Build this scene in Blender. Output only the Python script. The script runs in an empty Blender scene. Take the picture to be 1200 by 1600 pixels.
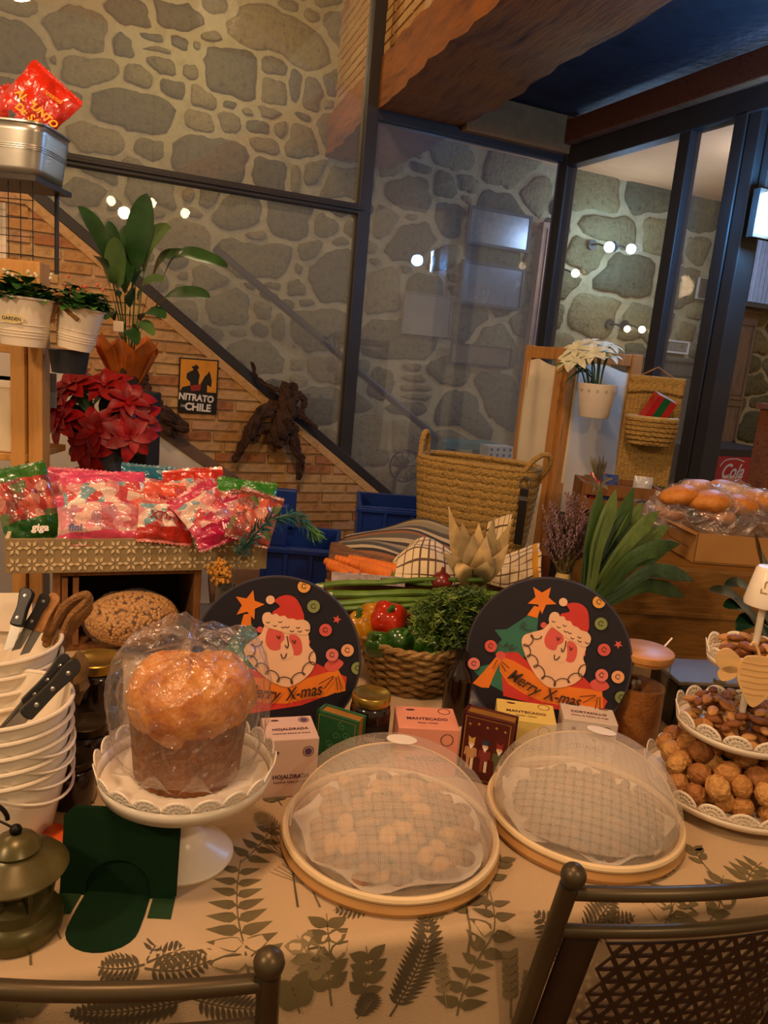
import bpy, bmesh, math, random
import numpy as np
from mathutils import Vector, Matrix, Euler
random.seed(7); rng = np.random.default_rng(7)
PI = math.pi
scn = bpy.context.scene
COL = scn.collection

# ------------------------------------------------------------------ camera
FPX = 1200.0
TH, RHO = math.radians(11.7), math.radians(5.2)
CAM = Vector((0, 0, 1.45))
c_f = Vector((0, math.cos(TH), -math.sin(TH)))
c_u0 = Vector((0, math.sin(TH), math.cos(TH)))
c_r0 = Vector((1, 0, 0))
c_R = math.cos(RHO)*c_r0 + math.sin(RHO)*c_u0
c_U = math.cos(RHO)*c_u0 - math.sin(RHO)*c_r0
cd = bpy.data.cameras.new('camera'); cam = bpy.data.objects.new('camera', cd); COL.objects.link(cam)
cd.sensor_fit = 'HORIZONTAL'; cd.sensor_width = 36; cd.lens = 36*FPX/1200; cd.clip_start = .02
mw = Matrix((( c_R.x, c_U.x, -c_f.x, CAM.x), (c_R.y, c_U.y, -c_f.y, CAM.y), (c_R.z, c_U.z, -c_f.z, CAM.z), (0,0,0,1)))
cam.matrix_world = mw
scn.camera = cam

def ray(x, y): return c_f + (x-600)/FPX*c_R - (y-800)/FPX*c_U
def PZ(x, y, z):                       # where the sight line meets a level surface
    v = ray(x, y); return CAM + v*((z-CAM.z)/v.z)
def PD(x, y, D):                       # the point at distance D along the floor axis
    v = ray(x, y); return CAM + v*(D/v.y)
def mpp(p): return (Vector(p)-CAM).dot(c_f)/FPX      # metres per picture unit at p

# ------------------------------------------------------------------ view + world
scn.view_settings.view_transform = 'Standard'; scn.view_settings.look = 'None'
scn.view_settings.gamma = 1; scn.view_settings.use_curve_mapping = False
scn.view_settings.exposure = 1.15
w = bpy.data.worlds.new('world'); scn.world = w; w.use_nodes = True
bg = w.node_tree.nodes['Background']; bg.inputs[0].default_value = (1, .66, .36, 1); bg.inputs[1].default_value = .17

# glazed partition frame: corner post, wall direction, away direction
YA = math.radians(25)
D1 = Vector((math.cos(YA), math.sin(YA), 0)); NA = Vector((-math.sin(YA), math.cos(YA), 0)); ZZ = Vector((0,0,1))
PC = Vector((.771, 4.2, 0))
def WP(s, t, z): return PC + D1*s + NA*t + ZZ*z
def wpx(x, y, t):                      # wall coordinates of the sight line on a plane parallel to the partition
    v = ray(x, y); k = ((PC + NA*t - CAM).dot(NA))/v.dot(NA); q = CAM + v*k - PC
    return q.dot(D1), q.z
WM = Matrix(((D1.x, NA.x, 0, PC.x), (D1.y, NA.y, 0, PC.y), (0, 0, 1, 0), (0, 0, 0, 1)))   # wall frame as a matrix
def light(name, kind, loc, energy, color, size=.1, rot=None, **k):
    l = bpy.data.lights.new(name, kind); l.energy = energy; l.color = color
    if kind == 'AREA': l.size = size
    else: l.shadow_soft_size = size
    for a, b in k.items(): setattr(l, a, b)
    o = bpy.data.objects.new(name, l); COL.objects.link(o); o.location = loc
    if rot: o.rotation_euler = rot
    return o
WARM = (1, .66, .39)
# pendant bulbs hang above the table (their reflections show in the glass); see the lamp builder for the shades
LAMP_SPOTS = []
for (lx, ly) in ((175, 312), (238, 316), (291, 332)):
    v = ray(lx, ly); k = (PC-CAM).dot(NA)/v.dot(NA); q = CAM + v*k
    r = v - 2*v.dot(NA)*NA
    LAMP_SPOTS.append(q + r*2.35)
for p in LAMP_SPOTS: light('pendant_light', 'POINT', p, 13, WARM, .03)
light('room_light', 'POINT', (-1.5, -.4, 2.45), 40, WARM, .12)
light('room_light', 'POINT', (1.15, -.62, 2.52), 22, WARM, .05)  # added front fill without a fixture; its reflection falls among the pendant bulbs
light('room_light', 'POINT', (-.3, .4, 3.75), 62, WARM, .15)
light('room_light', 'POINT', (-1.9, 1.5, 2.9), 11, WARM, .1)
light('stair_light', 'POINT', WP(-1.7, .45, 2.9), 4.5, (1, .76, .42), .1)
light('blue_light', 'POINT', WP(-.10, -1.40, 2.08), 11, (.10, .40, 1), .035)
light('next_room_light', 'POINT', WP(1.3, -.2, 2.45), 13, (.42, .60, 1), .1)

# ------------------------------------------------------------------ helpers
def lin(h):
    h = h.lstrip('#'); c = [int(h[i:i+2], 16)/255 for i in (0, 2, 4)]
    return tuple(((x+.055)/1.055)**2.4 if x > .04045 else x/12.92 for x in c) + (1,)
MATS = {}
def pm(name, hexc, rough=.6, metal=0, var=.18, scale=18, bump=0, bscale=None, stretch=(1,1,1), spec=.5, sss=0, hex2=None, trans=0, coat=0, ior=1.45, sheen=0):
    if name in MATS: return MATS[name]
    m = bpy.data.materials.new(name); m.use_nodes = True; nt = m.node_tree; N = nt.nodes; L = nt.links
    b = N['Principled BSDF']; b.inputs['Roughness'].default_value = rough; b.inputs['Metallic'].default_value = metal
    b.inputs['Specular IOR Level'].default_value = spec; b.inputs['IOR'].default_value = ior
    if trans: b.inputs['Transmission Weight'].default_value = trans
    if coat: b.inputs['Coat Weight'].default_value = coat; b.inputs['Coat Roughness'].default_value = .15
    if sheen: b.inputs['Sheen Weight'].default_value = sheen
    if sss:
        b.inputs['Subsurface Weight'].default_value = sss; b.inputs['Subsurface Radius'].default_value = (.01, .006, .003)
    c = lin(hexc)
    tc = N.new('ShaderNodeTexCoord'); mp = N.new('ShaderNodeMapping'); mp.inputs['Scale'].default_value = stretch
    L.new(tc.outputs['Object'], mp.inputs[0])
    if var or hex2:
        no = N.new('ShaderNodeTexNoise'); no.inputs['Scale'].default_value = scale; no.inputs['Detail'].default_value = 4
        L.new(mp.outputs[0], no.inputs['Vector'])
        cr = N.new('ShaderNodeValToRGB'); cr.color_ramp.elements[0].position = .3; cr.color_ramp.elements[1].position = .7
        if hex2: a, z = lin(hex2), c
        else: a = tuple(x*(1-var*1.3) for x in c[:3]) + (1,); z = tuple(min(1, x*(1+var)) for x in c[:3]) + (1,)
        cr.color_ramp.elements[0].color = a; cr.color_ramp.elements[1].color = z
        L.new(no.outputs['Fac'], cr.inputs[0]); L.new(cr.outputs[0], b.inputs['Base Color'])
    else: b.inputs['Base Color'].default_value = c
    if bump:
        n2 = N.new('ShaderNodeTexNoise'); n2.inputs['Scale'].default_value = bscale or scale*3; n2.inputs['Detail'].default_value = 5
        L.new(mp.outputs[0], n2.inputs['Vector'])
        bp = N.new('ShaderNodeBump'); bp.inputs['Strength'].default_value = bump; bp.inputs['Distance'].default_value = .01
        L.new(n2.outputs['Fac'], bp.inputs['Height']); L.new(bp.outputs[0], b.inputs['Normal'])
    MATS[name] = m; return m
def film(name, tint=(1,1,1), gloss=.22, rough=.08, bump=.6, bscale=40, milk=0.0, milkcol=(1,1,1), fk=1.0):
    """thin clear sheet: see-through with a skin of reflection, optionally a little milky"""
    if name in MATS: return MATS[name]
    m = bpy.data.materials.new(name); m.use_nodes = True; nt = m.node_tree; N = nt.nodes; L = nt.links
    N.remove(N['Principled BSDF']); out = N['Material Output']
    t = N.new('ShaderNodeBsdfTransparent'); t.inputs[0].default_value = (*tint, 1)
    g = N.new('ShaderNodeBsdfGlossy'); g.inputs['Roughness'].default_value = rough
    fr = N.new('ShaderNodeFresnel'); ge = N.new('ShaderNodeNewGeometry'); io = N.new('ShaderNodeMath'); io.operation = 'MULTIPLY_ADD'
    io.inputs[1].default_value = 1/1.45-1.45; io.inputs[2].default_value = 1.45; L.new(ge.outputs['Backfacing'], io.inputs[0]); L.new(io.outputs[0], fr.inputs[0])
    ad = N.new('ShaderNodeMath'); ad.operation = 'MULTIPLY_ADD'; ad.inputs[1].default_value = fk; ad.inputs[2].default_value = gloss
    L.new(fr.outputs[0], ad.inputs[0]); ad.use_clamp = True
    mx = N.new('ShaderNodeMixShader'); L.new(ad.outputs[0], mx.inputs[0]); L.new(t.outputs[0], mx.inputs[1]); L.new(g.outputs[0], mx.inputs[2])
    last = mx
    if milk:
        d = N.new('ShaderNodeBsdfDiffuse'); d.inputs[0].default_value = (*milkcol, 1)
        m2 = N.new('ShaderNodeMixShader'); m2.inputs[0].default_value = milk
        L.new(mx.outputs[0], m2.inputs[1]); L.new(d.outputs[0], m2.inputs[2]); last = m2
    if bump:
        tc = N.new('ShaderNodeTexCoord'); n2 = N.new('ShaderNodeTexNoise'); n2.inputs['Scale'].default_value = bscale; n2.inputs['Detail'].default_value = 3; n2.inputs['Distortion'].default_value = 1.5
        L.new(tc.outputs['Object'], n2.inputs['Vector'])
        bp = N.new('ShaderNodeBump'); bp.inputs['Strength'].default_value = bump; bp.inputs['Distance'].default_value = .01
        L.new(n2.outputs['Fac'], bp.inputs['Height']); L.new(bp.outputs[0], g.inputs['Normal'])
    L.new(last.outputs[0], out.inputs[0]); MATS[name] = m; return m
def glow(name, col, strength):
    if name in MATS: return MATS[name]
    m = bpy.data.materials.new(name); m.use_nodes = True; b = m.node_tree.nodes['Principled BSDF']
    b.inputs['Emission Color'].default_value = (*col, 1); b.inputs['Emission Strength'].default_value = strength
    b.inputs['Base Color'].default_value = (*col, 1); MATS[name] = m; return m

class MB:
    def __init__(s): s.v = []; s.f = []; s.mi = []
    def add(s, vs, fs, mi=0):
        o = len(s.v); s.v += [tuple(p) for p in vs]
        for f in fs: s.f.append(tuple(i+o for i in f)); s.mi.append(mi)
        return s
    def box(s, c, d, R=None, mi=0):
        h = [x/2 for x in d]; vs = []
        for z in (-1, 1):
            for (x, y) in ((-1,-1), (1,-1), (1,1), (-1,1)):
                p = Vector((x*h[0], y*h[1], z*h[2]))
                if R is not None: p = R @ p
                vs.append(p + Vector(c))
        return s.add(vs, [(3,2,1,0), (4,5,6,7), (0,1,5,4), (1,2,6,5), (2,3,7,6), (3,0,4,7)], mi)
    def lathe(s, prof, seg=32, c=(0,0,0), mi=0, cap0=False, cap1=False, arc=2*PI, R=None):
        full = arc > 2*PI-1e-6; n = seg if full else seg+1
        vs = []
        for (r, z) in prof:
            for i in range(n):
                a = arc*i/seg; p = Vector((r*math.cos(a), r*math.sin(a), z))
                if R is not None: p = R @ p
                vs.append(p + Vector(c))
        fs = []
        for k in range(len(prof)-1):
            for i in range(seg):
                j = (i+1) % n
                fs.append((k*n+i, k*n+j, (k+1)*n+j, (k+1)*n+i))
        if cap0: fs.append(tuple(reversed(range(n))))
        if cap1: fs.append(tuple(range((len(prof)-1)*n, len(prof)*n)))
        return s.add(vs, fs, mi)
    def tube(s, pts, r, seg=8, mi=0, caps=True, closed=False):
        P = [Vector(p) for p in pts]; n = len(P); rr = r if isinstance(r, (list, tuple)) else [r]*n
        vs = []; up = None
        for i in range(n):
            if closed: t = P[(i+1) % n]-P[i-1]
            else: t = P[min(i+1, n-1)]-P[max(i-1, 0)]
            if t.length < 1e-9: t = Vector((0,0,1))
            t.normalize()
            if up is None:
                up = Vector((0,0,1)) if abs(t.z) < .9 else Vector((1,0,0))
            x = (up - t*up.dot(t))
            if x.length < 1e-6: x = t.orthogonal()
            x.normalize(); up = x; y = t.cross(x)
            for k in range(seg):
                a = 2*PI*k/seg; vs.append(P[i] + (x*math.cos(a)+y*math.sin(a))*rr[i])
        fs = []
        for i in range(n if closed else n-1):
            b = ((i+1) % n)*seg
            for k in range(seg):
                q = (k+1) % seg; fs.append((i*seg+k, i*seg+q, b+q, b+k))
        if caps and not closed: fs += [tuple(reversed(range(seg))), tuple(range((n-1)*seg, n*seg))]
        return s.add(vs, fs, mi)
    def grid(s, fn, nu, nv, mi=0, cu=False, cv=False, mfn=None):
        a = nu if cu else nu+1; b = nv if cv else nv+1
        vs = [fn(i/nu, j/nv) for j in range(b) for i in range(a)]
        o = len(s.v); s.v += [tuple(p) for p in vs]
        for j in range(nv):
            for i in range(nu):
                i2 = (i+1) % a; j2 = (j+1) % b
                s.f.append((o+j*a+i, o+j*a+i2, o+j2*a+i2, o+j2*a+i)); s.mi.append(mfn((i+.5)/nu, (j+.5)/nv) if mfn else mi)
        return s
    def ball(s, c, r, nu=12, nv=8, R=None, mi=0, fn=None):
        c = Vector(c); r = r if isinstance(r, (tuple, list)) else (r, r, r)
        vs = []
        for j in range(nv+1):
            ph = PI*j/nv
            for i in range(nu):
                a = 2*PI*i/nu; d = Vector((math.sin(ph)*math.cos(a), math.sin(ph)*math.sin(a), -math.cos(ph)))
                k = fn(d) if fn else 1
                p = Vector((d.x*r[0]*k, d.y*r[1]*k, d.z*r[2]*k))
                if R is not None: p = R @ p
                vs.append(c+p)
        fs = []
        for j in range(nv):
            for i in range(nu):
                i2 = (i+1) % nu; fs.append((j*nu+i, j*nu+i2, (j+1)*nu+i2, (j+1)*nu+i))
        return s.add(vs, fs, mi)
    def prism(s, poly, h, M=None, mi=0, z0=0.0):
        n = len(poly); vs = [Vector((p[0], p[1], z0)) for p in poly] + [Vector((p[0], p[1], z0+h)) for p in poly]
        if M is not None: vs = [M @ p for p in vs]
        fs = [tuple(reversed(range(n))), tuple(range(n, 2*n))] + [(i, (i+1) % n, n+(i+1) % n, n+i) for i in range(n)]
        return s.add(vs, fs, mi)
    def flat(s, poly, M=None, mi=0, z0=0.0):
        vs = [Vector((p[0], p[1], z0)) for p in poly]
        if M is not None: vs = [M @ p for p in vs]
        return s.add(vs, [tuple(range(len(poly)))], mi)
    def leaf(s, M, L, Wd, bend=.3, curl=.15, n=7, shape=None, mi=0, twist=0):
        """leaf along +x of M, face up +z, drooping by bend"""
        vs = []; ang = 0; x = z = 0
        for i in range(n+1):
            t = i/n
            wd = (shape(t) if shape else math.sin(PI*min(1, t*1.0))**.8*(1-.25*t))*Wd*.5 + .0004
            a = bend*t*PI/2; 
            if i: x += L/n*math.cos(a); z -= L/n*math.sin(a)
            tw = twist*t
            for q in (-1, 0, 1):
                yy = q*wd; zz = abs(q)*wd*curl
                vs.append(M @ Vector((x + math.sin(a)*zz, yy*math.cos(tw)-zz*math.sin(tw), z + math.cos(a)*zz + yy*math.sin(tw))))
        fs = []
        for i in range(n):
            for q in range(2): fs.append((i*3+q, i*3+q+1, i*3+4+q, i*3+3+q))
        return s.add(vs, fs, mi)
    def build(s, name, mats, parent=None, smooth=True, bevel=0, solid=0, sub=0, M=None, angle=None, segs=2):
        me = bpy.data.meshes.new(name); me.from_pydata(s.v, [], s.f); 
        if not isinstance(mats, (list, tuple)): mats = [mats]
        for m in mats: me.materials.append(m)
        me.polygons.foreach_set('material_index', s.mi)
        if smooth: me.polygons.foreach_set('use_smooth', [True]*len(me.polygons))
        me.update()
        if smooth and angle is None: angle = 40
        if smooth and angle < 179: me.set_sharp_from_angle(angle=math.radians(angle))
        o = bpy.data.objects.new(name, me); COL.objects.link(o)
        if parent is not None: o.parent = parent
        if M is not None: o.matrix_basis = M
        if solid:
            k = o.modifiers.new('solid', 'SOLIDIFY'); k.thickness = abs(solid); k.offset = 1 if solid > 0 else -1
        if bevel:
            k = o.modifiers.new('bevel', 'BEVEL'); k.width = bevel; k.segments = segs; k.limit_method = 'ANGLE'
        if sub:
            k = o.modifiers.new('sub', 'SUBSURF'); k.levels = sub; k.render_levels = sub
        return o
def tag(o, label=None, cat=None, group=None, kind=None):
    if label: o['label'] = label
    if cat: o['category'] = cat
    if group: o['group'] = group
    if kind: o['kind'] = kind
    return o
def thing(name, label, cat, loc=(0,0,0), rz=0, group=None, rot=None):
    o = bpy.data.objects.new(name, None); COL.objects.link(o); o.location = loc
    o.rotation_euler = rot if rot else (0, 0, rz); o.empty_display_size = .05
    return tag(o, label, cat, group)
def struct(o): o['kind'] = 'structure'; return o
def sroot(name):
    o = bpy.data.objects.new(name, None); COL.objects.link(o); o['kind'] = 'structure'; return o
def rep(src, parent=None, M=None, name=None):
    o = src.copy(); COL.objects.link(o)
    if parent is not None: o.parent = parent
    if M is not None: o.matrix_basis = M
    return o
def dup(root, loc=None, rot=None, label=None, scale=None):
    r = root.copy(); COL.objects.link(r)
    if loc is not None: r.location = loc
    if rot is not None: r.rotation_euler = rot
    if scale is not None: r.scale = scale
    if label: r['label'] = label
    for ch in list(root.children):
        c = ch.copy(); COL.objects.link(c); c.parent = r
        for g in ch.children:
            d = g.copy(); COL.objects.link(d); d.parent = c
    return r
def RZ(a): return Matrix.Rotation(a, 4, 'Z')
def RX(a): return Matrix.Rotation(a, 4, 'X')
def RY(a): return Matrix.Rotation(a, 4, 'Y')
def TR(x, y=None, z=None): return Matrix.Translation((x, y, z) if y is not None else x)
def frame(o, x, y):                    # origin, x direction, y direction -> matrix (z = x cross y)
    x = Vector(x).normalized(); y = Vector(y); y = (y - x*y.dot(x)).normalized(); z = x.cross(y); o = Vector(o)
    return Matrix(((x.x, y.x, z.x, o.x), (x.y, y.y, z.y, o.y), (x.z, y.z, z.z, o.z), (0,0,0,1)))
def text(parent, body, size, M, mat, name='lettering', shear=0, align='CENTER', depth=.0004, spacing=1, bold=0, condensed=1):
    cu = bpy.data.curves.new(name, 'FONT'); cu.body = body; cu.size = size; cu.align_x = align; cu.align_y = 'CENTER'
    cu.extrude = depth; cu.shear = shear; cu.space_character = spacing; cu.offset = bold; cu.resolution_u = 3
    t = bpy.data.objects.new(name, cu); me = bpy.data.meshes.new_from_object(t)
    bpy.data.objects.remove(t); me.materials.clear(); me.materials.append(mat); me.name = name
    if condensed != 1:
        for v in me.vertices: v.co.x *= condensed
    o = bpy.data.objects.new(name, me); COL.objects.link(o); o.parent = parent; o.matrix_basis = M
    return o
def circ(cx, cy, r, n=20, ry=None, rot=0):
    ry = ry or r; c, s = math.cos(rot), math.sin(rot); out = []
    for i in range(n):
        a = 2*PI*i/n; x, y = r*math.cos(a), ry*math.sin(a); out.append((cx+x*c-y*s, cy+x*s+y*c))
    return out
def starp(cx, cy, r, rot=0, inner=.45, n=5):
    return [(cx+(r if i % 2 == 0 else r*inner)*math.sin(rot+PI*i/n), cy+(r if i % 2 == 0 else r*inner)*math.cos(rot+PI*i/n)) for i in range(2*n)]
def stroke(mb, pts, wd, M, z0=0, mi=0):
    """flat ribbon line through 2D points"""
    n = len(pts); vs = []
    for i in range(n):
        a = Vector(pts[max(0, i-1)]); b = Vector(pts[min(n-1, i+1)]); t = (b-a)
        if t.length < 1e-9: t = Vector((1, 0))
        t.normalize(); q = Vector((-t.y, t.x))*wd/2; p = Vector(pts[i])
        vs += [M @ Vector((p.x+q.x, p.y+q.y, z0)), M @ Vector((p.x-q.x, p.y-q.y, z0))]
    mb.add(vs, [(2*i, 2*i+1, 2*i+3, 2*i+2) for i in range(n-1)], mi)
def spline(pts, n=8, closed=False):
    """Catmull-Rom through points"""
    P = [Vector(p) for p in pts]; out = []; m = len(P)
    rngk = range(m if closed else m-1)
    for i in rngk:
        p0 = P[(i-1) % m] if closed else P[max(0, i-1)]; p1 = P[i]; p2 = P[(i+1) % m]; p3 = P[(i+2) % m] if closed else P[min(m-1, i+2)]
        for k in range(n):
            t = k/n; out.append(.5*((2*p1)+(p2-p0)*t+(2*p0-5*p1+4*p2-p3)*t*t+(3*p1-p0-3*p2+p3)*t**3))
    if not closed: out.append(P[-1])
    return out
# ------------------------------------------------------------------ structure
def ramp_mat(name, cols, scale, rough=.85, bump=.5, bscale=60, detail=6, stretch=(1,1,1), spec=.3):
    if name in MATS: return MATS[name]
    m = bpy.data.materials.new(name); m.use_nodes = True; nt = m.node_tree; N = nt.nodes; L = nt.links; b = N['Principled BSDF']
    b.inputs['Roughness'].default_value = rough; b.inputs['Specular IOR Level'].default_value = spec
    tc = N.new('ShaderNodeTexCoord'); mp = N.new('ShaderNodeMapping'); mp.inputs['Scale'].default_value = stretch; L.new(tc.outputs['Object'], mp.inputs[0])
    no = N.new('ShaderNodeTexNoise'); no.inputs['Scale'].default_value = scale; no.inputs['Detail'].default_value = detail; no.inputs['Roughness'].default_value = .65
    L.new(mp.outputs[0], no.inputs['Vector']); cr = N.new('ShaderNodeValToRGB'); e = cr.color_ramp.elements
    n = len(cols)
    e[0].position = .28; e[0].color = lin(cols[0]); e[1].position = .72; e[1].color = lin(cols[-1])
    for i in range(1, n-1):
        q = e.new(.28+.44*i/(n-1)); q.color = lin(cols[i])
    L.new(no.outputs['Fac'], cr.inputs[0]); L.new(cr.outputs[0], b.inputs['Base Color'])
    n2 = N.new('ShaderNodeTexNoise'); n2.inputs['Scale'].default_value = bscale; n2.inputs['Detail'].default_value = 6; L.new(mp.outputs[0], n2.inputs['Vector'])
    bp = N.new('ShaderNodeBump'); bp.inputs['Strength'].default_value = bump; bp.inputs['Distance'].default_value = .012
    L.new(n2.outputs['Fac'], bp.inputs['Height']); L.new(bp.outputs[0], b.inputs['Normal']); MATS[name] = m; return m
m_mortar = ramp_mat('lime_mortar', ['#8f8460', '#aaa07a', '#9c906c'], 9)
m_stones = [ramp_mat('granite_%d' % i, c, 26, bump=.9, bscale=45, detail=10) for i, c in enumerate([['#3e3b24', '#605a3a', '#706944', '#363320'], ['#4c4730', '#6f6846', '#7b734f', '#423d28'], ['#302f20', '#525038', '#5e5b40', '#2a291d'], ['#584e30', '#7a6e48', '#877b52', '#4b432b']])]
m_bricks = [ramp_mat('brick_%d' % i, c, 22, bump=.4) for i, c in enumerate([['#a67843', '#b98c54', '#946a38'], ['#b08a54', '#c29c66', '#a07c48'], ['#94603a', '#a87146', '#80512f'], ['#aa8256', '#bc9468', '#96704a']])]
m_bmort = ramp_mat('brick_mortar', ['#b0905f', '#c6a878', '#a48455'], 12)
m_plaster = pm('white_plaster', '#cdc3ad', .9, var=.06, scale=5, bump=.2)
m_metal = pm('dark_frame_metal', '#2e2b28', .5, .1, var=.12, scale=4)
m_beam = ramp_mat('beam_wood', ['#6a3a17', '#96591f', '#7d4a1f', '#4f2b10'], 3.5, .7, .3, 20, stretch=(5, .7, 5))
m_trimw = ramp_mat('trim_wood', ['#6b3c22', '#7d4a2c', '#57301b'], 6, .6, .4, 30, stretch=(.5, 6, 6))
m_ceil = ramp_mat('dark_ceiling_wood', ['#15161c', '#20222b', '#101117'], 5, .6, .5, 20)
m_glass = film('window_glass', (.96, .98, .97), .035, .012, bump=.015, bscale=3, milk=.06, milkcol=(.85, .85, .85))  # pale milk in the panes stands in for haze and lamp glow

fl = MB(); fl.box((0, 2, -.03), (12, 12, .06)); struct(fl.build('floor', ramp_mat('floor_tile', ['#5f3d2a', '#74492f', '#4d3122'], 4, .5, .2), smooth=False))

# --- stone wall behind the stairs
wb = sroot('wall_back'); wb.matrix_world = WM
T0 = 1.05
b_ = MB(); b_.box((0, T0+.12, 1.9), (8, .2, 4.2)); b_.build('mortar_bed', m_mortar, wb, smooth=False)
BIG = [(30,75,112,92),(112,45,120,75),(45,12,90,34),(205,17,72,42),(280,26,82,44),(345,8,55,30),(430,52,150,76),(137,112,98,56),(190,69,32,30),(240,60,40,15),(280,66,30,20),(325,55,50,18),(250,75,45,15),
 (255,100,40,26),(216,120,46,36),(298,110,25,16),(362,112,86,84),(430,98,46,40),(428,141,38,42),(462,125,18,42),(490,150,30,48),(270,138,30,22),(322,153,40,28),(312,190,46,34),(360,162,24,16),(360,187,38,30),(387,175,24,10),
 (404,196,36,22),(420,177,32,20),(440,200,22,24),(412,225,36,22),(474,220,48,54),(210,172,142,74),(80,92,34,28),(20,140,70,50),(110,150,50,30),(325,246,134,72),(418,270,56,44),(464,277,14,26),(492,272,32,44),(240,230,60,40),
 (150,215,80,40),(455,342,74,60),(400,368,40,24),(370,332,82,56),(506,352,44,32),(330,310,40,40),(290,370,80,50),(240,300,70,44),(200,360,60,50),(130,300,60,40),
 (400,405,112,62),(490,395,40,40),(528,432,96,86),(465,452,42,28),(430,446,30,14),(478,472,30,18),(453,476,26,18),(497,517,104,72),(440,512,26,50),(398,558,92,52),(460,541,30,18),(466,572,20,18),(510,577,56,42),(470,597,30,24),(500,634,74,62),
 (360,478,70,60),(330,440,60,40),(640,302,72,58),(715,246,74,36),(795,266,96,40),(606,350,40,60),(645,378,92,62),(704,342,46,60),(612,262,40,40),(600,455,58,72),(665,452,60,40),(690,400,50,40),(633,530,120,62),(720,505,80,60),
 (655,592,56,10),(655,606,56,10),(655,621,54,10),(600,600,40,50),(575,690,86,84),(640,680,70,60),(700,580,60,50),(720,640,80,60),(640,640,60,30),(780,620,70,60),(770,540,70,60),(800,460,50,60),(760,440,40,30),(840,300,40,60),(840,400,36,60),
 (930,300,90,60),(1010,310,70,50),(960,360,80,40),(1040,370,70,60),(920,400,60,50),(980,430,90,60),(1060,450,60,50),(930,490,80,60),(1010,510,80,50),(1150,420,60,60),(1180,480,40,40),(1185,540,36,30),(1180,600,36,34),(1190,660,40,30)]
cs, hs, rots = [], [], []
for (x, y, wd, hg) in BIG:
    s0, z0 = wpx(x, y, T0); sa, _ = wpx(x-wd/2, y, T0); sb, _ = wpx(x+wd/2, y, T0); _, za = wpx(x, y-hg/2, T0); _, zb = wpx(x, y+hg/2, T0)
    cs.append((s0, z0)); hs.append((abs(sb-sa)/2, abs(za-zb)/2)); rots.append(rng.uniform(-.12, .12))
NB = len(cs)
def nd(p, c, h, r):                    # approximate signed distance to a blocky ellipse
    dx = p[..., 0]-c[..., 0]; dy = p[..., 1]-c[..., 1]; co, si = np.cos(r), np.sin(r)
    x = np.abs(dx*co+dy*si)/h[..., 0]; y = np.abs(-dx*si+dy*co)/h[..., 1]
    return ((x**3.6+y**3.6)**(1/3.6)-1)*np.minimum(h[..., 0], h[..., 1])
s_lo, s_hi, z_lo, z_hi = -2.75, 3.1, .55, 3.62
def ztop_(s): return .705 - .729*(s+.783)
for size, tries in ((.13, 300), (.09, 900), (.06, 1800), (.04, 3000), (.026, 4000)):
    for _ in range(tries):
        if len(cs) >= 294: break
        p = np.array((rng.uniform(s_lo, s_hi), rng.uniform(z_lo, z_hi)))
        qv = WP(p[0], T0, p[1])-CAM; zc = qv.dot(c_f); xx, yy = 600+FPX*qv.dot(c_R)/zc, 800-FPX*qv.dot(c_U)/zc
        if not (-30 < xx < 1230 and -30 < yy < 820) or p[1] < ztop_(p[0])-.25 or (p[0] > -.85 and p[1] > 2.68) or (p[0] > .05 and (p[1] < 1.3 or size < .06)): continue
        hx = size*rng.uniform(.9, 1.5); hy = size*rng.uniform(.6, 1.0)
        d = nd(p, np.array(cs), np.array(hs), np.array(rots))
        if d.min() > max(hx, hy)*.55+.010:
            cs.append(tuple(p)); hs.append((hx, hy)); rots.append(rng.uniform(-.4, .4))
CS, HS, RT = np.array(cs), np.array(hs), np.array(rots)
NR = 30; ANG = np.linspace(0, 2*PI, NR, endpoint=False)
for i in range(len(CS)):
    lim = HS[i].max()*1.7+.03
    rad = np.linspace(.04, 1, 40)*lim
    pts = CS[i] + np.stack([np.cos(ANG)[:, None]*rad[None], np.sin(ANG)[:, None]*rad[None]], -1)     # NR,26,2
    di = nd(pts, CS[i], HS[i], RT[i])
    near = [j for j in np.where(np.hypot(*(CS-CS[i]).T) < lim*2+.6)[0] if j != i]
    dj = np.min(np.stack([nd(pts, CS[j], HS[j], RT[j]) for j in near]), 0) if near else di+9
    gap = .008 + .004*rng.random(); cap = .05 + .7*HS[i].min()
    ok = (di+gap < dj-gap) & (di < cap)
    first = np.where(ok.all(1), 39, np.argmin(ok, 1)-1); r = rad[np.maximum(first, 1)]
    r = (r*4 + .5*np.roll(r, 1) + .5*np.roll(r, -1))/5 * (1+rng.uniform(-.045, .045, NR)+.05*np.sin(ANG*rng.integers(3, 6)+rng.uniform(0, 6)))
    mb = MB(); pr = .012+.016*rng.random()
    ring = lambda k, t: [(r[q]*k*math.cos(ANG[q]), t, r[q]*k*math.sin(ANG[q])) for q in range(NR)]
    vs = ring(1, .012) + ring(.97, -pr*.55) + ring(.84, -pr) + [(0, -pr-.004, 0)]
    fs = []
    for k in range(2):
        for q in range(NR): fs.append((k*NR+q, k*NR+(q+1) % NR, (k+1)*NR+(q+1) % NR, (k+1)*NR+q))
    for q in range(NR): fs.append((2*NR+q, 2*NR+(q+1) % NR, 3*NR))
    mb.add(vs, fs)
    mb.build('stone', m_stones[int(rng.integers(0, 4))], wb, angle=60, M=TR(CS[i][0], T0+.02, CS[i][1]))

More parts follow.
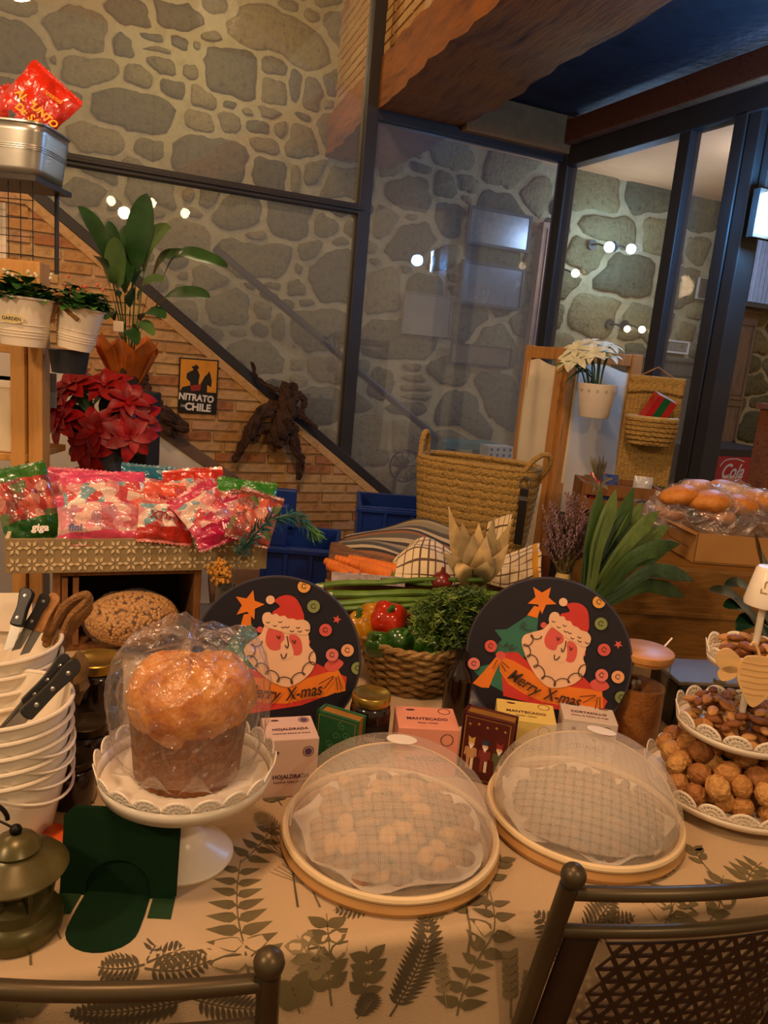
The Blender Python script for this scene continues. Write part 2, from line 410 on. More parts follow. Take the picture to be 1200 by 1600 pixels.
# --- brick side of the stairs: clipped bricks between the sloping top and the sloping underside
def ztop(s): return .705 - .729*(s+.783)
def zbot(s): return .839 - .66*(s+1.679)
def clip(poly, a, b, c):               # keep a*x+b*y<=c
    out = []
    for i in range(len(poly)):
        p, q = poly[i], poly[(i+1) % len(poly)]; dp = a*p[0]+b*p[1]-c; dq = a*q[0]+b*q[1]-c
        if dp <= 0: out.append(p)
        if dp*dq < 0:
            t = dp/(dp-dq); out.append((p[0]+(q[0]-p[0])*t, p[1]+(q[1]-p[1])*t))
    return out
ws = sroot('wall_stair'); ws.matrix_world = WM
FM = frame((0, 0, 0), (1, 0, 0), (0, 0, 1))       # poly (s,z) -> wall; prism grows towards -t
core = [(-4, 0), (.15, 0), (.15, ztop(.15)-.03), (-4, ztop(-4)-.03)]
mb = MB(); mb.prism(core, .1, TR(0, .1, 0) @ FM); mb.build('mortar_bed', m_bmort, ws, smooth=False)
BL, BH, PITCH = .245, .036, .047
mp_ = MB(); mp_.prism([(-4, 0), (.5, 0), (.5, zbot(.5)), (-4, zbot(-4))] if zbot(.5) > 0 else [(-4, 0), (-1.679+.839/.66, 0), (-4, zbot(-4))], .02, TR(0, 0, 0) @ FM); mp_.build('plaster', m_plaster, ws, smooth=False)
row = 0; z = .1; nbr = 0
while z < 2.2:
    s = -2.85 + (row % 2)*.13
    while s < .1:
        L_ = BL*rng.uniform(.86, 1.06)
        poly = [(s, z), (s+L_, z), (s+L_, z+BH), (s, z+BH)]
        poly = clip(poly, .729, 1, .705-.729*.783-.035); poly = clip(poly, -.66, -1, -(.839-.66*1.679)-.03) if poly else poly
        if len(poly) >= 3 and nbr < 290:
            cx = sum(p[0] for p in poly)/len(poly); cz = sum(p[1] for p in poly)/len(poly)
            a_ = abs(sum(poly[i][0]*poly[(i+1) % len(poly)][1]-poly[(i+1) % len(poly)][0]*poly[i][1] for i in range(len(poly))))/2
            if a_ > .0012:
                mb = MB(); mb.prism([(p[0]-cx, p[1]-cz) for p in poly], .012+.004*rng.random(), FM)
                mb.build('brick', m_bricks[int(rng.choice(4, p=[.35, .35, .12, .18]))], ws, smooth=False, M=TR(cx, 0, cz)); nbr += 1
        s += L_+.014
    z += PITCH; row += 1
def slope_bar(name, mat, parent, sa, sb, zf, h, t, th, bev=0):
    mb = MB(); mb.prism([(sa, zf(sa)), (sb, zf(sb)), (sb, zf(sb)+h), (sa, zf(sa)+h)], th, TR(0, t, 0) @ FM); return mb.build(name, mat, parent, smooth=False, bevel=bev)
slope_bar('edge_course', m_bricks[1], ws, -3.4, .1, lambda s: ztop(s)-.075, .055, 0, .018, .003)
slope_bar('stringer', pm('stringer_wood', '#6d5440', .6, var=.2), ws, -3.4, -.42, lambda s: zbot(s)-.03, .06, 0, .03, .004)
# stair flight behind the glass
st = MB(); stp = sroot('stairs'); stp.matrix_world = WM
for k in range(12):
    s1 = .2-.255*k; zt = .17*(k+1)
    if ztop(s1-.13)-.06 < zt: zt = ztop(s1-.13)-.06
    m1 = MB(); m1.box((s1-.13, .57, zt-.1), (.27, .9, .2)); m1.build('step', pm('step_stone', '#6d6250', .8, var=.2), stp, smooth=False, bevel=.006)
# upper brick wall and beam, slightly out of square
BS = .11
def bleft(t): return -1.063 + BS*t
wu = sroot('wall_upper'); ua = math.atan(BS)
WU = WM @ TR(-1.063, 0, 0) @ RZ(-ua)       # local: y along the beam (away), x to the right
wu.matrix_world = WU
tb = T0/math.cos(ua)
mb = MB(); mb.box((.2, (tb-.5)/2+.02, 3.2), (.3, tb+.5, .98)); mb.build('mortar_bed', m_bmort, wu, smooth=False)
row = 0; z = 2.735; proto = [None]*4
while z < 3.66:
    y = -.5 + (row % 2)*.13
    while y < tb-.1:
        k = int(rng.choice(4, p=[.4, .35, .1, .15]))
        if proto[k] is None:
            q = MB(); q.box((0, 0, 0), (.016, .235, .036)); proto[k] = q.build('brick', m_bricks[k], wu, smooth=False, M=TR(.048, y+.118, z+.018))
        else: rep(proto[k], wu, TR(.048+.004*rng.random(), y+.118, z+.018))
        y += .25
    z += .047; row += 1
bm_ = MB()
def beamf(u, v):                        # u around, v along
    y = -3.2+v*(tb+3.2); cor = [(0, 2.515), (.43, 2.515), (.43, 2.78), (0, 2.73)]
    k = u*4; i = int(k) % 4; f_ = k-int(k); a, c = cor[i], cor[(i+1) % 4]
    j = .012*math.sin(y*9+i*2)+.008*math.sin(y*23+i)
    return (a[0]+(c[0]-a[0])*f_+j*(.5-abs(f_-.5)) + .006*math.sin(y*31), y, a[1]+(c[1]-a[1])*f_+.008*math.sin(y*7+i*1.3)+.004*math.sin(y*27+i))
bm_.grid(beamf, 12, 60, cu=True)
o = struct(bm_.build('trim_1', m_beam, None, angle=35)); o.matrix_world = WU
# ceilings
cl = sroot('ceiling'); cl.matrix_world = WM
mb = MB(); mb.prism([(bleft(-4)+.3, -4), (.02, -4), (.02, 0), (bleft(0)+.3, 0)], .05, TR(0, 0, 2.68)); mb.build('boarding', m_ceil, cl, smooth=False)
mb = MB(); mb.box((1.9, -1.0, 2.78), (3.8, 4.3, .05)); mb.build('plaster_panel', pm('cream_plaster', '#e0a26c', .9, var=.05, scale=3), cl, smooth=False)
mb = MB(); mb.box((-.4, .55, 2.78), (.8, 1.0, .05)); mb.build('plaster_panel', MATS['cream_plaster'], cl, smooth=False)
mb = MB(); mb.box((-2.2, -1.4, 3.95), (3.6, 5.2, .05)); mb.build('boarding', m_beam, cl, smooth=False)
t2 = sroot('trim_2'); t2.matrix_world = WM
mb = MB(); mb.box((-.31, -.02, 2.585), (.64, .06, .17)); mb.build('header_panel', pm('header_tan', '#8f6436', .8, var=.12), t2, smooth=False)
mb = MB(); mb.box((-.03, -1.6, 2.595), (.09, 3.2, .11)); mb.build('wood_rail', m_trimw, t2, smooth=False, bevel=.006)

# --- glazed partition along the stairs
w1 = sroot('window_1'); w1.matrix_world = WM
def bar(name, c, d, parent, mat=None): 
    q = MB(); q.box(c, d); return q.build(name, mat or m_metal, parent, smooth=False, bevel=.004)
slope_bar('sill', m_metal, w1, -3.4, .1, lambda s: ztop(s)-.03, .055, .06, .08, .004)
bar('post', (-1.09, .02, 2.28), (.062, .06, 2.7), w1); bar('post', (0, 0, 1.27), (.075, .075, 2.54), w1)
bar('transom', (-2.25, .02, 2.08), (2.3, .055, .045), w1); bar('bead', (-2.25, -.012, 2.08), (2.3, .012, .014), w1)
bar('transom', (-.545, .02, 2.495), (1.09, .055, .05), w1)
def pane(poly, parent, t=.025, M=None):
    q = MB(); q.prism(poly, .006, (M or Matrix.Identity(4)) @ TR(0, t, 0) @ FM); return q.build('pane', m_glass, parent, smooth=False)
pane([(-3.3, ztop(-3.3)), (-1.1, ztop(-1.1)), (-1.1, 2.07), (-2.66, 2.07)][1:] + [(-2.655, ztop(-2.655))], w1)
pane([(-3.3, 2.1), (-1.1, 2.1), (-1.1, 3.62), (-3.3, 3.62)], w1)
pane([(-1.07, ztop(-1.07)), (-.15, ztop(-.15)), (-.03, .1), (-.03, 2.48), (-1.07, 2.48)], w1)
hr = MB(); hr.tube([(-1.6, .82, 1.912), (.25, .82, .685)], .022, 10); o = hr.build('trim_3', pm('handrail_metal', '#1d2028', .35, .4, var=.1)); struct(o); o.matrix_world = WM
# --- glazed screen on the right
w2 = sroot('window_2'); w2.matrix_world = WM
bar('header', (0, -.8, 2.49), (.07, 1.6, .09), w2)
bar('post', (0, -.83, 1.23), (.06, .065, 2.46), w2); bar('door_jamb', (0, -1.115, 1.23), (.07, .06, 2.46), w2); bar('door_jamb', (.015, -1.18, 1.23), (.09, .06, 2.46), w2); bar('bead', (-.035, -.035, 1.25), (.012, .03, 2.4), w2)
for (ta, tb_) in ((-.03, -.8), (-.86, -1.085)):
    q = MB(); q.box((.01, (ta+tb_)/2, 1.24), (.006, abs(tb_-ta)+.01, 2.42)); q.build('pane', m_glass, w2, smooth=False)
# ------------------------------------------------------------------ table, cloth, chairs
ZT = .75
TA = math.radians(15.2)
TO = PZ(0, 1519, ZT); E1 = Vector((math.cos(TA), math.sin(TA), 0)); E2 = Vector((-math.sin(TA), math.cos(TA), 0))
TM = frame(TO, E1, E2)
U0, U1, V1 = -.32, 1.62, 1.22
tb_ = thing('dining_table', 'long wooden table hidden under the leaf-printed cloth', 'table', TM @ Vector((0, 0, -ZT)), TA)
mw_ = pm('table_wood', '#6b4a2e', .6, stretch=(1, 8, 8))
q = MB(); q.box(((U0+U1)/2, V1/2, ZT-.018), (U1-U0-.04, V1-.04, .03)); q.build('tabletop', mw_, tb_, smooth=False, bevel=.004)
for (x, y) in ((U0+.1, .12), (U1-.1, .12), (U0+.1, V1-.12), (U1-.1, V1-.12)):
    q = MB(); q.box((x, y, (ZT-.033)/2), (.06, .06, ZT-.033)); q.build('leg', mw_, tb_, smooth=False, bevel=.004)
RR = .014
def cloth_pt(u, v, off=0.0):
    """u along the front edge, v depth; v<0 hangs down the front"""
    if v >= 0: p = Vector((u, v, 0)); n = Vector((0, 0, 1))
    else:
        s = -v; arc = RR*PI/2
        if s < arc: a = s/RR; p = Vector((u, -RR*math.sin(a), -RR*(1-math.cos(a)))); n = Vector((0, -math.sin(a), math.cos(a)))
        else:
            h = s-arc; k = min(1, h/.3)
            wv = k*(.010*math.sin(u*11+.6)+.006*math.sin(u*23+h*4))
            p = Vector((u, -RR-h*.03-wv-.006*k, -RR-h)); n = Vector((0, -1, 0))
    return p + n*off
m_cloth = pm('cream_cotton_cloth', '#b79d78', .85, var=.06, scale=4, bump=.12, bscale=500, sheen=.1)
vrow = [-.27+.025*i for i in range(10)] + [-.04, -.03, -.022, -.018, -.014, -.01, -.006, -.002, 0] + [V1*i/24 for i in range(1, 25)]
cb = MB(); NU = 110
for j, v in enumerate(vrow):
    for i in range(NU+1):
        u = U0-.02+(U1-U0+.04)*i/NU
        p = cloth_pt(u, v)
        if v >= 0: p.z += .0007*math.sin(u*7+v*5) 
        cb.v.append(tuple(p))
for j in range(len(vrow)-1):
    for i in range(NU): a = j*(NU+1)+i; cb.f.append((a, a+1, a+NU+2, a+NU+1)); cb.mi.append(0)
cl_ = cb.build('tablecloth', m_cloth, None, angle=180, solid=.0015); cl_.matrix_world = TM
tag(cl_, 'cream tablecloth printed with ferns and leafy sprigs', 'tablecloth')
TMI = TM.inverted()
def px2uv(x, y):
    p = TMI @ PZ(x, y, ZT)
    if p.y >= 0: return Vector((p.x, p.y))
    o = TMI @ CAM; d = TMI.to_3x3() @ ray(x, y); k = (-RR-.012-o.y)/d.y; p = o+d*k
    return Vector((p.x, p.z+RR-RR*PI/2))
inks = [pm('print_ink_dark', '#51462f', .9, var=.2), pm('print_ink_olive', '#665a3a', .9, var=.2), pm('print_ink_grey', '#80714f', .9, var=.2)]
LAY = [.0021]
def on_cloth(pts2): return [cloth_pt(p[0], p[1], LAY[0]) for p in pts2]
def leaf2(mb, base, ang, L, W_, pointed=.6):
    n = 5; c, s = math.cos(ang), math.sin(ang); up, dn = [], []
    for i in range(n+1):
        t = i/n; wd = W_/2*math.sin(PI*t**pointed)
        up.append((L*t, wd)); dn.append((L*t, -wd))
    poly = up[:-1] + [up[-1]] + dn[1:-1][::-1]
    pts = [(base[0]+x*c-y*s, base[1]+x*s+y*c) for (x, y) in poly]
    mb.add(on_cloth(pts), [tuple(range(len(pts)))])
def stem2(mb, pts, wd):
    n = len(pts); vs = []
    for i in range(n):
        t = (pts[min(i+1, n-1)]-pts[max(0, i-1)]).normalized(); qv = Vector((-t.y, t.x))*wd/2*(1-.6*i/n)
        vs += on_cloth([pts[i]+qv, pts[i]-qv])
    mb.add(vs, [(2*i+1, 2*i+3, 2*i+2, 2*i) for i in range(n-1)])
def sprig(kind, a, b, bend=0, ink=0, size=1):
    A, B = (a, b) if isinstance(a, Vector) else (px2uv(*a), px2uv(*b)); L = (B-A).length; t = (B-A)/L; nn = Vector((-t.y, t.x)); mb = MB()
    pt = lambda k: A+t*L*k+nn*bend*L*math.sin(PI*k)*.5
    N = 14; stem2(mb, [pt(i/N) for i in range(N+1)], .0022*size)
    ang = lambda k: math.atan2(*(pt(min(1, k+.03))-pt(max(0, k-.03))).yx)
    if kind == 'fern':
        m = max(8, int(L/.0075))
        for i in range(m):
            k = .12+.86*i/m; w_ = math.sin(PI*(.25+.72*i/m))
            for s in (-1, 1): leaf2(mb, pt(k), ang(k)+s*1.05, .026*w_*size, .005*size, .8)
    elif kind == 'round':
        m = max(4, int(L/.022))
        for i in range(m):
            k = .2+.78*i/m
            for s in (-1, 1): leaf2(mb, pt(k), ang(k)+s*(.9+.2*random.random()), .030*size, .019*size, .75)
    elif kind == 'ivy':
        m = max(4, int(L/.024))
        for i in range(m):
            k = .15+.83*i/m
            for s in (-1, 1): leaf2(mb, pt(k+.01*s), ang(k)+s*(1.2+.2*random.random()), .037*size*(1.1-.5*k), .017*size*(1.1-.5*k), .55)
    elif kind == 'tuft':
        for i in range(13):
            an = ang(.9)+(i-6)*.13; base = pt(.75); e = base+Vector((math.cos(an), math.sin(an)))*.05*size
            stem2(mb, [base+(e-base)*j/4 for j in range(5)], .0012)
    elif kind == 'berry':
        m = max(5, int(L/.014))
        for i in range(m):
            k = .3+.7*i/m
            for s in (-1, 1): leaf2(mb, pt(k), ang(k)+s*.7, .014*size, .008*size, 1)
    elif kind == 'thin':
        for k, s in ((.45, 1), (.6, -1), (.75, 1), (.85, -1), (.97, 1), (.97, -1)): leaf2(mb, pt(k), ang(k)+s*.8, .022*size, .012*size, .8)
    mb.build('printed_sprig', inks[ink], cl_, smooth=False)
SPR = [('fern',(228,1520),(322,1418),.2,0,1.0),('fern',(228,1522),(345,1455),-.1,0,1.0),('fern',(225,1528),(330,1515),-.15,0,.95),('fern',(225,1524),(150,1530),.1,0,.9),('fern',(300,1570),(100,1590),.1,0,1.1),('fern',(300,1570),(420,1585),-.1,0,1),
 ('ivy',(394,1556),(376,1345),.12,1,1.25),('ivy',(376,1350),(428,1288),-.1,1,.9),('fern',(612,1598),(662,1422),-.1,0,1.2),('round',(520,1580),(510,1430),.1,1,1.0),('round',(520,1540),(470,1480),.1,2,.8),('round',(560,1580),(575,1490),-.2,1,.9),
 ('thin',(735,1500),(740,1380),.2,1,1.5),('thin',(775,1445),(782,1345),.1,1,1.2),('ivy',(748,1510),(765,1395),-.1,1,1),('berry',(797,1590),(800,1492),0,2,1.2),('berry',(815,1590),(830,1520),0,2,1),('ivy',(715,1590),(760,1490),.1,1,1),
 ('fern',(905,1480),(985,1420),.1,0,1),('fern',(900,1470),(1000,1440),-.1,0,.9),('fern',(880,1490),(850,1440),0,0,.9),('fern',(880,1530),(900,1460),0,0,1),('ivy',(1046,1450),(1050,1390),.1,1,1.3),('round',(1110,1455),(1130,1370),.1,1,.9),
 ('thin',(1115,1370),(1085,1330),.1,1,1),('tuft',(500,1420),(480,1378),0,1,1.2),('tuft',(465,1420),(452,1330),0,0,1.3),('fern',(585,1420),(520,1425),.1,0,.7),('fern',(700,1430),(640,1424),.1,1,.7),('thin',(40,1530),(60,1440),.1,1,1.2),('thin',(95,1470),(85,1420),.1,1,1),
 ('ivy',(130,1240),(85,1265),.1,1,1),('round',(440,1260),(420,1220),.1,1,.8),('fern',(440,1300),(400,1270),.1,2,.8),('ivy',(1165,1385),(1190,1350),.1,1,1),('round',(1010,1375),(1040,1345),0,1,.8),('berry',(700,1580),(690,1500),0,2,1),('round',(470,1590),(455,1540),0,1,.9),('fern',(560,1600),(590,1560),0,0,.8),('ivy',(30,1600),(20,1560),0,1,1)]
for s_ in SPR: LAY[0] += .00003; sprig(*s_)

srng = random.Random(5)
for k in range(26):                        # the print goes on over the rest of the cloth
    a_ = Vector((srng.uniform(U0+.05, U1-.1), srng.uniform(.62, V1-.15))) if k < 16 else Vector((srng.uniform(U0+.02, -.05), srng.uniform(.05, .7)))
    an_ = srng.uniform(0, 6.28); LAY[0] += .00003; sprig(srng.choice(['fern', 'ivy', 'round', 'thin', 'berry']), a_, a_+Vector((math.cos(an_), math.sin(an_)))*.11, .1, srng.randrange(3), 1)
m_chair = pm('chair_steel', '#50452f', .38, .55, var=.15, scale=6)
m_panel = pm('chair_panel', '#3a2d20', .45, .4, var=.15)
def make_chair(label, corner, side, ang):
    """corner: world point of the seen back post top; side: -1 when that post is the chair's left one"""
    W_ = .42; H = .9
    c = corner - Vector((math.cos(ang), math.sin(ang), 0))*(side*W_/2) + Vector((-math.sin(ang), math.cos(ang), 0))*.11; t = thing('metal_chair', label, 'chair', (c.x, c.y, 0), ang)
    lean = lambda z: -.11*max(0, z-.45)/.45
    for s in (-1, 1):
        q = MB(); q.tube([(s*W_/2, lean(z)+ (.0 if z > .1 else .0), z) for z in (0, .2, .45, .6, .75, H-.02)], .0115, 12); p = q.build('back_post', m_chair, t)
        q = MB(); q.ball((s*W_/2, lean(H), H-.005), .0148, 14, 10); q.build('finial', m_chair, p)
        q = MB(); q.tube([(s*(W_/2-.01), .38, 0), (s*(W_/2-.01), .38, .44)], .013, 10); q.build('leg', m_chair, t)
        q = MB(); q.tube([(s*W_/2, 0, .18), (s*(W_/2-.01), .38, .18)], .008, 8); q.build('stretcher', m_chair, t)
    def railp(z, bow, r, name):
        q = MB(); q.tube([(x*W_/2, lean(z)-bow*(1-x*x), z+.012*(1-x*x)) for x in [i/8-1 for i in range(17)]], r, 12); q.build(name, m_chair, t)
    railp(H-.033, .035, .0088, 'top_rail'); railp(H-.095, .035, .008, 'upper_rail'); railp(.52, .035, .010, 'lower_rail')
    q = MB(); a = .027                       # sheet pierced with flower-like triangles
    z0, z1 = .53, H-.1; hx = W_/2-.05; nrow = int((z1-z0)/(a*.866)); ncol = int(2*hx/a*2)
    def P3(x, z): k = x/(W_/2); return Vector((x, lean(z)-.035*(1-k*k), z+.012*(1-k*k)))
    for r_ in range(nrow):
        for k in range(-ncol//2, ncol//2):
            x0 = k*a/2; up = (k+r_) % 2 == 0; zb, zt = z0+r_*a*.866, z0+(r_+1)*a*.866
            tri = [(x0, zb), (x0+a, zb), (x0+a/2, zt)] if up else [(x0, zt), (x0+a/2, zb), (x0+a, zt)]
            if max(abs(p[0]) for p in tri) > hx: continue
            cx = sum(p[0] for p in tri)/3; cz = sum(p[1] for p in tri)/3; kk = .62 if random.random() < .8 else .4
            inn = [(cx+(p[0]-cx)*kk, cz+(p[1]-cz)*kk) for p in tri]
            q.add([P3(*p) for p in tri+inn], [(i, (i+1) % 3, 3+(i+1) % 3, 3+i) for i in range(3)])
    q.build('pierced_panel', m_panel, t, smooth=False, solid=.002)
    for s in (-1, 1):
        q = MB(); q.grid(lambda u, v: P3(s*(hx-.004+u*(W_/2-.01-hx)), z0-.01+v*(z1-z0+.02)), 3, 8); q.build('panel_border', m_panel, t, solid=.002)
    q = MB(); q.box((0, .19, .452), (W_-.02, .40, .03)); q.build('seat', pm('chair_seat', '#3b2c1e', .8, var=.2), t, bevel=.012, smooth=True, segs=3)
    return t
make_chair('brown metal chair with pierced back panel in front of the right mesh cover', PZ(897, 1362, .9), -1, math.radians(14))
make_chair('brown metal chair at the lower left with only its curved top rail showing', PZ(421, 1497, .9), 1, math.radians(3))
# ------------------------------------------------------------------ things on the front of the table
m_white = pm('white_enamel', '#e9ddc6', .3, var=.04, scale=6)
m_ceram = pm('white_ceramic', '#efe4cf', .28, var=.03, scale=6)
m_blackp = pm('black_plastic', '#16130f', .35, var=.1)
m_steel = pm('steel', '#9a958c', .28, 1.0, var=.08)
m_bamboo = pm('bamboo', '#c98f4e', .45, var=.12, scale=8, stretch=(1, 6, 6))
m_paper = pm('white_paper', '#e6d8c0', .7, var=.05, sss=0)
m_ink = pm('ink_dark', '#2a2024', .7, var=0)

def lace_rim(mb, r0, z0, slope, hb, n, hs, rows=3):
    """band of height hb, then n pierced half-round scallops of height hs; slope = outward lean"""
    co, si = math.cos(slope), math.sin(slope)
    def S(a, h): return (r0+h*si)*math.cos(a), (r0+h*si)*math.sin(a), z0+h*co
    seg = n*6
    vs = [S(2*PI*i/seg, h) for h in (0, hb) for i in range(seg)]
    mb.add(vs, [(i, (i+1) % seg, seg+(i+1) % seg, seg+i) for i in range(seg)])
    for k in range(n):
        ac = 2*PI*(k+.5)/n; hw = PI/n*.985
        rings = [0, .28, .40, .62, .74, 1.0]; na = 16
        ids = []
        for q, rr in enumerate(rings):
            ids.append([S(ac-hw*rr*math.cos(PI*j/na), hb+hs*rr*math.sin(PI*j/na)) for j in range(na+1)])
        vs = [p for row in ids for p in row]; fs = []
        for q in range(len(rings)-1):
            for j in range(na):
                if q in (1, 3) and j % 2 == (q//2) % 2 and 0 < j < na-1: continue
                if q == 4 and j % 4 == 1 and 1 < j < na-2 and False: continue
                a = q*(na+1)+j; fs.append((a, a+1, a+na+2, a+na+1))
        mb.add(vs, fs)
# --- cake stand
cp = PZ(286, 1336, ZT); cs_ = thing('cake_stand', 'white lace-rimmed cake stand carrying the wrapped panettone', 'cake stand', (cp.x, cp.y, ZT+.0016), 0)
HST = .115
q = MB(); q.lathe([(0, 0), (.066, 0), (.068, .004), (.062, .010), (.034, .022), (.02, .04), (.018, .07), (.024, .095), (.05, .112), (.0, .113)], 40); q.build('pedestal', m_ceram, cs_)
q = MB(); q.lathe([(0, HST), (.104, HST), (.110, HST+.003), (.110, HST+.006), (.0, HST+.005)], 56); q.build('plate', m_ceram, cs_)
q = MB(); lace_rim(q, .109, HST+.001, .22, .022, 20, .0178); q.build('lace_rim', m_ceram, cs_, solid=.0015)
# --- panettone in its clear bag
m_crust = ramp_mat('panettone_crust', ['#84440f', '#b56a20', '#d08c38', '#9c5814'], 22, .35, .35, 60)
m_pcup = pm('baking_cup', '#7d4a1a', .6, var=.25, scale=30)
pz = ZT+.0016+HST+.007
pt_ = thing('panettone', 'domed brown panettone wrapped in a clear bag on the cake stand', 'cake', (cp.x-.002, cp.y+.012, pz)); pt_.scale = (.86, .86, .95)
q = MB()
def cupf(u, v): a = 2*PI*u; r = (.080+.009*v)+.0012*math.sin(a*36); return (r*math.cos(a), r*math.sin(a), v*.095)
q.grid(cupf, 144, 3, cu=True); q.lathe([(0, .0), (.076, .0)], 36); q.build('paper_cup', m_pcup, pt_)
q = MB()
def crust(u, v):
    a = 2*PI*u; prof = spline([(.084, .082), (.094, .098), (.096, .122), (.084, .148), (.052, .166), (.0, .172)], 6)
    k = v*(len(prof)-1); i = min(int(k), len(prof)-2); p = prof[i].lerp(prof[i+1], k-i)
    bump = 1+.05*math.sin(a*3+1)+.025*math.sin(a*7+v*5); crack = .010*math.exp(-((math.sin(a*1.0+.6)*p.x-.012)/.012)**2)*(p.x < .07)
    return (p.x*bump*math.cos(a), p.x*bump*math.sin(a), p.y+.006*math.sin(a*2+1)-crack+.003*math.sin(a*9+v*11))
q.grid(crust, 72, 30, cu=True); q.build('crust', m_crust, pt_, angle=180)
m_bag = film('clear_bag', (.99, .98, .97), .07, .16, .5, 60, milk=.03, milkcol=(.85, .85, .9), fk=.8)
q = MB(); rs = np.random.default_rng(3)
ph = rs.uniform(0, 6.28, 12)
def bagf(u, v):
    a = 2*PI*u; prof = spline([(.03, .012), (.088, .012), (.106, .03), (.116, .06), (.121, .10), (.120, .14), (.108, .172), (.085, .192), (.03, .200), (0, .196)], 6)
    k = v*(len(prof)-1); i = min(int(k), len(prof)-2); p = prof[i].lerp(prof[i+1], k-i)
    wr = sum(math.sin(a*n_+ph[n_]+v*(3+n_ % 3))*(.05/n_**.5) for n_ in (3, 5, 8, 11))
    r = p.x*(1+wr*.9*(.25+.75*math.sin(PI*v))) + .022*max(0, math.cos(a-.2))**2*(.55-v if v < .55 else 0) + .02*max(0, math.cos(a-2.2))**4*math.sin(PI*v)
    return (r*math.cos(a), r*math.sin(a), max(.003, p.y+.010*math.sin(a*4+v*8)*v+.006*math.sin(a*9+2)*v))
def bagc(u, v):
    p = Vector(bagf(u % 1, v)); j = int(round((u % 1)*56))*31+int(round(v*26)); rr = np.random.default_rng(j); k = math.sin(PI*v)**.4; return p+Vector(rr.uniform(-.0042, .0042, 3))*k+Vector((0, 0, .004*k))
q.grid(bagc, 56, 26, cu=True)
q.build('clear_bag', m_bag, pt_, smooth=False)
q = MB()                                   # loose gathered skirt of the bag
def skirt(u, v):
    a = -2.7+u*2.9; r = .085+.035*v; return (r*math.cos(a)*(1+.06*math.sin(a*13)), r*math.sin(a)*(1+.06*math.sin(a*11)), .006+.028*v*abs(math.sin(a*6.5))+.012*v+.004)
q.grid(skirt, 60, 6); q.build('bag_skirt', m_bag, pt_, angle=180)
lb = thing('bag_label', None, None) if False else None

# --- mesh food covers
m_mesh = None
def mesh_mat(name, op, col):
    m = bpy.data.materials.new(name); m.use_nodes = True; N = m.node_tree.nodes; L = m.node_tree.links; N.remove(N['Principled BSDF']); out = N['Material Output']
    t = N.new('ShaderNodeBsdfTransparent'); d = N.new('ShaderNodeBsdfDiffuse'); d.inputs[0].default_value = lin(col); tl = N.new('ShaderNodeBsdfTranslucent'); tl.inputs[0].default_value = lin(col)
    md = N.new('ShaderNodeMixShader'); md.inputs[0].default_value = .35; L.new(d.outputs[0], md.inputs[1]); L.new(tl.outputs[0], md.inputs[2])
    tc = N.new('ShaderNodeTexCoord'); mp = N.new('ShaderNodeMapping'); mp.inputs['Scale'].default_value = (1, 1, 1); L.new(tc.outputs['UV'], mp.inputs[0])
    outs = []
    for ax in range(2):
        sp = N.new('ShaderNodeSeparateXYZ'); L.new(mp.outputs[0], sp.inputs[0])
        mm = N.new('ShaderNodeMath'); mm.operation = 'FRACT'; L.new(sp.outputs[ax], mm.inputs[0])
        lt = N.new('ShaderNodeMath'); lt.operation = 'LESS_THAN'; lt.inputs[1].default_value = op; L.new(mm.outputs[0], lt.inputs[0]); outs.append(lt)
    mx = N.new('ShaderNodeMath'); mx.operation = 'MAXIMUM'; L.new(outs[0].outputs[0], mx.inputs[0]); L.new(outs[1].outputs[0], mx.inputs[1])
    ms = N.new('ShaderNodeMixShader'); L.new(mx.outputs[0], ms.inputs[0]); L.new(t.outputs[0], ms.inputs[1]); L.new(md.outputs[0], ms.inputs[2]); L.new(ms.outputs[0], out.inputs[0])
    return m
m_mesh = mesh_mat('white_net', .165, '#ece0cc')
m_mesh2 = mesh_mat('white_net_fine', .27, '#f0e6d4')
m_hoop = pm('bamboo_hoop', '#b88a50', .4, var=.12, scale=10)
m_hoopw = pm('pale_hoop', '#dcc498', .5, var=.08)
def uv_dome(o, pitch):
    me = o.data; uv = me.uv_layers.new(name='uv')
    for l in me.loops:
        v = me.vertices[l.vertex_index].co; uv.data[l.index].uv = (v.x/pitch, (v.y*.8+v.z*.75)/pitch)
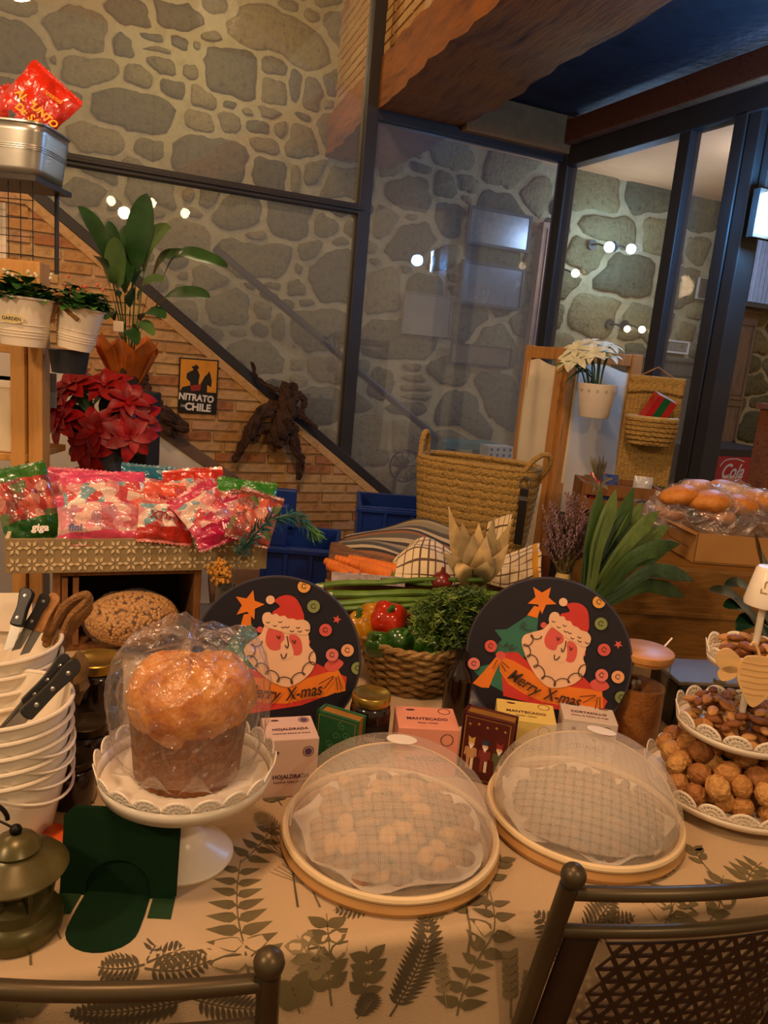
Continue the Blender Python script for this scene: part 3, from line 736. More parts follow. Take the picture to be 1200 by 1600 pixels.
def food_cover(name, label, c, R, H, rz, net=None):
    t = thing(name, label, 'food cover', (c.x, c.y, ZT+.0016), rz)
    q = MB(); q.lathe([(R-.012, 0), (R, .001), (R+.004, .009), (R, .018), (R-.012, .018), (R-.012, 0)], 64); q.build('base_hoop', m_hoop, t)
    q = MB(); q.lathe([(0, .001), (R-.012, .001), (R-.012, .004), (0, .004)], 48); q.build('base_tray', m_hoopw, t)
    q = MB(); q.tube([((R-.003)*math.cos(2*PI*i/64), (R-.003)*math.sin(2*PI*i/64), .024) for i in range(64)], .0055, 8, closed=True); q.build('cover_hoop', m_hoopw, t)
    prof = [((R-.003)*math.cos(k*PI/2/14)**.75, .026+H*math.sin(k*PI/2/14)) for k in range(14)] + [(.004, .026+H)]
    q = MB(); q.lathe(prof, 56); o = q.build('net_dome', net or m_mesh, t, angle=180); uv_dome(o, .0013)
    # the rear half is doubled: the folding shell lies behind the front one, edged with a rib
    q = MB(); R2 = R-.010; H2 = H-.008
    def half(u, v):
        a = PI*u; el = math.radians(62)+v*math.radians(112)      # swing about the side hinges
        x = math.cos(a); s = math.sin(a)
        y = s*math.cos(el); z = s*math.sin(el)
        return (R2*x, R2*y*.98, .026+H2*abs(z) if z > 0 else .026)
    q.grid(half, 40, 16); o = q.build('folding_shell', m_mesh2, t, angle=180); uv_dome(o, .0012)
    q = MB(); q.tube([half(i/40, 0) for i in range(41)], .0016, 6); q.build('shell_rib', m_hoopw, t)
    # oval maker's sticker on the rear shell
    def onD(x, y):
        r = math.hypot(x, y)/(R-.003); k = math.acos(min(1, r)**(1/.75)); return Vector((x, y, .026+H*math.sin(k)+.0015))
    q = MB(); sx, sy = .012, .045
    vs = [onD(sx, sy)] + [onD(sx+.023*math.cos(a), sy+.020*math.sin(a)) for a in [2*PI*i/20 for i in range(20)]]
    q.add(vs, [(0, 1+i, 1+(i+1) % 20) for i in range(20)]); q.build('sticker', m_paper, t)
    # folded paper lining
    q = MB(); f0 = rs.uniform(0, 6, 5)
    def lin_(u, v): a = 2*PI*u; r = (R-.020)*v*(1-.04*math.sin(a*5+f0[0])-.03*math.sin(a*9+f0[1])); return (r*math.cos(a), r*math.sin(a), .005+.014*v**4*(1+.5*math.sin(a*7+f0[2]))+.006*v**3)
    q.grid(lin_, 48, 8, cu=True); q.build('paper_lining', pm('lining_paper', '#efe5d2', .8, var=.04), t, angle=180)
    return t
dL = PZ(610, 1298, ZT+.02); dR = PZ(911, 1267, ZT+.02)
food_cover('mesh_food_cover', 'white mesh dome cover over large almonds, left of the two covers', dL, .156, .116, math.radians(8), mesh_mat('white_net_open', .11, '#ece0cc'))
food_cover('mesh_food_cover', 'white mesh dome cover over small hazelnuts, right of the two covers', dR, .151, .114, math.radians(-14))
# --- nuts: one of each kind, then copies
def almond_mesh(name, mat, L=.026, W_=.016, H=.009, seed=0):
    q = MB(); q.ball((0, 0, 0), (L/2, W_/2, H/2), 12, 8, fn=lambda d: 1-.18*max(0, d.x)**2*abs(d.y)-.10*max(0, d.x)*abs(d.y)); return q.build(name, mat, None, angle=180)
m_alm = [ramp_mat('almond_shell_%d' % i, c, 60, .6, .4, 200, stretch=(.5, 1, 1)) for i, c in enumerate([['#8f5c2e', '#b07a40', '#774a20'], ['#a8743c', '#c08c50', '#8c5e30'], ['#6f3e1c', '#8a5428', '#5c3214']])]
m_wal = [ramp_mat('walnut_shell_%d' % i, c, 45, .6, .6, 120) for i, c in enumerate([['#8a5a2c', '#b98446', '#9c6a36'], ['#9a6a38', '#c89654', '#ae7c44'], ['#7a4c22', '#a06a38', '#8a5a2c']])]
def heap(protos, n, center, rad, z0, size, label, cat, group, flat=.5, layers=2, rmin=0, sc=(.9, 1.1), excl=None, peak=0.012):
    placed = []; out = []; g = 0
    while len(placed) < n and g < 9000:
        g += 1
        a = rng.uniform(0, 2*PI); r = math.sqrt(rng.uniform(rmin**2, rad**2)); x, y = r*math.cos(a), r*math.sin(a)
        if excl and math.hypot(x-excl[0], y-excl[1]) < excl[2]: continue
        z = 0; ok = True; cnt = 0
        for (px, py, pz_) in placed:
            d = math.hypot(px-x, py-y)
            if d < size*.8: z = max(z, pz_+size*flat*(1-(d/(size*.8))**2)**.5*1.05)
        if z > peak+size*flat*layers*(1-(r/rad)**2*.6): continue
        placed.append((x, y, z))
    for i, (x, y, z) in enumerate(placed):
        pr = protos[int(rng.integers(len(protos)))]
        first = not pr.get('used')
        o = pr if first else pr.copy()
        if first: pr['used'] = 1
        else: COL.objects.link(o)
        o.location = (center[0]+x, center[1]+y, z0+z+size*flat*.5); k = rng.uniform(*sc); o.scale = (k, k, k)
        tl = .35; o.rotation_euler = (rng.uniform(-tl, tl), rng.uniform(-tl, tl), rng.uniform(0, 6.28))
        if flat > .8: o.rotation_euler = tuple(rng.uniform(0, 6.28, 3))
        tag(o, label, cat, group); out.append(o)
    return out
big_alm = [almond_mesh('almond', ramp_mat('pale_almond_%d' % i, c, 60, .6, .4, 200, stretch=(.5, 1, 1)), .037, .026, .016) for i, c in enumerate((['#b5803f', '#d3a05e', '#a06c34'], ['#8a5626', '#a87038', '#74461e'], ['#5c3414', '#784820', '#4c2a10']))]
heap(big_alm, 108, (dL.x+.002, dL.y-.006), .115, ZT+.013, .031, 'large tan almond in its shell heaped under the left mesh cover', 'nut', 'almonds under the left mesh cover', .5, 2.2)
def hazel(mat):
    q = MB(); q.ball((0, 0, 0), (.0085, .0085, .009), 10, 8, fn=lambda d: 1+.12*max(0, d.z)**4-.1*max(0, -d.z)**4); return q.build('hazelnut', mat, None, angle=180)
haz = [hazel(pm('hazel_%d' % i, c, .5, var=.2, scale=60)) for i, c in enumerate(('#5c3a1c', '#80552e', '#3e2612'))]
heap(haz, 215, (dR.x+.006, dR.y-.004), .114, ZT+.013, .0178, 'small brown hazelnut heaped under the right mesh cover', 'nut', 'hazelnuts under the right mesh cover', .85, 1.3, peak=.006)

# --- three-tier stand
sp = PZ(1132, 1250, ZT); stt = thing('tiered_stand', 'white three-tier lace stand filled with walnuts and almonds', 'tiered stand', (sp.x, sp.y, ZT+.0016))
RT_ = [(.131, .022), (.096, .130), (.066, .246)]
q = MB(); q.lathe([(0, 0), (.07, 0), (.072, .006), (.05, .012), (.012, .022), (0, .022)], 36); q.build('foot', m_white, stt)
for (r_, z_) in RT_:
    q = MB(); q.lathe([(0, z_), (r_, z_), (r_+.004, z_+.004), (r_, z_+.006), (0, z_+.005)], 56); pl = q.build('plate', m_white, stt)
    q = MB(); lace_rim(q, r_+.002, z_+.001, .2, .012, int(r_*130)+2, .5*2*PI*r_/(int(r_*130)+2)); q.build('lace_rim', m_white, pl, solid=.0015)
q = MB(); q.lathe([(.0055, .02), (.0055, .36)], 16, cap1=True); q.build('rod', m_white, stt)
q = MB(); q.lathe([(.0, .352), (.030, .352), (.031, .358), (.021, .412), (.018, .416), (0, .417)], 32); fn_ = q.build('shade_finial', m_ceram, stt)
mgrv = pm('groove', '#a88f6c', .7, var=.05)
for (a_, z_, w_, h_) in ((-2.0, .436, .008, .002), (-2.15, .43, .002, .010), (-1.85, .43, .002, .010), (-2.1, .418, .008, .002), (-2.3, .42, .002, .008), (-1.35, .425, .0015, .046), (-1.2, .446, .012, .0015)):
    rr = .031-.010*(z_-.398)/.054+.0004; z_ -= .04
    q = MB(); q.box((rr*math.cos(a_), rr*math.sin(a_), z_), (.001, w_, h_), Matrix.Rotation(a_, 3, 'Z')); q.build('carved_mark', mgrv, fn_, smooth=False)
def walnut(mat, seed):
    r0 = np.random.default_rng(seed); p_ = r0.uniform(0, 6, 6)
    def f(d):
        a = math.atan2(d.y, d.z); return 1+.035*math.sin(a*6+p_[0]+d.x*7)+.03*math.sin(d.x*13+p_[1]+a*4)+.025*math.sin(d.y*17+p_[2]+d.x*5)-.05*math.exp(-(d.y/.07)**2)+.06*math.exp(-(d.y/.16)**2)
    q = MB(); q.ball((0, 0, 0), (.0185, .0165, .0165), 28, 20, fn=f); return q.build('walnut', mat, None, angle=180)
wal = [walnut(m_wal[i % 3], i) for i in range(4)]
heap(wal, 84, (sp.x, sp.y), .114, ZT+.0016+.030, .033, 'wrinkled brown walnut heaped on the lowest tier of the white stand', 'nut', 'walnuts on the lowest tier', .95, 1.7, rmin=.02, sc=(.92, 1.12), peak=.01)
alm2 = [almond_mesh('almond', m_alm[i % 3], .030, .018, .011) for i in range(3)]
heap(alm2, 100, (sp.x, sp.y), .084, ZT+.0016+.136, .021, 'tan almond heaped on the middle tier of the white stand', 'nut', 'almonds on the middle tier', .5, 2.6, rmin=.012)
alm3 = [almond_mesh('almond', m_alm[(i+1) % 3], .034, .019, .012) for i in range(2)]
heap(alm3, 44, (sp.x, sp.y), .056, ZT+.0016+.252, .021, 'tan almond heaped on the top tier of the white stand', 'nut', 'almonds on the top tier', .5, 2.6, rmin=.012)
# wooden bee hanging on the stand
bp_ = PD(1172, 1052, sp.y-.078)
be = thing('bee_ornament', 'flat pale wooden bee hung on the tiered stand', 'ornament', bp_, math.radians(-6))
FB = frame((0, 0, 0), (1, 0, 0), (0, 0, 1)); m_ply = pm('pale_ply', '#e0b678', .55, var=.1, scale=10, stretch=(1, 1, 6)); m_plyd = pm('burnt_line', '#b98848', .7, var=.05)
k_ = mpp(bp_)
def P2(lst): return [((x-1172)*k_, (1052-y)*k_) for (x, y) in lst]
body = spline([(p[0], p[1]) for p in P2([(1158, 1028), (1172, 1022), (1192, 1022), (1210, 1032), (1214, 1056), (1204, 1084), (1184, 1106), (1166, 1086), (1152, 1056)])], 4, True)
q = MB(); q.prism([tuple(p) for p in body], .004, FB); b_o = q.build('body', m_ply, be, smooth=False)
for yy in (1034, 1044, 1054, 1064, 1074, 1084):
    w0 = 1156 if yy < 1060 else 1156+(yy-1060)*.5; w1 = 1209-(0 if yy < 1060 else (yy-1060)*.45)
    q = MB(); stroke(q, P2([(w0, yy), ((w0+w1)/2, yy+2), (w1, yy)]), .0012, FB, .0046); q.build('stripe', m_plyd, b_o, smooth=False)
for nm, pts in (('wing', [(1156, 1050), (1142, 1056), (1126, 1050), (1117, 1036), (1120, 1022), (1134, 1016), (1150, 1026), (1160, 1040)]), ('wing', [(1158, 1052), (1146, 1066), (1132, 1070), (1124, 1060), (1130, 1048), (1146, 1044)]),
                ('wing', [(1206, 1040), (1220, 1022), (1240, 1020), (1246, 1040), (1236, 1052), (1216, 1054)]), ('wing', [(1208, 1054), (1226, 1052), (1238, 1062), (1230, 1074), (1214, 1070)])):
    q = MB(); q.prism([tuple(p) for p in spline(P2(pts), 4, True)], .003, TR(0, .002, 0) @ FB); q.build(nm, m_ply, be, smooth=False)
for pts in ([(1182, 1026), (1176, 1012), (1168, 1001), (1164, 1006)], [(1190, 1026), (1196, 1012), (1204, 1002), (1208, 1008)]):
    q = MB(); q.tube([FB @ Vector((p[0], p[1], .002)) for p in spline(P2(pts), 5)], .0022, 6); q.build('antenna', m_ply, be)

# --- lantern
lp = PZ(26, 1452, ZT); ln = thing('storm_lantern', 'small olive metal storm lantern at the left table edge', 'lantern', (lp.x, lp.y, ZT+.0016)); ln.scale = (.82,)*3
m_ol = pm('olive_enamel', '#57502c', .32, .3, var=.2, scale=12)
q = MB(); q.lathe([(0, 0), (.058, 0), (.062, .006), (.062, .022), (.056, .032), (.050, .036), (.048, .052), (.036, .06), (0, .06)], 40); q.build('base', m_ol, ln)
q = MB(); q.lathe([(.030, .058), (.034, .07), (.034, .085), (.030, .098)], 28); q.build('globe', film('lantern_glass', (.9, .85, .7), .08, .03, 0), ln)
for k in range(6):
    a = k*PI/3+.3; q = MB(); q.tube([(.046*math.cos(a), .046*math.sin(a), .05), (.05*math.cos(a), .05*math.sin(a), .075), (.044*math.cos(a), .044*math.sin(a), .1)], .0028, 8); q.build('guard_bar', m_ol, ln)
q = MB(); q.lathe([(.040, .096), (.068, .098), (.070, .102), (.060, .112), (.036, .124), (.032, .128), (.034, .133), (.026, .144), (.014, .152), (0, .154)], 44); q.build('hood', m_ol, ln)
q = MB(); q.ball((0, 0, .158), .0085, 12, 8); kn = q.build('knob', pm('black_iron', '#1a1713', .4, .6, var=.1), ln)
q = MB(); q.tube([(-.006-.06*i/10, 0, .162+.012*math.sin(i*.25)) for i in range(11)], .0018, 6); q.build('bail', MATS['black_iron'], kn)
# --- green bookend
m_gr = pm('green_baize', '#07260f', .75, var=.12, scale=30, spec=.2); m_gr2 = pm('green_enamel', '#2f4a2c', .3, .3, var=.1)
gp = PZ(184, 1402, ZT); k_ = mpp(gp); gb = thing('bookend', 'dark green metal bookend with a folded tongue standing beside the lantern', 'bookend', (gp.x, gp.y, ZT+.0016), math.radians(3), None)
Wb, Hb = .143, .114
arch = [(.040*math.cos(PI*i/14), .012+.036*math.sin(PI*i/14)) for i in range(15)]
outl = [(-Wb/2, 0), (-.040, 0)] + [(-x, y) for (x, y) in arch] + [(.040, 0), (Wb/2, 0), (Wb/2, Hb-.012), (Wb/2-.012, Hb), (-Wb/2+.012, Hb), (-Wb/2, Hb-.012)]
lean = RX(math.radians(-8))
q = MB(); q.prism(outl, .002, lean @ FB); q.build('upright', m_gr, gb, smooth=False)
gb2 = thing('bookend', 'second green bookend nested directly behind the front one', 'bookend', (gp.x, gp.y+.006, ZT+.0016), math.radians(3), None)
q = MB(); q.prism([(-Wb/2, 0), (Wb/2, 0), (Wb/2, Hb-.014), (Wb/2-.012, Hb-.002), (-Wb/2+.012, Hb-.002), (-Wb/2, Hb-.014)], .002, lean @ FB); q.build('upright', m_gr, gb2, smooth=False)
q = MB(); q.box((0, .03, .001), (.08, .06, .0018)); q.build('tongue', m_gr, gb2, smooth=False)
tong = [(-.040, .004), (.040, .004), (.042, -.03)] + [(.042*math.cos(a), -.058-.036*math.sin(a)) for a in [PI*i/12 for i in range(13)]] + [(-.042, -.03)]
q = MB(); q.prism(tong[::-1], .0018, None); q.build('tongue', m_gr, gb, smooth=False)
for s in (-1, 1):
    q = MB(); q.prism([(s*.044, .002), (s*Wb/2, .002), (s*(Wb/2+.003), -.036), (s*.046, -.036)][::s], .0018); q.build('foot', m_gr2, gb, smooth=False)
# --- orange packet
op = PZ(92, 1318, ZT); pk = thing('orange_packet', 'small orange and white packet lying behind the bookend', 'packet', (op.x, op.y, ZT+.002), math.radians(-25))
q = MB(); q.grid(lambda u, v: ((u-.5)*.085, (v-.5)*.055, .0005+.016*(max(0, math.sin(PI*u)*math.sin(PI*v)))**.5), 14, 10, mfn=lambda u, v: 1 if abs(u-.75+.1*math.sin(v*9)) < .06 else 0); q.build('wrapper', [pm('orange_film', '#d9591c', .35, var=.15), m_paper], pk)
# ------------------------------------------------------------------ the row of boards, boxes and jars
FB = frame((0, 0, 0), (1, 0, 0), (0, 0, 1))
def board(label, cx, cy, D, rpx, rz, lean_deg, art_rot):
    lean_ = math.radians(lean_deg); c = PD(cx, cy, D)
    for _ in range(12): R = rpx*mpp(c); c = PZ(cx, cy, ZT+.0016+R*math.cos(lean_))
    t = thing('round_board', label, 'board', (c.x, c.y-R*math.sin(lean_)*math.cos(rz), ZT+.004), rz)
    M0 = RX(-lean_) @ TR(0, 0, R) @ FB             # disc plane, resting on its lower edge
    q = MB(); n = 64
    q.prism([(R*math.cos(2*PI*i/n), R*math.sin(2*PI*i/n)) for i in range(n)], .006, M0 @ TR(0, 0, -.006)); q.build('disc', pm('navy_board', '#17131f', .5, var=.1), t, smooth=False)
    q = MB(); q.tube([M0 @ Vector((R*math.cos(2*PI*i/n), R*math.sin(2*PI*i/n), -.002)) for i in range(n)], .0025, 6, closed=True); q.build('edge_band', pm('navy_edge', '#3b3640', .5, var=.1), t)
    A = M0 @ Matrix.Rotation(art_rot, 4, 'Z')
    cols = {'or': '#e0791f', 'red': '#c5352a', 'cream': '#e6b893', 'coral': '#d1564c', 'green': '#2f6b58', 'yel': '#dea04a', 'lg': '#7d8a4f', 'pink': '#d8766a', 'ink': '#38231c', 'dk': '#1e1a28', 'peach': '#e0a070'}
    mats = {k: pm('print_'+k, v, .55, var=.05) for k, v in cols.items()}
    S = lambda pts: [((x-520)/500*R, (600-y)/500*R) for (x, y) in pts]
    ins = lambda pts: [p if math.hypot(*p) < R*.985 else tuple(c_*R*.985/math.hypot(*p) for c_ in p) for p in pts]
    lay = [0.0]
    def put(nm, pts, col, smooth_=0):
        lay[0] += .00016
        p = S(pts); p = [tuple(a) for a in spline(p, smooth_, True)] if smooth_ else p
        p = ins(p)
        q = MB(); q.flat(p, A, 0, .0004+lay[0]); q.build(nm, mats[col], t, smooth=False)
    def line(nm, pts, wd, col='ink', sm=6):
        lay[0] += .00008
        q = MB(); stroke(q, [tuple(p) for p in spline(S(pts), sm)], wd*R/500, A, .0004+lay[0]); q.build(nm, mats[col], t, smooth=False)
    put('printed_tree', [(385, 335), (432, 350), (432, 430), (520, 470), (430, 610), (160, 612), (228, 525), (175, 470), (250, 455)], 'green')
    put('printed_tree', [(240, 600), (420, 640), (480, 800), (290, 850), (150, 800), (60, 730), (170, 690)], 'green')
    put('printed_coat', [(255, 600), (330, 585), (420, 650), (560, 770), (700, 700), (745, 675), (800, 720), (905, 800), (880, 870), (600, 900), (280, 870), (250, 720)], 'red')
    put('printed_banner', [(222, 625), (320, 645), (430, 690), (560, 775), (640, 750), (760, 745), (860, 740), (870, 868), (760, 885), (640, 870), (520, 868), (400, 835), (300, 790), (240, 720)], 'or')
    put('printed_ribbon', [(215, 620), (240, 640), (205, 760), (185, 835), (140, 840), (65, 832), (140, 740)], 'or')
    put('printed_ribbon', [(835, 735), (865, 740), (885, 830), (880, 880), (820, 880), (832, 800)], 'or')
    put('printed_knot', [(200, 620), (235, 595), (265, 625), (235, 650)], 'coral', 4); put('printed_knot', [(790, 700), (850, 665), (905, 710), (860, 745), (810, 740)], 'coral', 4)
    put('printed_star', starp(440, 238, 92, .12), 'or'); put('printed_star_stem', [(398, 285), (440, 290), (425, 358), (362, 350)], 'or')
    put('printed_star', starp(925, 446, 27, .1), 'coral')
    put('printed_ear', circ(470, 396, 19), 'coral'); put('printed_ear', circ(722, 535, 19), 'coral')
    put('printed_beard', [(400, 452), (470, 420), (520, 370), (640, 430), (735, 480), (730, 560), (752, 610), (742, 670), (680, 735), (560, 772), (470, 720), (400, 630), (352, 530), (358, 478)], 'cream', 4)
    put('printed_cheek', [(505, 420), (530, 402), (590, 440), (600, 475), (575, 510), (555, 540), (505, 530), (484, 480)], 'coral', 3)
    put('printed_cheek', [(628, 470), (670, 480), (690, 520), (680, 585), (645, 600), (612, 570), (622, 520)], 'coral', 3)
    put('printed_face', [(575, 500), (622, 500), (625, 600), (545, 600), (560, 545)], 'cream', 3)
    put('printed_hat', [(590, 250), (625, 232), (680, 235), (725, 280), (736, 400), (640, 380), (560, 318), (612, 292), (604, 268)], 'red', 3)
    put('printed_pompom', circ(569, 237, 26), 'cream')
    put('printed_fur', [(500, 325), (520, 305), (548, 308), (560, 325), (585, 325), (600, 345), (628, 348), (645, 370), (675, 378), (695, 392), (735, 400), (760, 430), (755, 470), (735, 490), (700, 485), (670, 470), (620, 455), (570, 425), (520, 395), (497, 365)], 'cream', 4)
    for (x, y) in ((525, 365), (560, 395), (595, 380), (605, 415), (630, 420), (650, 450), (690, 438), (695, 462), (740, 465)): line('printed_curl', [(x-11, y-6), (x, y+3), (x+12, y-2)], 5)
    line('printed_nose', [(615, 470), (612, 520), (600, 540), (592, 520)], 6); line('printed_mouth', [(556, 565), (560, 592), (575, 592), (590, 570)], 6)
    line('printed_eye', [(558, 452), (565, 474), (578, 455)], 5); line('printed_eye', [(640, 500), (648, 522), (660, 505)], 5)
    lp_ = []
    for k in range(74):
        f_ = k/73; bx = spline([(445, 462), (395, 500), (385, 560), (430, 610), (470, 660), (520, 715), (590, 735), (660, 700), (720, 660), (740, 610)], 8); j = min(len(bx)-1, int(f_*(len(bx)-1))); a = f_*2*PI*8
        lp_.append((bx[j].x+21*math.cos(a), bx[j].y+21*math.sin(a)))
    line('printed_beard_curl', lp_, 5.5, 'ink', 2)
    for (x, y, c_) in ((780, 205, 'yel'), (808, 335, 'lg'), (845, 490, 'coral'), (850, 645, 'pink'), (75, 697, 'pink'), (165, 572, 'coral'), (945, 640, 'peach'), (980, 760, 'lg')):
        put('printed_bauble', circ(x, y, 38), c_); line('printed_bauble_swirl', [(x+14, y-4), (x-2, y-16), (x-14, y+2), (x+2, y+14), (x+10, y+4)], 5)
    for pts in ([(330, 430), (345, 395), (360, 410), (340, 430), (390, 440), (405, 425)], [(200, 545), (240, 565), (265, 535), (255, 560), (300, 545), (280, 575), (330, 555)]): line('printed_tree_curl', pts, 4.5)
    for pts in ([(240, 655), (295, 690)], [(235, 665), (275, 715)], [(215, 650), (195, 710)], [(830, 770), (735, 795)], [(830, 775), (760, 830)], [(842, 780), (835, 860)], [(855, 775), (865, 860)]): line('printed_fold', pts, 5, 'ink', 3)
    lt = pm('print_ink', '#2a1820', .6, var=0)
    for (w_, x, y, an, sz) in (('Merry', 392, 762, -.40, 104), ('X-mas', 632, 822, -.07, 104)):
        p = S([(x, y)])[0]; text(t, w_, sz*R/500, A @ TR(p[0], p[1], .006) @ Matrix.Rotation(an, 4, 'Z'), lt, 'lettering', shear=.35, depth=.0001, condensed=.8, bold=.0004)
    return t
board('round navy board with a bearded face in a red hat, left of the vegetable basket', 434, 1034, 1.40, 131, math.radians(6), 10, math.radians(17))
board('round navy board with a bearded face in a red hat, right of the vegetable basket', 851, 1031, 1.47, 126, math.radians(-10), 12, math.radians(0))

# --- sweets boxes: footprint by the lower front corner, yaw, size
def carton(label, base, rz, d, col, words, small, seal, cat='box', side=None, roof=False):
    t = thing('sweets_box', label, cat, (base[0], base[1], ZT+.0018), rz)
    W_, Dp, H = d; m = pm('card_'+col, col, .5, var=.04)
    q = MB(); q.box((0, Dp/2, H/2), (W_, Dp, H)); q.build('carton', m, t, smooth=False, bevel=.0018)
    ink = pm('ink_plum', '#4a2433', .6, var=0)
    Ft = frame((0, -.0006, 0), (1, 0, 0), (0, 0, 1)); Tp = TR(0, 0, H+.0005)
    text(t, words, W_*.115, Ft @ TR(0, H*.36, 0), ink, depth=.0002, condensed=.95, bold=.0002); text(t, small, W_*.055, Ft @ TR(0, H*.27, 0), ink, depth=.0002)
    text(t, words, W_*.115, Tp @ TR(0, Dp*.42, 0), ink, depth=.0002, condensed=.95, bold=.0002); text(t, small, W_*.06, Tp @ TR(0, Dp*.24, 0), ink, depth=.0002)
    for (F_, x, y) in ((Ft, W_*.30, H*.78), (Tp, W_*.32, Dp*.80)):
        q = MB(); stroke(q, circ(x, y, W_*.10, 18)+[circ(x, y, W_*.10, 18)[0]], .0012, F_, .0003); q.build('seal_ring', ink, t, smooth=False)
        if seal: q = MB(); q.flat(circ(x, y, W_*.07, 16), F_, 0, .0003); q.build('seal', pm('seal_'+seal, seal, .6, var=.1), t, smooth=False)
    q = MB(); q.flat(circ(-W_*.30, H*.78, W_*.05, 10, W_*.035), Ft, 0, .0003); q.build('crest', ink, t, smooth=False)
    q = MB(); q.flat(circ(-W_*.25, Dp*.82, W_*.08, 10, W_*.03), Tp, 0, .0003); q.build('crest', ink, t, smooth=False)
    return t
def at_table(x, y): return PZ(x, y, ZT)
b1 = at_table(452, 1247); carton('white and pink box of puff pastries beside the cake stand', b1, math.radians(17), (.083, .075, .10), '#d9b9a6', 'HOJALDRADA', 'Hojaldrada Rellena de Crema', '#5b3a63')
b2 = at_table(663, 1214); carton('pink box of shortbreads behind the left mesh cover', b2, math.radians(5), (.105, .08, .088), '#dd9379', 'MANTECADO', 'Coco / Limon', None)
b3 = at_table(815, 1190); carton('yellow box of shortbreads behind the right mesh cover', b3, math.radians(-6), (.106, .08, .078), '#d9c069', 'MANTECADO', 'Limon / Limon', None)
b4 = at_table(914, 1190); carton('white box of pumpkin pastries next to the bamboo-lidded jar', b4, math.radians(-6), (.098, .08, .078), '#cbbcae', 'CORTADILLO', 'Relleno de Cabello de Angel', '#8a3a34')
# --- book-shaped tins
def book_tin(label, base, rz, d, cov, edge, lean_=0):
    t = thing('book_tin', label, 'tin', (base[0], base[1], ZT+.0018), rz); W_, Dp, H = d
    mc = pm('cover_'+cov, cov, .45, var=.2, scale=30); me_ = pm('gilt_'+edge, edge, .5, .2, var=.15)
    q = MB(); q.box((0, .0025, H/2), (W_, .005, H)); f_ = q.build('front_cover', mc, t, smooth=False, bevel=.001)
    q = MB(); q.box((0, Dp-.0025, H/2), (W_, .005, H)); q.build('back_cover', mc, t, smooth=False, bevel=.001)
    q = MB(); q.box((-W_/2+.0025, Dp/2, H/2), (.005, Dp, H)); q.build('spine', mc, t, smooth=False)
    q = MB(); q.box((.001, Dp/2, H/2), (W_-.008, Dp-.01, H-.005)); q.build('page_block', me_, t, smooth=False)
    return t, f_
tn, f_ = book_tin('green book-shaped tin with curling ornament beside the dark jam jar', at_table(520, 1210), math.radians(-24), (.078, .03, .105), '#1f5a34', '#a8762c')
mo = pm('green_ornament', '#5f9a63', .5, var=.1); Ft = frame((0, -.0004, 0), (1, 0, 0), (0, 0, 1))
for k in range(14):
    x, z = random.uniform(-.03, .03), random.uniform(.012, .095); pts = [(x+.008*(1-i/16)*math.cos(i*.55+k), z+.008*(1-i/16)*math.sin(i*.55+k)) for i in range(16)]
    q = MB(); stroke(q, pts, .0011, Ft, .0003); q.build('scroll', mo, f_, smooth=False)
q = MB(); stroke(q, [(-.034, .006), (.034, .006), (.034, .099), (-.034, .099), (-.034, .006)], .001, Ft, .0003); q.build('border_line', pm('gold_print', '#c09a4a', .4, .3, var=.1), f_, smooth=False)
tn, f_ = book_tin('dark red book-shaped tin with three painted nutcrackers', at_table(751, 1226), math.radians(-20), (.088, .032, .122), '#4d1712', '#94692c')
gp_ = MATS['gold_print']
q = MB(); stroke(q, [(-.038, .006), (.038, .006), (.038, .116), (-.038, .116), (-.038, .006)], .0012, Ft, .0003); q.build('border_line', gp_, f_, smooth=False)
for i, (x, hat) in enumerate(((-.024, '#c7a04c'), (.0, '#2e3a55'), (.024, '#8a2f25'))):
    z0 = .042; body = pm('nut_%d' % i, ['#b98a5c', '#7c3028', '#5a5a3c'][i], .6, var=.1); sk = pm('nut_face', '#dbb48a', .6, var=.05)
    for nm, pts, mm in (('painted_leg', [(x-.006, z0-.02), (x-.001, z0-.02), (x-.001, z0), (x-.006, z0)], body), ('painted_leg', [(x+.001, z0-.02), (x+.006, z0-.02), (x+.006, z0), (x+.001, z0)], pm('nut_boot', '#d8c8a8', .6, var=.1)), ('painted_coat', [(x-.007, z0), (x+.007, z0), (x+.008, z0+.02), (x-.008, z0+.02)], body),
                        ('painted_arm', [(x-.011, z0+.004), (x-.008, z0+.004), (x-.007, z0+.019), (x-.010, z0+.019)], body), ('painted_arm', [(x+.008, z0+.004), (x+.011, z0+.004), (x+.010, z0+.019), (x+.007, z0+.019)], body),
                        ('painted_face', circ(x, z0+.026, .0052, 12), sk), ('painted_beard', [(x-.004, z0+.024), (x+.004, z0+.024), (x, z0+.016)], pm('nut_beard', '#efe6d6', .7, var=0)), ('painted_hat', [(x-.005, z0+.029), (x+.005, z0+.029), (x+.006, z0+.040), (x, z0+.036), (x-.006, z0+.040)], pm('nut_hat_%d' % i, hat, .5, var=.1))):
        q = MB(); q.flat(pts, Ft, 0, .0003+(.0002 if nm in ('painted_beard', 'painted_hat') else 0)); q.build(nm, mm, f_, smooth=False)
for k in range(5): q = MB(); q.flat(starp(-.03+.015*k, .103+.003*(k % 2), .003), Ft, 0, .0003); q.build('printed_star', gp_, f_, smooth=False)
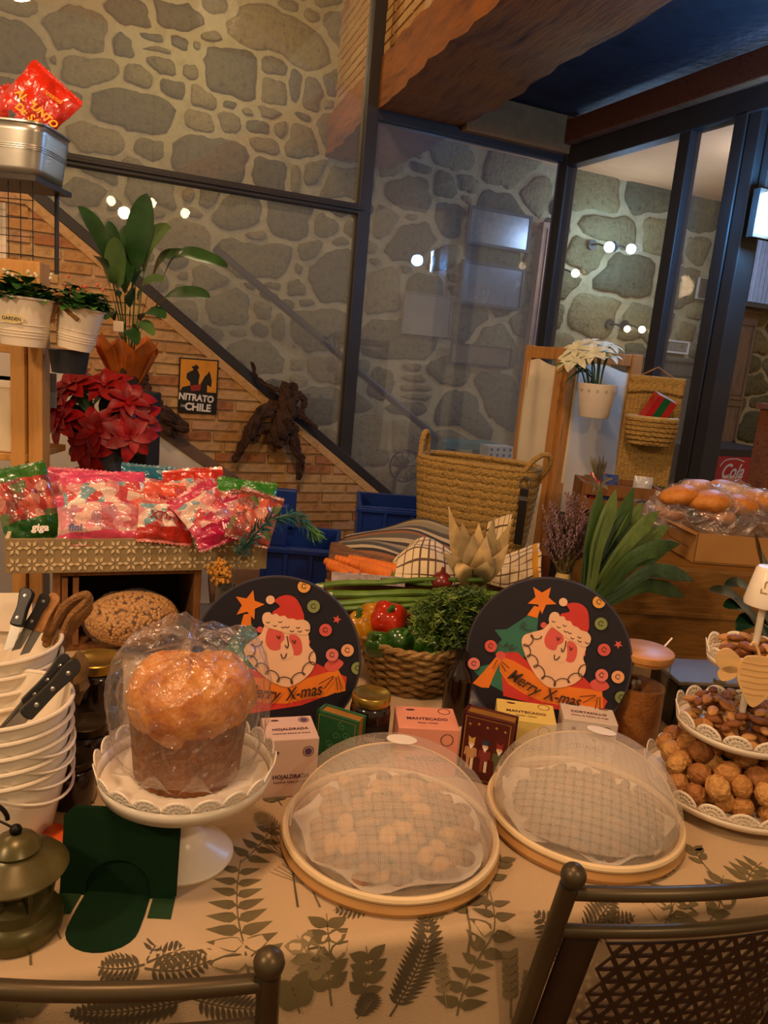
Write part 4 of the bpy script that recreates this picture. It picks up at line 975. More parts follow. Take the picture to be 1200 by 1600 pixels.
# --- jars
m_jam = pm('dark_jam', '#1c0d08', .12, var=.2, coat=.6); m_gold = pm('gold_lid', '#a98d3e', .3, .85, var=.1, scale=30); m_lab = pm('jar_label', '#191310', .6, var=.1)
def jar(label, x, y, r, h, lidm=None, z=None, word=None, D=None):
    p = PZ(x, y, z or ZT) if D is None else PD(x, y, D)
    t = thing('jam_jar', label, 'jar', (p.x, p.y, (z or ZT)+.0018)); q = MB()
    q.lathe([(0, 0), (r*.93, 0), (r, .004), (r, h*.72), (r*.96, h*.80), (r*.84, h*.84), (r*.84, h*.9), (0, h*.9)], 36); q.build('glass_body', m_jam, t)
    q = MB(); q.lathe([(r*.80, h*.86), (r*.93, h*.86), (r*.95, h*.88), (r*.94, h*.985), (r*.90, h), (r*.78, h*.995), (r*.74, h*.985), (0, h*.985)], 36); q.build('lid', lidm or m_gold, t)
    if word:
        q = MB(); q.lathe([(r+.0005, h*.2), (r+.0005, h*.6)], 24, arc=PI*.8, R=Matrix.Rotation(-PI*.9, 3, 'Z')); q.build('paper_label', m_lab, t)
        text(t, word, h*.12, frame((0, -r-.0008, h*.42), (1, 0, 0), (0, 0, 1)), pm('label_print', '#c9b99a', .6, var=0), depth=.0002)
    return t
jar('dark jam jar with a gold lid in front of the vegetable basket', 572, 1180, .036, .118, word='Arandano')
m_dlid = pm('dark_lid', '#3d3320', .35, .7, var=.1)
jar('dark jar with a bronze lid standing behind the white buckets', 135, 1215, .034, .095, m_dlid)
jar('small dark jar in front of its bronze-lidded neighbour by the buckets', 112, 1252, .034, .072, m_dlid)
jar('tall dark preserve jar with a shiny gold lid below the bag of chickpeas', 150, 1130, .046, .125, m_gold)
# bamboo lidded cocoa jar
p = PZ(985, 1152, ZT); t = thing('storage_jar', 'tall glass jar of brown powder with a round bamboo lid', 'jar', (p.x, p.y, ZT+.0018)); r = .052; h = .185
q = MB(); q.lathe([(0, 0), (r-.003, 0), (r, .004), (r, h-.018)], 44); q.build('glass_wall', film('jar_glass', (.95, .93, .88), .03, .02, 0), t)
q = MB()
q.lathe([(0, .004), (r-.003, .004), (r-.003, h*.60)], 40); q.grid(lambda u, v: ((r-.003)*v*math.cos(2*PI*u), (r-.003)*v*math.sin(2*PI*u), h*.60+.012*(1-v)*math.sin(u*7)+.004*math.sin(u*31)*v*(1-v)), 40, 6, cu=True); q.build('cocoa_powder', ramp_mat('cocoa', ['#9a6028', '#b07436', '#8a5420'], 30, .95, .4, 150), t)
q = MB(); q.lathe([(0, h-.022), (r-.004, h-.022), (r-.004, h-.014), (r+.002, h-.014), (r+.003, h-.010), (r+.003, h-.002), (r, h), (0, h)], 44); q.build('lid', m_bamboo, t)
q = MB(); q.ball((-.016, -.012, h*.64), (.016, .012, .014), 14, 10); q.build('scoop', m_steel, t)
q = MB(); q.tube([(r-.006, .03, h-.006), (r+.012, .04, h+.012)], .003, 6); q.build('clasp', m_steel, t)
# black box with grey rim behind the stand
p = PZ(1092, 1150, ZT); t = thing('storage_box', 'black plastic box with a grey rim behind the tiered stand', 'box', (p.x+.03, p.y+.02, ZT+.0018), math.radians(8))
q = MB(); q.box((0, .06, .05), (.17, .12, .10)); q.build('tub', m_blackp, t, smooth=False, bevel=.006)
q = MB(); q.box((0, .06, .104), (.176, .126, .008)); q.build('rim', pm('grey_rim', '#6a6150', .45, .2, var=.1), t, smooth=False, bevel=.002)
q = MB(); q.box((0, .0, .112), (.02, .012, .008)); q.build('catch', MATS['grey_rim'], t, smooth=False)
for k in range(3): q = MB(); q.box((0, -.001, .03+.02*k), (.16, .003, .002)); q.build('rib', MATS['grey_rim'], t, smooth=False)
# dark bottle between basket and board
p = PZ(712, 1150, ZT); t = thing('dark_bottle', 'dark glass bottle between the wicker basket and the round board', 'bottle', (p.x+.0, p.y+.06, ZT+.0018)); q = MB()
q.lathe([(0, 0), (.026, 0), (.027, .004), (.027, .09), (.024, .105), (.011, .12), (.010, .14), (0, .14)], 28); q.build('glass_body', m_jam, t); q = MB(); q.lathe([(.0115, .132), (.0115, .146), (0, .146)], 20); q.build('cap', m_blackp, t)
# ------------------------------------------------------------------ left side: buckets, tray, crate, shelf, plants
def ribbon(mb, pts, wd, up=(0, 0, 1), fold=.25, mi=0, n=4, prof=None):
    """leaf blade along a 3D curve"""
    C = spline(pts, n); m = len(C); vs = []; up = Vector(up)
    for i, p in enumerate(C):
        t = (C[min(i+1, m-1)]-C[max(i-1, 0)]).normalized(); s = t.cross(up)
        if s.length < 1e-4: s = Vector((1, 0, 0))
        s.normalize(); nrm = s.cross(t); k = i/(m-1)
        w_ = wd/2*(prof(k) if prof else max(.03, math.sin(PI*k**.8)**.7))
        vs += [p - s*w_ + nrm*fold*w_, p, p + s*w_ + nrm*fold*w_]
    mb.add(vs, [(i*3+a, i*3+a+1, i*3+a+4, i*3+a+3) for i in range(m-1) for a in (0, 1)], mi)
# --- nested white pails
def pail(label, c, z, r, h, group, handle, rzh=0):
    t = thing('enamel_pail', label, 'bucket', (c[0], c[1], z), rzh, group)
    q = MB(); q.lathe([(0, 0), (r*.72, 0), (r*.74, .004), (r*.98, h-.006), (r*.97, h-.004), (r*.72, .008), (0, .006)], 44); q.build('body', m_white, t)
    q = MB(); q.tube([(r*math.cos(2*PI*i/44), r*math.sin(2*PI*i/44), h-.003) for i in range(44)], .0032, 8, closed=True); q.build('rolled_rim', m_white, t)
    if handle:
        q = MB(); q.tube([(r*math.cos(a)*1.0+.004, r*math.sin(a)*.9, h-.02-.05*math.sin(a-handle)*0-.045*math.cos(a)) for a in [(-1.45+2.9*i/24) for i in range(25)]], .0022, 6); q.build('wire_handle', m_white, t)
    return t
pc1 = PZ(2, 1296, ZT)
zz = ZT+.0018
for k in range(5): pail(['white enamel pail at the bottom of the front stack by the lantern', 'second lowest white pail of the front nested stack', 'middle white pail of the front nested stack', 'second highest white pail of the front nested stack', 'topmost white pail of the front stack holding black knives'][k], pc1, zz+k*.021, .092, .115, 'pails in the front stack', k > 0, -.15+.05*k)
ztop1 = zz+4*.021+.115
q = MB(); q.tube([(pc1.x+.03+.028*math.cos(a), pc1.y-.096, ZT+.085+.022*math.sin(a)) for a in [PI*i/12 for i in range(13)]], .003, 8); o = q.build('hanging_ring', MATS['black_iron'])
tag(o, 'black wire ring handle hanging on the front white pails', 'handle')
pc2 = PZ(-8, 1200, ZT)
for k in range(4): pail(['white pail lowest in the rear nested stack', 'white pail second from below in the rear stack', 'white pail second from the top of the rear stack', 'topmost white pail of the rear stack with paper and rope'][k], pc2, zz+.02+k*.024, .098, .125, 'pails in the rear stack', 0)
ztop2 = zz+.02+3*.024+.125
q = MB(); q.lathe([(0, 0), (.07, 0), (.07, .018), (0, .018)], 30); o = q.build('trivet', pm('trivet_wood', '#6b4a2e', .6)); o.location = (pc2.x, pc2.y, zz); tag(o, 'small wooden trivet under the rear white pails', 'trivet')
def knife(label, a, b, wd, mat=None, group=None, rivets=2):
    """handle from a (butt) to b, blade on beyond b"""
    a, b = Vector(a), Vector(b); d = (b-a); L = d.length; t = thing('knife', label, 'knife', a, 0, group); d.normalize()
    side = d.cross(Vector((0, 1, .2))).normalized(); M = frame((0, 0, 0), d, side)
    pol = spline([(0, .2), (.12, .5), (.5, .42), (.88, .5), (1, .42), (1, -.42), (.88, -.5), (.5, -.42), (.1, -.62), (-.02, -.3)], 3, True)
    q = MB(); q.prism([(p[0]*L, p[1]*wd) for p in pol], wd*.7, M @ TR(0, 0, -wd*.35)); hd = q.build('handle', mat or m_blackp, t, bevel=.002, angle=30)
    for k in range(rivets):
        x = L*(.2+.6*k/max(1, rivets-1)); q = MB(); q.lathe([(0, wd*.35+.0012), (wd*.16, wd*.35+.0008), (wd*.16, wd*.3)][::-1], 12, R=M.to_3x3()); o = q.build('rivet', m_steel, t); o.location = M @ Vector((x, 0, 0)); 
        q = MB(); q.lathe([(0, -wd*.35-.0012), (wd*.16, -wd*.35-.0008), (wd*.16, -wd*.3)], 12, R=M.to_3x3()); o = q.build('rivet', m_steel, t); o.location = M @ Vector((x, 0, 0))
    q = MB(); q.prism([(L, wd*.4), (L*1.55, wd*.35), (L*1.7, -wd*.3), (L, -wd*.42)][::-1], .0015, M); q.build('blade', m_steel, t, smooth=False)
    return t
dk = pc1.y-.02
knife('black riveted knife leaning in the front white pail', PD(121, 1036, dk+.06), PD(38, 1118, dk), .02, rivets=3)
knife('second black knife just behind the riveted one in the front pail', PD(106, 1026, dk+.075), PD(40, 1100, dk+.03), .017, rivets=3)
dk = pc2.y
knife('black knife handle with two rivets upright in the rear pail', PD(46, 921, dk+.03), PD(26, 978, dk), .019)
knife('black knife handle beside a wooden one in the rear pail', PD(74, 930, dk+.05), PD(44, 982, dk+.02), .016)
knife('pale wooden knife handle between black knives and rope', PD(89, 930, dk+.06), PD(58, 986, dk+.03), .017, pm('knife_wood', '#a8743c', .5, stretch=(8, 1, 8)), rivets=0)
pp = PD(18, 958, dk+.085)
q = MB(); q.prism([(-.05, -.03), (.035, -.03), (.03, .035), (-.05, .03)], .002, frame(pp, (1, .1, 0), (0, .25, 1))); o = q.build('paper_sheet', m_paper, smooth=False); tag(o, 'white paper tucked in the rear white pail behind knives', 'paper')
rp = thing('jute_rope', 'coil of tan jute rope spilling over the rear white pail', 'rope', PD(105, 960, dk+.06)); q0 = rp.location.copy(); m_jute = pm('jute', '#94693a', .85, var=.25, scale=60, bump=.6, bscale=200)
for k in range(7):
    pts = [PD(x+random.uniform(-3, 3), y+random.uniform(-4, 4)+k*3, dk+.05+.004*k)-q0 for (x, y) in ((72, 992), (88, 965), (110, 938), (134, 925), (136, 940), (112, 965), (92, 1000), (84, 1030))]
    q = MB(); q.tube(spline(pts, 5), .006, 7); q.build('strand', m_jute, rp)
sc_ = thing('checked_scarf', 'crumpled brown cloth wedged behind the front pails', 'cloth', PD(118, 1060, 1.15)); q = MB(); q.ball((0, 0, 0), (.02, .02, .04), 14, 10, fn=lambda d: 1+.2*math.sin(d.z*7+d.x*5)); q.build('crumpled_cloth', pm('brown_cloth', '#7d5f35', .9, var=.3, scale=40), sc_)

# --- carved tray on a crate
zb = PD(212, 893, 1.60).z
A_, B_ = PZ(8, 897, zb), PZ(416, 889, zb); ra = math.atan2(B_.y-A_.y, B_.x-A_.x); TW = (B_-A_).length; TDp = .36; THt = .074
tr = thing('carved_tray', 'white carved wooden tray full of sweet bags', 'tray', A_, ra); m_tray = pm('whitewashed_wood', '#d8c49a', .7, var=.1, scale=14)
m_trayd = pm('tray_groove', '#a98f66', .8, var=.1)
q = MB(); q.box((TW/2, TDp/2, .004), (TW-.016, TDp-.016, .008)); q.build('bottom', m_tray, tr, smooth=False)
for nm, c, d in (('front_side', (TW/2, .004, THt/2), (TW, .008, THt)), ('back_side', (TW/2, TDp-.004, THt/2), (TW, .008, THt)), ('left_side', (.004, TDp/2, THt/2), (.008, TDp-.016, THt)), ('right_side', (TW-.004, TDp/2, THt/2), (.008, TDp-.016, THt))):
    q = MB(); q.box(c, d); fs_ = q.build(nm, m_tray if nm != 'front_side' else pm('tray_ground', '#95805a', .8, var=.1), tr, smooth=False, bevel=.001)
    if nm != 'front_side': continue
    q = MB(); Ff = frame((0, -.0002, 0), (1, 0, 0), (0, 0, 1)); step = .0325         # raised strap-work of petals and rings
    for r_ in range(2):
        for k in range(int(TW/step)):
            cx, cy = .018+k*step+(r_ % 2)*step/2*0, .019+r_*.036
            for a in range(6):
                an = a*PI/3; pts = [(cx+math.cos(an)*.004, cy+math.sin(an)*.004), (cx+math.cos(an+.35)*.010, cy+math.sin(an+.35)*.010), (cx+math.cos(an)*.0165, cy+math.sin(an)*.0165), (cx+math.cos(an-.35)*.010, cy+math.sin(an-.35)*.010)]
                pts = [(min(max(x, .003), TW-.003), min(max(y, .003), THt-.003)) for (x, y) in pts]
                q.prism(pts[::-1], .0022, Ff)
    q.build('carved_relief', m_tray, fs_, smooth=False)
cr_ = thing('wooden_crate', 'dark wooden crate under the carved tray holding a bag of chickpeas', 'crate', PZ(70, 1040, ZT), ra); CL = PD(82, 960, A_.y+.05); CRr = PD(298, 960, A_.y+.08)
cw = (CRr-CL).length+.02; cr_.location = (CL.x, CL.y, ZT+.0018); chh = zb-ZT-.004; m_crw = ramp_mat('crate_wood', ['#6b4522', '#835830', '#573718'], 8, .7, .3, 40, stretch=(6, 6, .8))
for x in (.0, cw-.016):
    q = MB(); q.box((x+.008, .13, chh/2), (.016, .26, chh)); q.build('side_board', m_crw, cr_, smooth=False, bevel=.002)
q = MB(); q.box((cw/2, .255, chh/2), (cw-.032, .01, chh)); q.build('back_board', pm('dark_ply', '#2c1c10', .8, var=.1), cr_, smooth=False)
q = MB(); q.box((cw/2, .13, chh-.006), (cw-.034, .25, .012)); q.build('top_board', m_crw, cr_, smooth=False)
q = MB(); q.box((cw/2, .13, .006), (cw-.034, .25, .012)); q.build('bottom_board', m_crw, cr_, smooth=False)
for x in (.024, .046): q = MB(); q.box((x, .006, chh/2), (.012, .012, chh-.03)); q.build('batten', m_crw, cr_, smooth=False)
cbp = PD(207, 962, A_.y+.10); cbp.z = ZT+.016
cb_ = thing('chickpea_bag', 'clear bag of dry chickpeas inside the wooden crate', 'bag', cbp, ra)
hb = .062
q = MB(); q.ball((0, 0, hb), (.102, .075, hb), 36, 20, fn=lambda d: 1+.03*math.sin(d.x*9+d.z*7)+.03*math.sin(d.y*11-d.z*8)); q.build('film', film('pea_bag', (.98, .96, .92), .0, .12, .9, 60, milk=.03, fk=.7), cb_, angle=180)
q = MB(); n_ = 0
for k in range(2300):
    d = Vector((random.gauss(0, 1), random.gauss(0, 1), random.gauss(0, 1))).normalized()
    if d.y > .5: continue
    q.ball((d.x*.095, d.y*.068, hb+d.z*(hb-.007)), .0047, 6, 4); n_ += 1
q.ball((0, 0, hb), (.088, .062, hb-.014), 20, 12)
o = q.build('chickpeas', ramp_mat('chickpea', ['#a9793f', '#c99a5c', '#8f6230'], 60, .6, .2), cb_, angle=180); o['kind'] = 'stuff'
q = MB()
for k in range(16):
    a = k*.39; q.leaf(frame((0, -.05, hb+.012), (math.cos(a), -.25, math.sin(a)), (0, 1, 0)), .05, .014, .1, .6, 4)
q.build('gathered_knot', MATS['pea_bag'], cb_, angle=180)

# --- sweet bags
def candy_mat(name, cols, scale=38):
    m = bpy.data.materials.new(name); m.use_nodes = True; N = m.node_tree.nodes; L = m.node_tree.links; b = N['Principled BSDF']
    tc = N.new('ShaderNodeTexCoord'); vo = N.new('ShaderNodeTexVoronoi'); vo.inputs['Scale'].default_value = scale; L.new(tc.outputs['Object'], vo.inputs['Vector'])
    sp_ = N.new('ShaderNodeSeparateColor'); L.new(vo.outputs['Color'], sp_.inputs[0]); cr = N.new('ShaderNodeValToRGB'); cr.color_ramp.interpolation = 'CONSTANT'; e = cr.color_ramp.elements
    e[0].color = lin(cols[0]); e[1].color = lin(cols[1]); e[1].position = 1/len(cols)
    for i, c in enumerate(cols[2:]): x = e.new((i+2)/len(cols)); x.color = lin(c)
    L.new(sp_.outputs[0], cr.inputs[0]); L.new(cr.outputs[0], b.inputs['Base Color']); b.inputs['Roughness'].default_value = .3; b.inputs['Coat Weight'].default_value = 1; b.inputs['Coat Roughness'].default_value = .06
    n2 = N.new('ShaderNodeTexNoise'); n2.inputs['Scale'].default_value = 30; L.new(tc.outputs['Object'], n2.inputs['Vector']); bp = N.new('ShaderNodeBump'); bp.inputs['Strength'].default_value = .7; bp.inputs['Distance'].default_value = .01; L.new(n2.outputs[0], bp.inputs['Height']); L.new(bp.outputs[0], b.inputs['Normal']); L.new(bp.outputs[0], b.inputs['Coat Normal'])
    return m
cm = {'pink': candy_mat('candy_pink', ['#d98a92', '#c9646c', '#e3b3a6', '#b8808c', '#d7a59a']), 'melon': candy_mat('candy_melon', ['#a83c33', '#c25a48', '#7c3a33', '#c98a78', '#5c6a3a'], 45), 'mix': candy_mat('candy_mix', ['#c94a4a', '#e0c0b0', '#7aa0a8', '#d98a8a', '#efe0d0']), 'red': candy_mat('candy_red', ['#c23a2e', '#d9604a', '#a82c24', '#e08868'])}
def wrap(col): return pm('wrap_'+col, col, .22, var=.12, scale=30, bump=.9, bscale=28, coat=1)
def pouch(label, c, Wd, Hh, tilt, roll, yaw, win, band, foot, name='sweet_bag', group='sweet bags in the carved tray', cat='sweets bag', word=None, wcol='#f0e6e0', wpos=(.0, -.25), wsize=.022, zone=(.2, .78), puff=.02, wrot=0):
    t = thing(name, label, cat, c, 0, group); t.rotation_euler = (Euler((0, 0, yaw)).to_matrix() @ Euler((tilt, 0, 0)).to_matrix() @ Euler((0, 0, roll)).to_matrix()).to_euler()
    p_ = rng.uniform(0, 6, 8); nu, nv = 22, 18
    def f(u, v, s):
        e = (max(0, math.sin(PI*u))**.55)*(max(0, math.sin(PI*v))**.6); x = (u-.5)*Wd*(1-.05*math.sin(PI*v)); y = (v-.5)*Hh
        wr = .0035*math.sin(u*17+p_[0]+v*4)+.003*math.sin(v*21+p_[1]+u*6)+.002*math.sin((u+v)*29+p_[2])
        return (x, y, s*(e*puff)+wr*(.4+e)+s*.0004)
    mfn = lambda u, v: 1 if v > zone[1] else (2 if v < zone[0] else 0)
    q = MB(); q.grid(lambda u, v: f(u, v, 1), nu, nv, mfn=mfn); q.grid(lambda u, v: f(1-u, v, -1), nu, nv, mfn=mfn); q.build('pouch', [cm[win], wrap(band), wrap(foot)], t, angle=180)
    for e_ in (-1, 1):
        n = 26; q = MB()
        pts = [((i/n-.5)*Wd*.98, e_*(Hh/2+(.008 if i % 2 else .005))) for i in range(n+1)]
        vs = [(x, e_*(Hh/2-.003), .002*math.sin(x*60+p_[3])) for x, _ in pts] + [(x, y, .002*math.sin(x*60+p_[3])) for x, y in pts]
        q.add(vs, [(i, i+1, n+2+i, n+1+i) if e_ > 0 else (i+1, i, n+1+i, n+2+i) for i in range(n)], 0)
        q.build('crimped_seal', wrap(band), t, angle=180)
    if word: text(t, word, wsize, TR(wpos[0]*Wd, wpos[1]*Hh, puff*1.02+.003) @ RZ(wrot), pm('wp_'+wcol, wcol, .5, var=0), depth=.0003, shear=.15, bold=.0008)
    return t
y0 = A_.y
R_ = math.radians
for (lab, cx, cy, D, Wd, Hh, tl, rl, yw, win, band, foot, kw) in [
 ('green and red melon sweets bag at the left end of the tray', 42, 788, .11, .125, .165, 62, 14, 8, 'melon', '#2c6a22', '#1f5a1c', dict(zone=(.26, .86), puff=.024, word='giga', wpos=(.05, -.38), wrot=-.3)),
 ('pink sweets bag standing behind the melon bag', 120, 768, .2, .13, .1, 58, -3, 0, 'pink', '#d0486a', '#c83c60', dict(zone=(.2, .66))),
 ('clear bag with white and pink sweets at the middle of the tray', 165, 772, .14, .18, .10, 48, 2, 4, 'mix', '#d84a72', '#d24a6a', dict(zone=(.1, .72))),
 ('pink edged sweets bag lying at the tray front with blue print', 160, 812, .105, .185, .105, 52, 2, 0, 'pink', '#cc3f66', '#d84a6a', dict(zone=(.18, .8), word='fini', wpos=(-.3, -.3), wcol='#3a4a80', puff=.03)),
 ('teal sweets bag poking out at the back of the tray', 232, 758, .29, .13, .09, 60, -4, 0, 'mix', '#1f6a80', '#1f6a80', dict(zone=(.3, .6))),
 ('orange red sweets bag between the pink and magenta bags', 245, 788, .17, .13, .10, 50, 2, -6, 'red', '#d6553f', '#c8402e', dict(zone=(.25, .6))),
 ('clear sweets bag with red lettering at the tray front', 258, 815, .135, .12, .09, 56, -8, 6, 'mix', '#c86a60', '#b8281e', dict(zone=(.3, .9), word='XTIM', wcol='#8a1c2c', wpos=(-.08, .02), wsize=.024, puff=.026)),
 ('red and yellow sweets bag at the back right of the tray', 305, 768, .24, .14, .11, 52, 8, -8, 'mix', '#c02a1c', '#d8a820', dict(zone=(.42, .74))),
 ('crinkled clear and pink bag leaning diagonally', 318, 795, .15, .12, .10, 50, 34, 0, 'mix', '#c23a5a', '#cc3f66', dict(zone=(.3, .78))),
 ('magenta sweets bag at the right front of the tray', 342, 816, .14, .13, .09, 54, 22, -6, 'pink', '#a81c4c', '#b8124a', dict(zone=(.46, .9), word='lucy', wpos=(.12, -.22), wcol='#f0d0d8')),
 ('green striped sweets bag at the right back of the tray', 385, 778, .22, .14, .085, 48, -6, -4, 'melon', '#2f7a26', '#2a6a22', dict(zone=(.2, .55))),
 ('melon slice sweets bag at the right end of the tray', 398, 808, .13, .10, .11, 56, -14, -14, 'melon', '#7a3a2c', '#8a3a30', dict(zone=(.1, .88)))]:
    pouch(lab, PD(cx, cy, y0+D), Wd, Hh, R_(tl), R_(rl), ra+R_(yw), win, band, foot, **kw)

# --- wooden shelf with bins, wire panel and planter
sh = thing('shelf_unit', 'pale wooden shelf unit with wire panel at the left edge', 'shelf', PD(40, 640, 1.95)); sc0 = sh.location.copy(); sh.location.z = 0
m_pine = ramp_mat('pine', ['#b5823f', '#c99552', '#a87435'], 5, .55, .15, 40, stretch=(8, 8, .7))
def L_(x, y, D=1.95): p = PD(x, y, D); return Vector((p.x-sc0.x, p.y-sc0.y, p.z))
zt_ = L_(50, 408).z; pw = 24*mpp(PD(50, 600, 1.95))
for cx in (34, 58):
    a = L_(cx, 640); q = MB(); q.box((a.x, a.y+(.012 if cx > 50 else 0), (zt_-.002)/2), (pw*.94, .045, zt_-.002)); q.build('post', m_pine, sh, smooth=False, bevel=.002)
a, b = L_(-90, 418), L_(74, 428); q = MB(); q.box(((a.x+b.x)/2, a.y-.03, (a.z+b.z)/2), (b.x-a.x, .02, .055)); q.build('top_rail', m_pine, sh, smooth=False, bevel=.002)
for y_ in (545, 712): z_ = L_(10, y_).z; q = MB(); q.box((-.14, .1, z_), (.30, .24, .018)); q.build('shelf_board', m_pine, sh, smooth=False, bevel=.002)
zs = L_(40, 281).z; q = MB(); q.box((-.12, .03, zs-.006), (.36, .20, .012)); q.build('top_shelf', pm('dark_shelf', '#3a332c', .5, .3), sh, smooth=False)
q = MB(); q.tube([(.035, .1, zt_-.02), (.035, .1, zs)], .006, 8); q.build('upright_rod', m_metal, sh); q = MB(); q.tube([(-.28, .1, 0), (-.28, .1, zs)], .012, 8); q.build('upright_rod', m_metal, sh)
for k in range(12): x = -.28+.029*k; q = MB(); q.tube([(x, -.04, zt_), (x, -.04, zs-.012)], .0012, 5); q.build('wire', m_metal, sh)
for k in range(5): z_ = zt_+.01+(zs-zt_-.02)*k/4; q = MB(); q.tube([(-.285, -.04, z_), (.042, -.04, z_)], .0012, 5); q.build('wire', m_metal, sh)
bn = thing('storage_bin', 'cream storage bin on the pale wooden shelf', 'bin', (sc0.x-.09, sc0.y+.06, L_(10, 712).z+.01)); q = MB(); hh_ = L_(10, 600).z-L_(10, 712).z; q.box((0, 0, hh_/2), (.14, .14, hh_)); q.build('body', pm('cream_card', '#d8c8a8', .7, var=.05), bn, smooth=False, bevel=.004); q = MB(); q.box((0, 0, hh_-.01), (.146, .146, .02)); q.build('lid', m_paper, bn, smooth=False, bevel=.003)
wc_ = thing('white_card', 'white card behind the wire panel of the shelf', 'card', (sc0.x-.08, sc0.y+.02, zt_+.002)); q = MB(); q.box((-.02, 0, .065), (.09, .004, .13)); q.build('sheet', m_paper, wc_, smooth=False)
# galvanised planter with crisp bags
gp2 = L_(26, 282)+Vector((sc0.x, sc0.y, 0)); gz = zs+.001; gal = thing('metal_planter', 'long galvanised metal planter on top of the shelf', 'planter', (sc0.x-.10, sc0.y+.03, gz)); m_gal = pm('galvanised', '#b5b1a6', .3, .85, var=.12, scale=14)
gh = L_(20, 198).z-zs
def gtrough(u, v):
    a = 2*PI*u; k = 1+.10*v; cx, sx = math.cos(a), math.sin(a); e = .32; return (.155*k*math.copysign(abs(cx)**e, cx), .085*k*math.copysign(abs(sx)**e, sx), v*gh)
q = MB(); q.grid(gtrough, 64, 6, cu=True); q.add([gtrough(i/64, 0) for i in range(64)], [tuple(range(64))[::-1]]); q.build('trough', m_gal, gal, solid=-.0015)
for v in (.5, .54, .58): q = MB(); q.tube([Vector(gtrough(i/64, v))*1.004 for i in range(64)], .0016, 6, closed=True); q.build('bead', m_gal, gal)
q = MB(); q.tube([gtrough(i/64, 1) for i in range(64)], .0035, 6, closed=True); q.build('rolled_rim', m_gal, gal)
cb1 = pouch('red crisp bag with yellow lettering sticking out of the metal planter', PD(52, 168, 1.99), .15, .17, R_(78), R_(-38), R_(10), 'red', '#d02a16', '#c8200f', 'crisp_bag', 'crisp bags in the planter', 'crisp bag', zone=(.0, .0), puff=.03, word='AL PUNTO', wcol='#f0b020', wpos=(.16, -.02), wsize=.024, wrot=.0)
text(cb1, 'DE SAL', .024, TR(.024, -.028, .032), MATS['wp_#f0b020'], depth=.0003, shear=.1, bold=.0008); text(cb1, 'Artesanas', .016, TR(.02, .045, .028) @ RZ(.15), MATS['wp_#f0b020'], depth=.0003, shear=.3)
q = MB(); q.grid(lambda u, v: ((u-.2)*.10, -.045-v*.035, .026-.02*v), 6, 4); q.build('foil_panel', pm('crisp_foil', '#8a8a86', .25, .7, var=.3, scale=50), cb1)
pouch('second red crisp bag at the far left of the metal planter', PD(-14, 186, 2.0), .14, .13, R_(80), R_(20), R_(5), 'red', '#b82414', '#b01c0e', 'crisp_bag', 'crisp bags in the planter', 'crisp bag', zone=(.0, .0), puff=.025)

# --- hanging pots
m_leafd = pm('succulent_leaf', '#2c5a22', .4, var=.3, scale=40); m_leafl = pm('succulent_light', '#4c7a30', .4, var=.25, scale=40); m_soil = pm('soil', '#2a1c12', .95, var=.3)
def hang_pot(label, cx, ytop, ybot, D, wpx_, tilt, word, flower):
    c = PD(cx, ybot, D); k = mpp(c); r1 = wpx_/2*k; h = (ybot-ytop)*k*1.0
    t = thing('hanging_pot', label, 'plant pot', c, 0, None, (0, tilt, 0))
    q = MB(); q.lathe([(0, 0), (r1*.72, 0), (r1*.73, .003), (r1*.97, h), (r1*.95, h-.002), (r1*.7, .006), (0, .006)], 40); b_ = q.build('pot_wall', m_white, t)
    q = MB(); q.tube([(r1*math.cos(2*PI*i/40), r1*math.sin(2*PI*i/40), h) for i in range(40)], .003, 6, closed=True); q.build('rolled_rim', m_white, t)
    for v in (.2, .26, .32, .45): rr = r1*(.73+.24*v)+.0004; q = MB(); q.tube([(rr*math.cos(2*PI*i/40), rr*math.sin(2*PI*i/40), v*h) for i in range(40)], .0011, 5, closed=True); q.build('bead', m_white, b_)
    q = MB(); q.lathe([(0, h-.012), (r1*.93, h-.012)], 24); q.build('soil', m_soil, t)
    q = MB(); q2 = MB()
    for i in range(120):
        a = random.uniform(0, 6.28); rr = r1*.95*math.sqrt(random.random()); z_ = h-.006+.055*random.random()*(1.15-rr/r1)
        M = frame((rr*math.cos(a)*.8, rr*math.sin(a)*.8, z_), (math.cos(a)*.8, math.sin(a)*.8, random.uniform(.1, 1)), (-math.sin(a), math.cos(a), 0))
        (q if i % 3 else q2).leaf(M, .044, .036, .5, .2, 4)
    q.build('leaves', m_leafd, t, angle=180); q2.build('new_leaves', m_leafl, t, angle=180)
    q = MB()
    for i in range(12): 
        a = random.uniform(0, 6.28); rr = r1*.9*math.sqrt(random.random()); q.ball((rr*math.cos(a), rr*math.sin(a), h+.035+.03*random.random()), .0045, 6, 4)
    q.build('blossom', flower, t)
    if word:
        zz_ = h*.55; rr = r1*(.73+.24*.55)
        q = MB(); q.flat(circ(0, 0, .028, 20, .011), frame((0, -rr-.0022, zz_), (1, 0, 0), (0, -.1, 1))); q.build('badge', pm('cream_badge', '#d8c890', .5, var=.05), t, smooth=False)
        text(t, word, .011, frame((0, -rr-.003, zz_), (1, 0, 0), (0, -.1, 1)), m_ink, depth=.0002)
    q = MB(); q.tube([(r1*.5, r1*.8, h), (r1*.5, r1*.95, h+.03), (r1*.5, r1*1.25, h+.025), (r1*.5, r1*1.25, h-.03)], .0025, 6); q.build('hook', m_white, t)
    return t
hang_pot('white metal pot with a garden badge hanging on the shelf rail', 37, 468, 540, 1.84, 90, .03, 'GARDEN', pm('tiny_white_flower', '#d8d0b0', .6, var=.1))
hang_pot('tilted white metal pot with orange blossoms and a jute bow', 116, 480, 545, 1.90, 72, .16, None, pm('orange_flower', '#c8603a', .6, var=.2))
